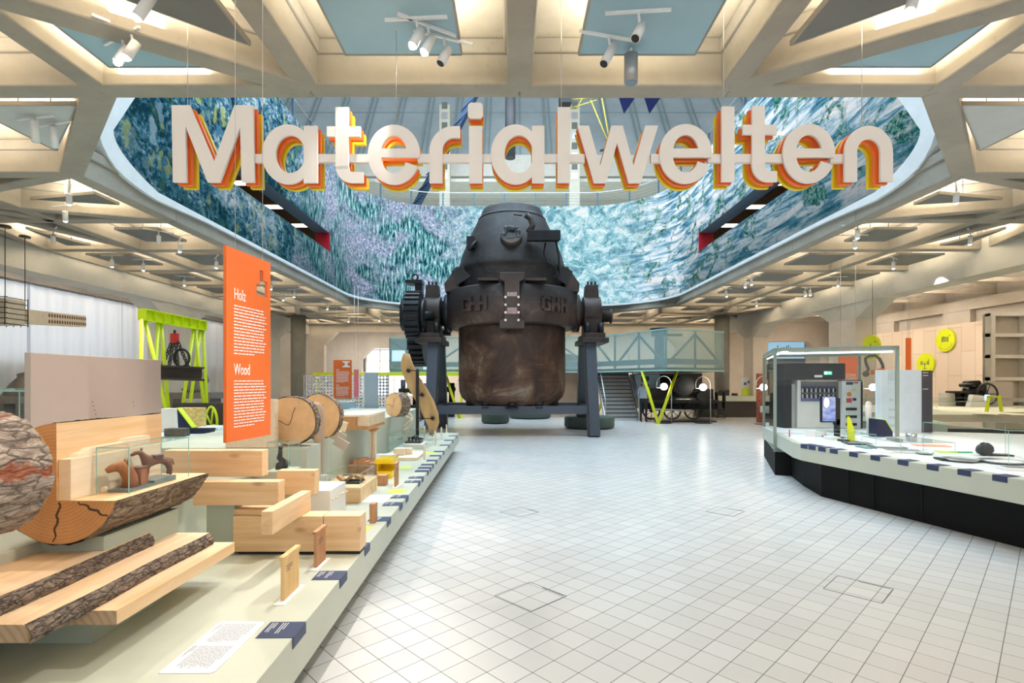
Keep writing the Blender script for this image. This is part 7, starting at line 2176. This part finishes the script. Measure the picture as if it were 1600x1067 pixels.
MB().box(x0, x1 - .02, 10.5, 10.9, 2.84, 3.36).build('cage_core', CRB, hb, world=True)
for px, y in ((8, 10.65), (39, 11.4)): q = P(px, 500, y); MB().tube((q.x, y, 3.0), (q.x, y, 4.85), .008, n=6).build('hanger', BLACK, hb, world=True); 
for px, y in ((8, 10.65), (39, 11.4)): q = P(px, 500, y); MB().tube((q.x, y, ZC - .04), (q.x, y, ZC), .1, n=14).build('ceiling_plate', BLACK, hb, world=True)

# second orange sign and its surroundings
sg2, _ = info_sign('smaller orange information board headed Stahl and Steel in front of the yellow beam', ((521 - 800) * 15.5 / F, 15.5), ((549.5 - 800) * 15.5 / F, 15.5), EYE + (HOR - 624) * 15.5 / F, EYE + (HOR - 562.5) * 15.5 / F,
          [('Stahl', .85, .075, 14, .024), ('Steel', .40, .075, 13, .022)], 8, wires=True)
mb = MB(); y = 15.49; x = (541.0 - 800) * y / F; z = EYE + (HOR - 569) * y / F
mb.box(x - .04 - .07, x + .07 + .04, y - .003, y, z + .05, z + .09); mb.box(x - .11, x + .11, y - .003, y, z - .09, z - .05); mb.prism([(x - .07, z + .05), (x + .07, z + .05), (x + .03, z), (x + .07, z - .05), (x - .07, z - .05), (x - .03, z)], y - .003, y, 'y')
mb.build('steel_icon', OFFW, sg2, world=True)
rs = thing('red_sign', (0, 0, 0), 'narrow rose red board beside the smaller orange sign', 'sign'); q = P(556.5, 600, 20); rs.location = (q.x, 20, q.z - .4); MB().box(-.09, .09, 0, .03, -.1, .95).build('board', flat('rose red', lin((205, 110, 120)), .6), rs)
for x in (-.07, .07): MB().tube((x, .015, .95), (x, .015, ZS - rs.location.z), .006, n=5).build('wire', CHROME, rs)
mesh_w = flat('white perforated sheet', (.8, .8, .8), .5)
pg = thing('perforated_screen', (0, 0, 0), 'white perforated metal screen below the yellow beam', 'screen'); pg.location = (-7.8, 22.5, 0)
mb = MB()
for k in range(26): mb.box(-8.9 + .14 * k, -8.84 + .14 * k, 22.5, 22.53, .6, 1.92)
for k in range(10): mb.box(-8.9, -5.3, 22.5, 22.53, .62 + .14 * k, .68 + .14 * k)
mb.build('grid', mesh_w, pg, world=True); 
for x in (-8.9, -5.3): MB().box(x - .03, x + .03, 22.5, 22.56, 0, 1.95).build('post', OFFW, pg, world=True)
gpn = thing('grey_partition', (0, 0, 0), 'blue grey upright panel with white edge in the middle distance', 'partition'); q = P(581, 610, 12.7); gpn.location = (q.x, 12.6, 0); MB().box(-.155, .155, 0, .1, 0, EYE + .2).build('panel', flat('blue grey panel', lin((160, 176, 192)), .5), gpn); MB().box(-.18, -.155, 0, .1, 0, EYE + .22).build('white_edge', OFFW, gpn)
q = P(583, 628, 12.9); gf = thing('light_green_frame', (q.x, 12.95, 1.0), 'light green trapezoid frame in front of the blue grey panel', 'frame'); mb = MB(); mb.bar((-.1, 0, 0), (-.09, 0, .3), .02, .06, (0, 1, 0)); mb.bar((.12, 0, 0), (.09, 0, .3), .02, .06, (0, 1, 0)); mb.bar((-.11, 0, .29), (.11, 0, .29), .02, .06, (0, 1, 0)); mb.build('frame', GREENY, gf)
dkc = thing('middle_display_table', (-4.6, 14.2, 0), 'grey blue display table in the middle distance behind the plinth', 'display table'); MB().box(-6.8, -3.1, 12.8, 14.9, .72, .99).build('top', flat('grey blue', lin((120, 134, 146)), .5), dkc, world=True); MB().box(-6.6, -3.3, 13.0, 14.7, 0, .72).build('base', DARK, dkc, world=True)
glass_case('pale blue glass case on the middle display table', -5.0, -3.9, 13.1, 14.0, .992, 1.25, th=.01)
MB().box(-4.8, -4.1, 13.3, 13.8, .993, 1.16).build('glass_block', flat('pale glass block', lin((190, 214, 222)), .2), None, 'pale blue block inside the case on the middle table', 'block')
for k, (px, py, y, w_, h, lab) in enumerate(((640, 596, 22, .9, .9, 'dark machine block under the platform, left of the converter'), (655, 600, 23.2, .5, .5, 'dark cylinder machine beside the block under the platform'), (700, 590, 25, .6, 1.2, 'dark pump machine behind the converter trestle'))):
    q = P(px, py, y); t_ = thing('dark_machine', (q.x, y, 0), lab, 'machine', 'dark machines under the platform')
    MB().box(-w_ / 2, w_ / 2, -.3, .3, 0, .7).build('bed', IRONB, t_, bevel=.03); mb = MB(); mb.tube((-w_ * .3, 0, .7), (-w_ * .3, 0, 1.75), .1, n=10); mb.tube((w_ * .3, 0, .7), (w_ * .3, 0, 1.6), .14, n=12); mb.tube((-w_ * .5, 0, 1.3), (w_ * .6, 0, 1.3), .09, n=10); mb.sphere((w_ * .1, 0, 1.3), .16, 10); mb.build('valve_gear', IRONB, t_)

# ================================================================ SPOTLIGHTS ON THE CEILING
HEADW = flat('white spotlight housing', (.78, .78, .76), .4)
def spotlight(px, py, lab, z=4.86, on=True, aim=(0, -.25, -1), L=.17, r=.042, light=None):
    y = F * (z - EYE) / (HOR - py); x = (px - 800) * y / F
    zt_ = 4.90
    t_ = thing('track_spotlight', (x, y, z), lab, 'spotlight', 'track spotlights')
    a = Vector(aim).normalized()
    mb = MB(); mb.tube(-a * L * .6, a * L * .4, r, n=16); mb.build('housing', HEADW, t_)
    mb = MB(); mb.tube(-a * L * .3 + Vector((0, 0, 0)), Vector((0, 0, (ZS if 90 < px < 110 and 300 < py < 345 else zt_) - z)), .012, n=8); mb.build('stem', HEADW, t_)
    an = math.radians((hash(lab) if False else int(px * 7 + py * 3) % 120) - 60); mb = MB(); mb.bar((-.28 * math.cos(an), -.28 * math.sin(an), zt_ - z - .012), (.28 * math.cos(an), .28 * math.sin(an), zt_ - z - .012), .022, .024); mb.build('track', HEADW, t_)
    mb = MB()
    if on: mb.sphere(a * L * .4, r * .8, 12)
    else: mb.tube(a * L * .4, a * (L * .4 + .004), r * .85, n=16)
    mb.build('lens', LAMPE if on else BLACK, t_)
    return t_
SPOTS = [(190, 88, 'twin spotlight in the corner coffer left of the lettering, the left one', 1), (204, 80, 'twin spotlight in the corner coffer left of the lettering, the right one', 1), (225, 12, 'lone spotlight under the first long diagonal beam at top left', 1),
         (650, 62, 'bright spotlight under the left blue grey panel, the left one', 1), (668, 72, 'bright spotlight under the left blue grey panel, the right one', 1), (693, 90, 'unlit spotlight under the left blue grey panel', 0),
         (950, 88, 'unlit long spotlight under the right blue grey panel', 0), (997, 52, 'unlit short spotlight under the right blue grey panel', 0), (1425, 6, 'lone spotlight under the long diagonal beam at top right', 1),
         (108, 312, 'bright spotlight in the coffer beside the left corner of the screen', 1), (102, 339, 'bright spotlight one beam behind the left corner coffer', 1), (281, 388, 'bright spotlight in the inner left row, above the gantry', 1), (248, 376, 'dim spotlight in the inner left row', 0),
         (83, 374, 'unlit spotlight in the outer left row nearest the border', 0), (175, 412, 'spotlight in the outer left row, left of a pair', 1), (224, 418, 'spotlight in the outer left row, right of a pair', 1), (288, 442, 'spotlight in the outer left row above the gantry girder', 1), (338, 414, 'small spotlight cluster left of the orange board', 1),
         (424, 448, 'spotlight right of the orange board, upper', 1), (443, 466, 'spotlight right of the orange board, left of a pair', 1), (460, 461, 'spotlight right of the orange board, right of a pair', 1), (512, 480, 'spotlight above the round column', 1), (545, 500, 'spotlight behind the round column', 1), (593, 499, 'spotlight near the left gear', 1),
         (55, 208, 'unlit long spotlight on the triangular panel at left, the left one', 0), (85, 217, 'unlit long spotlight on the triangular panel at left, the right one', 0),
         (1494, 310, 'bright spotlight in the coffer beside the right corner of the screen', 1), (1336, 382, 'brightest spotlight in the inner right row', 1), (1340, 366, 'spotlight just behind the brightest one on the right', 1), (1516, 376, 'bright spotlight in the outer right row', 1), (1396, 415, 'spotlight in the outer right row, third bay', 1),
         (1309, 443, 'spotlight in the outer right row above the pillar', 1), (1174, 441, 'spotlight cluster in the inner right row', 1), (1164, 445, 'small spotlight beside the cluster in the inner right row', 1), (1258, 459, 'spotlight pair near the right pillar, the left one', 1), (1266, 458, 'spotlight pair near the right pillar, the right one', 1), (1182, 475, 'spotlight near the round column on the right', 1), (1135, 460, 'small spotlight above the glazed platform', 1)]
for px, py, lab, on in SPOTS:
    z = 4.70 if py < 300 else 4.68
    spotlight(px, py, lab, z, bool(on), aim=(.35 if px > 800 else -.35, .5, -1) if py > 100 else ((-.45, -.2, -1) if px < 700 else (-.5, -.35, -1)), L=.26 if 'long' in lab else .17)
# loudspeaker cylinder
ls = thing('ceiling_cylinder', (0, 0, 0), 'silver grey cylinder fitting hanging below the right blue grey panel', 'ceiling fitting'); q = P(986, 110, 5.05); ls.location = (q.x, 5.05, q.z)
MB().tube((0, 0, -.12), (0, 0, .15), .065, n=24).build('body', flat('silver grey', lin((170, 172, 172)), .35, .4), ls); MB().tube((0, 0, .15), (0, 0, ZS - q.z), .012, n=8).build('stem', HEADW, ls); MB().tube((0, 0, -.124), (0, 0, -.12), .058, n=24).build('diffuser', flat('blue grey diffuser', lin((120, 140, 156)), .5), ls)

# the light those spotlights throw
WARM = (1.0, .90, .78); NEU = (1.0, .94, .86)
for (loc, tgt, pw_, an) in (((-.85, 4.95, 4.75), (-2.1, 2.9, .7), 330, 52), ((1.1, 3.3, 4.8), (-1.7, 2.7, .6), 260, 50), ((-3.6, 4.3, 4.7), (-1.9, 3.0, .6), 130, 60), ((-4.1, 6.6, 4.7), (-1.9, 4.6, .6), 200, 55), ((-.9, 7.6, 4.75), (-1.9, 5.6, .6), 200, 50), ((-1.2, 4.7, 4.75), (-2.1, 5.4, 1.2), 130, 45),
                            ((-4.2, 9.5, 4.7), (-1.8, 8.2, .6), 220, 50), ((-4.2, 12, 4.7), (-1.9, 10.6, .6), 260, 50),
                            ((6.9, 3.4, 4.7), (5.9, 5.6, .8), 150, 60), ((6.9, 4.9, 4.7), (5.4, 7.4, .8), 150, 55), ((7.9, 8.2, 4.7), (5.8, 8.6, .9), 150, 55), ((3.0, 7, 4.8), (5.0, 8.4, .8), 90, 50), ((11.0, 14, 4.7), (12, 12.8, 1), 320, 60),
                            ((-5.9, 8.5, 4.7), (-5.8, 7, 1.2), 250, 60), ((0.2, 4.2, 4.85), (0, 4.8, 3.2), 0, 60)):
    if pw_: spot('spot_beam', loc, tgt, pw_ * (1.4 if loc[0] < 1.5 else 1.15), an, WARM if loc[0] < 0 else NEU)
# lights on the lettering from the entrance side
for x in (-2.6, 0.1, 2.8): spot('lettering_beam', (x, 1.2, 4.75), (x * .9, 4.8, 3.6), 38, 75, NEU)
# lights on the converter
for (loc, tgt, pw_) in (((-4.3, 8.6, 4.75), (0, 17, 4.5), 260), ((4.5, 8.6, 4.75), (0, 17, 4.5), 260), ((-2.2, 5.9, 4.8), (0, 17, 2.0), 300), ((2.3, 5.9, 4.8), (0, 17, 2.0), 300)): spot('converter_beam', loc, tgt, pw_, 30, NEU)
for y in (17, 21, 25): spot('wall_fill', (14.4, y, 4.9), (17.6, y, 2.2), 200, 90, WARM)  # spots added to brighten the right wall, without fixtures
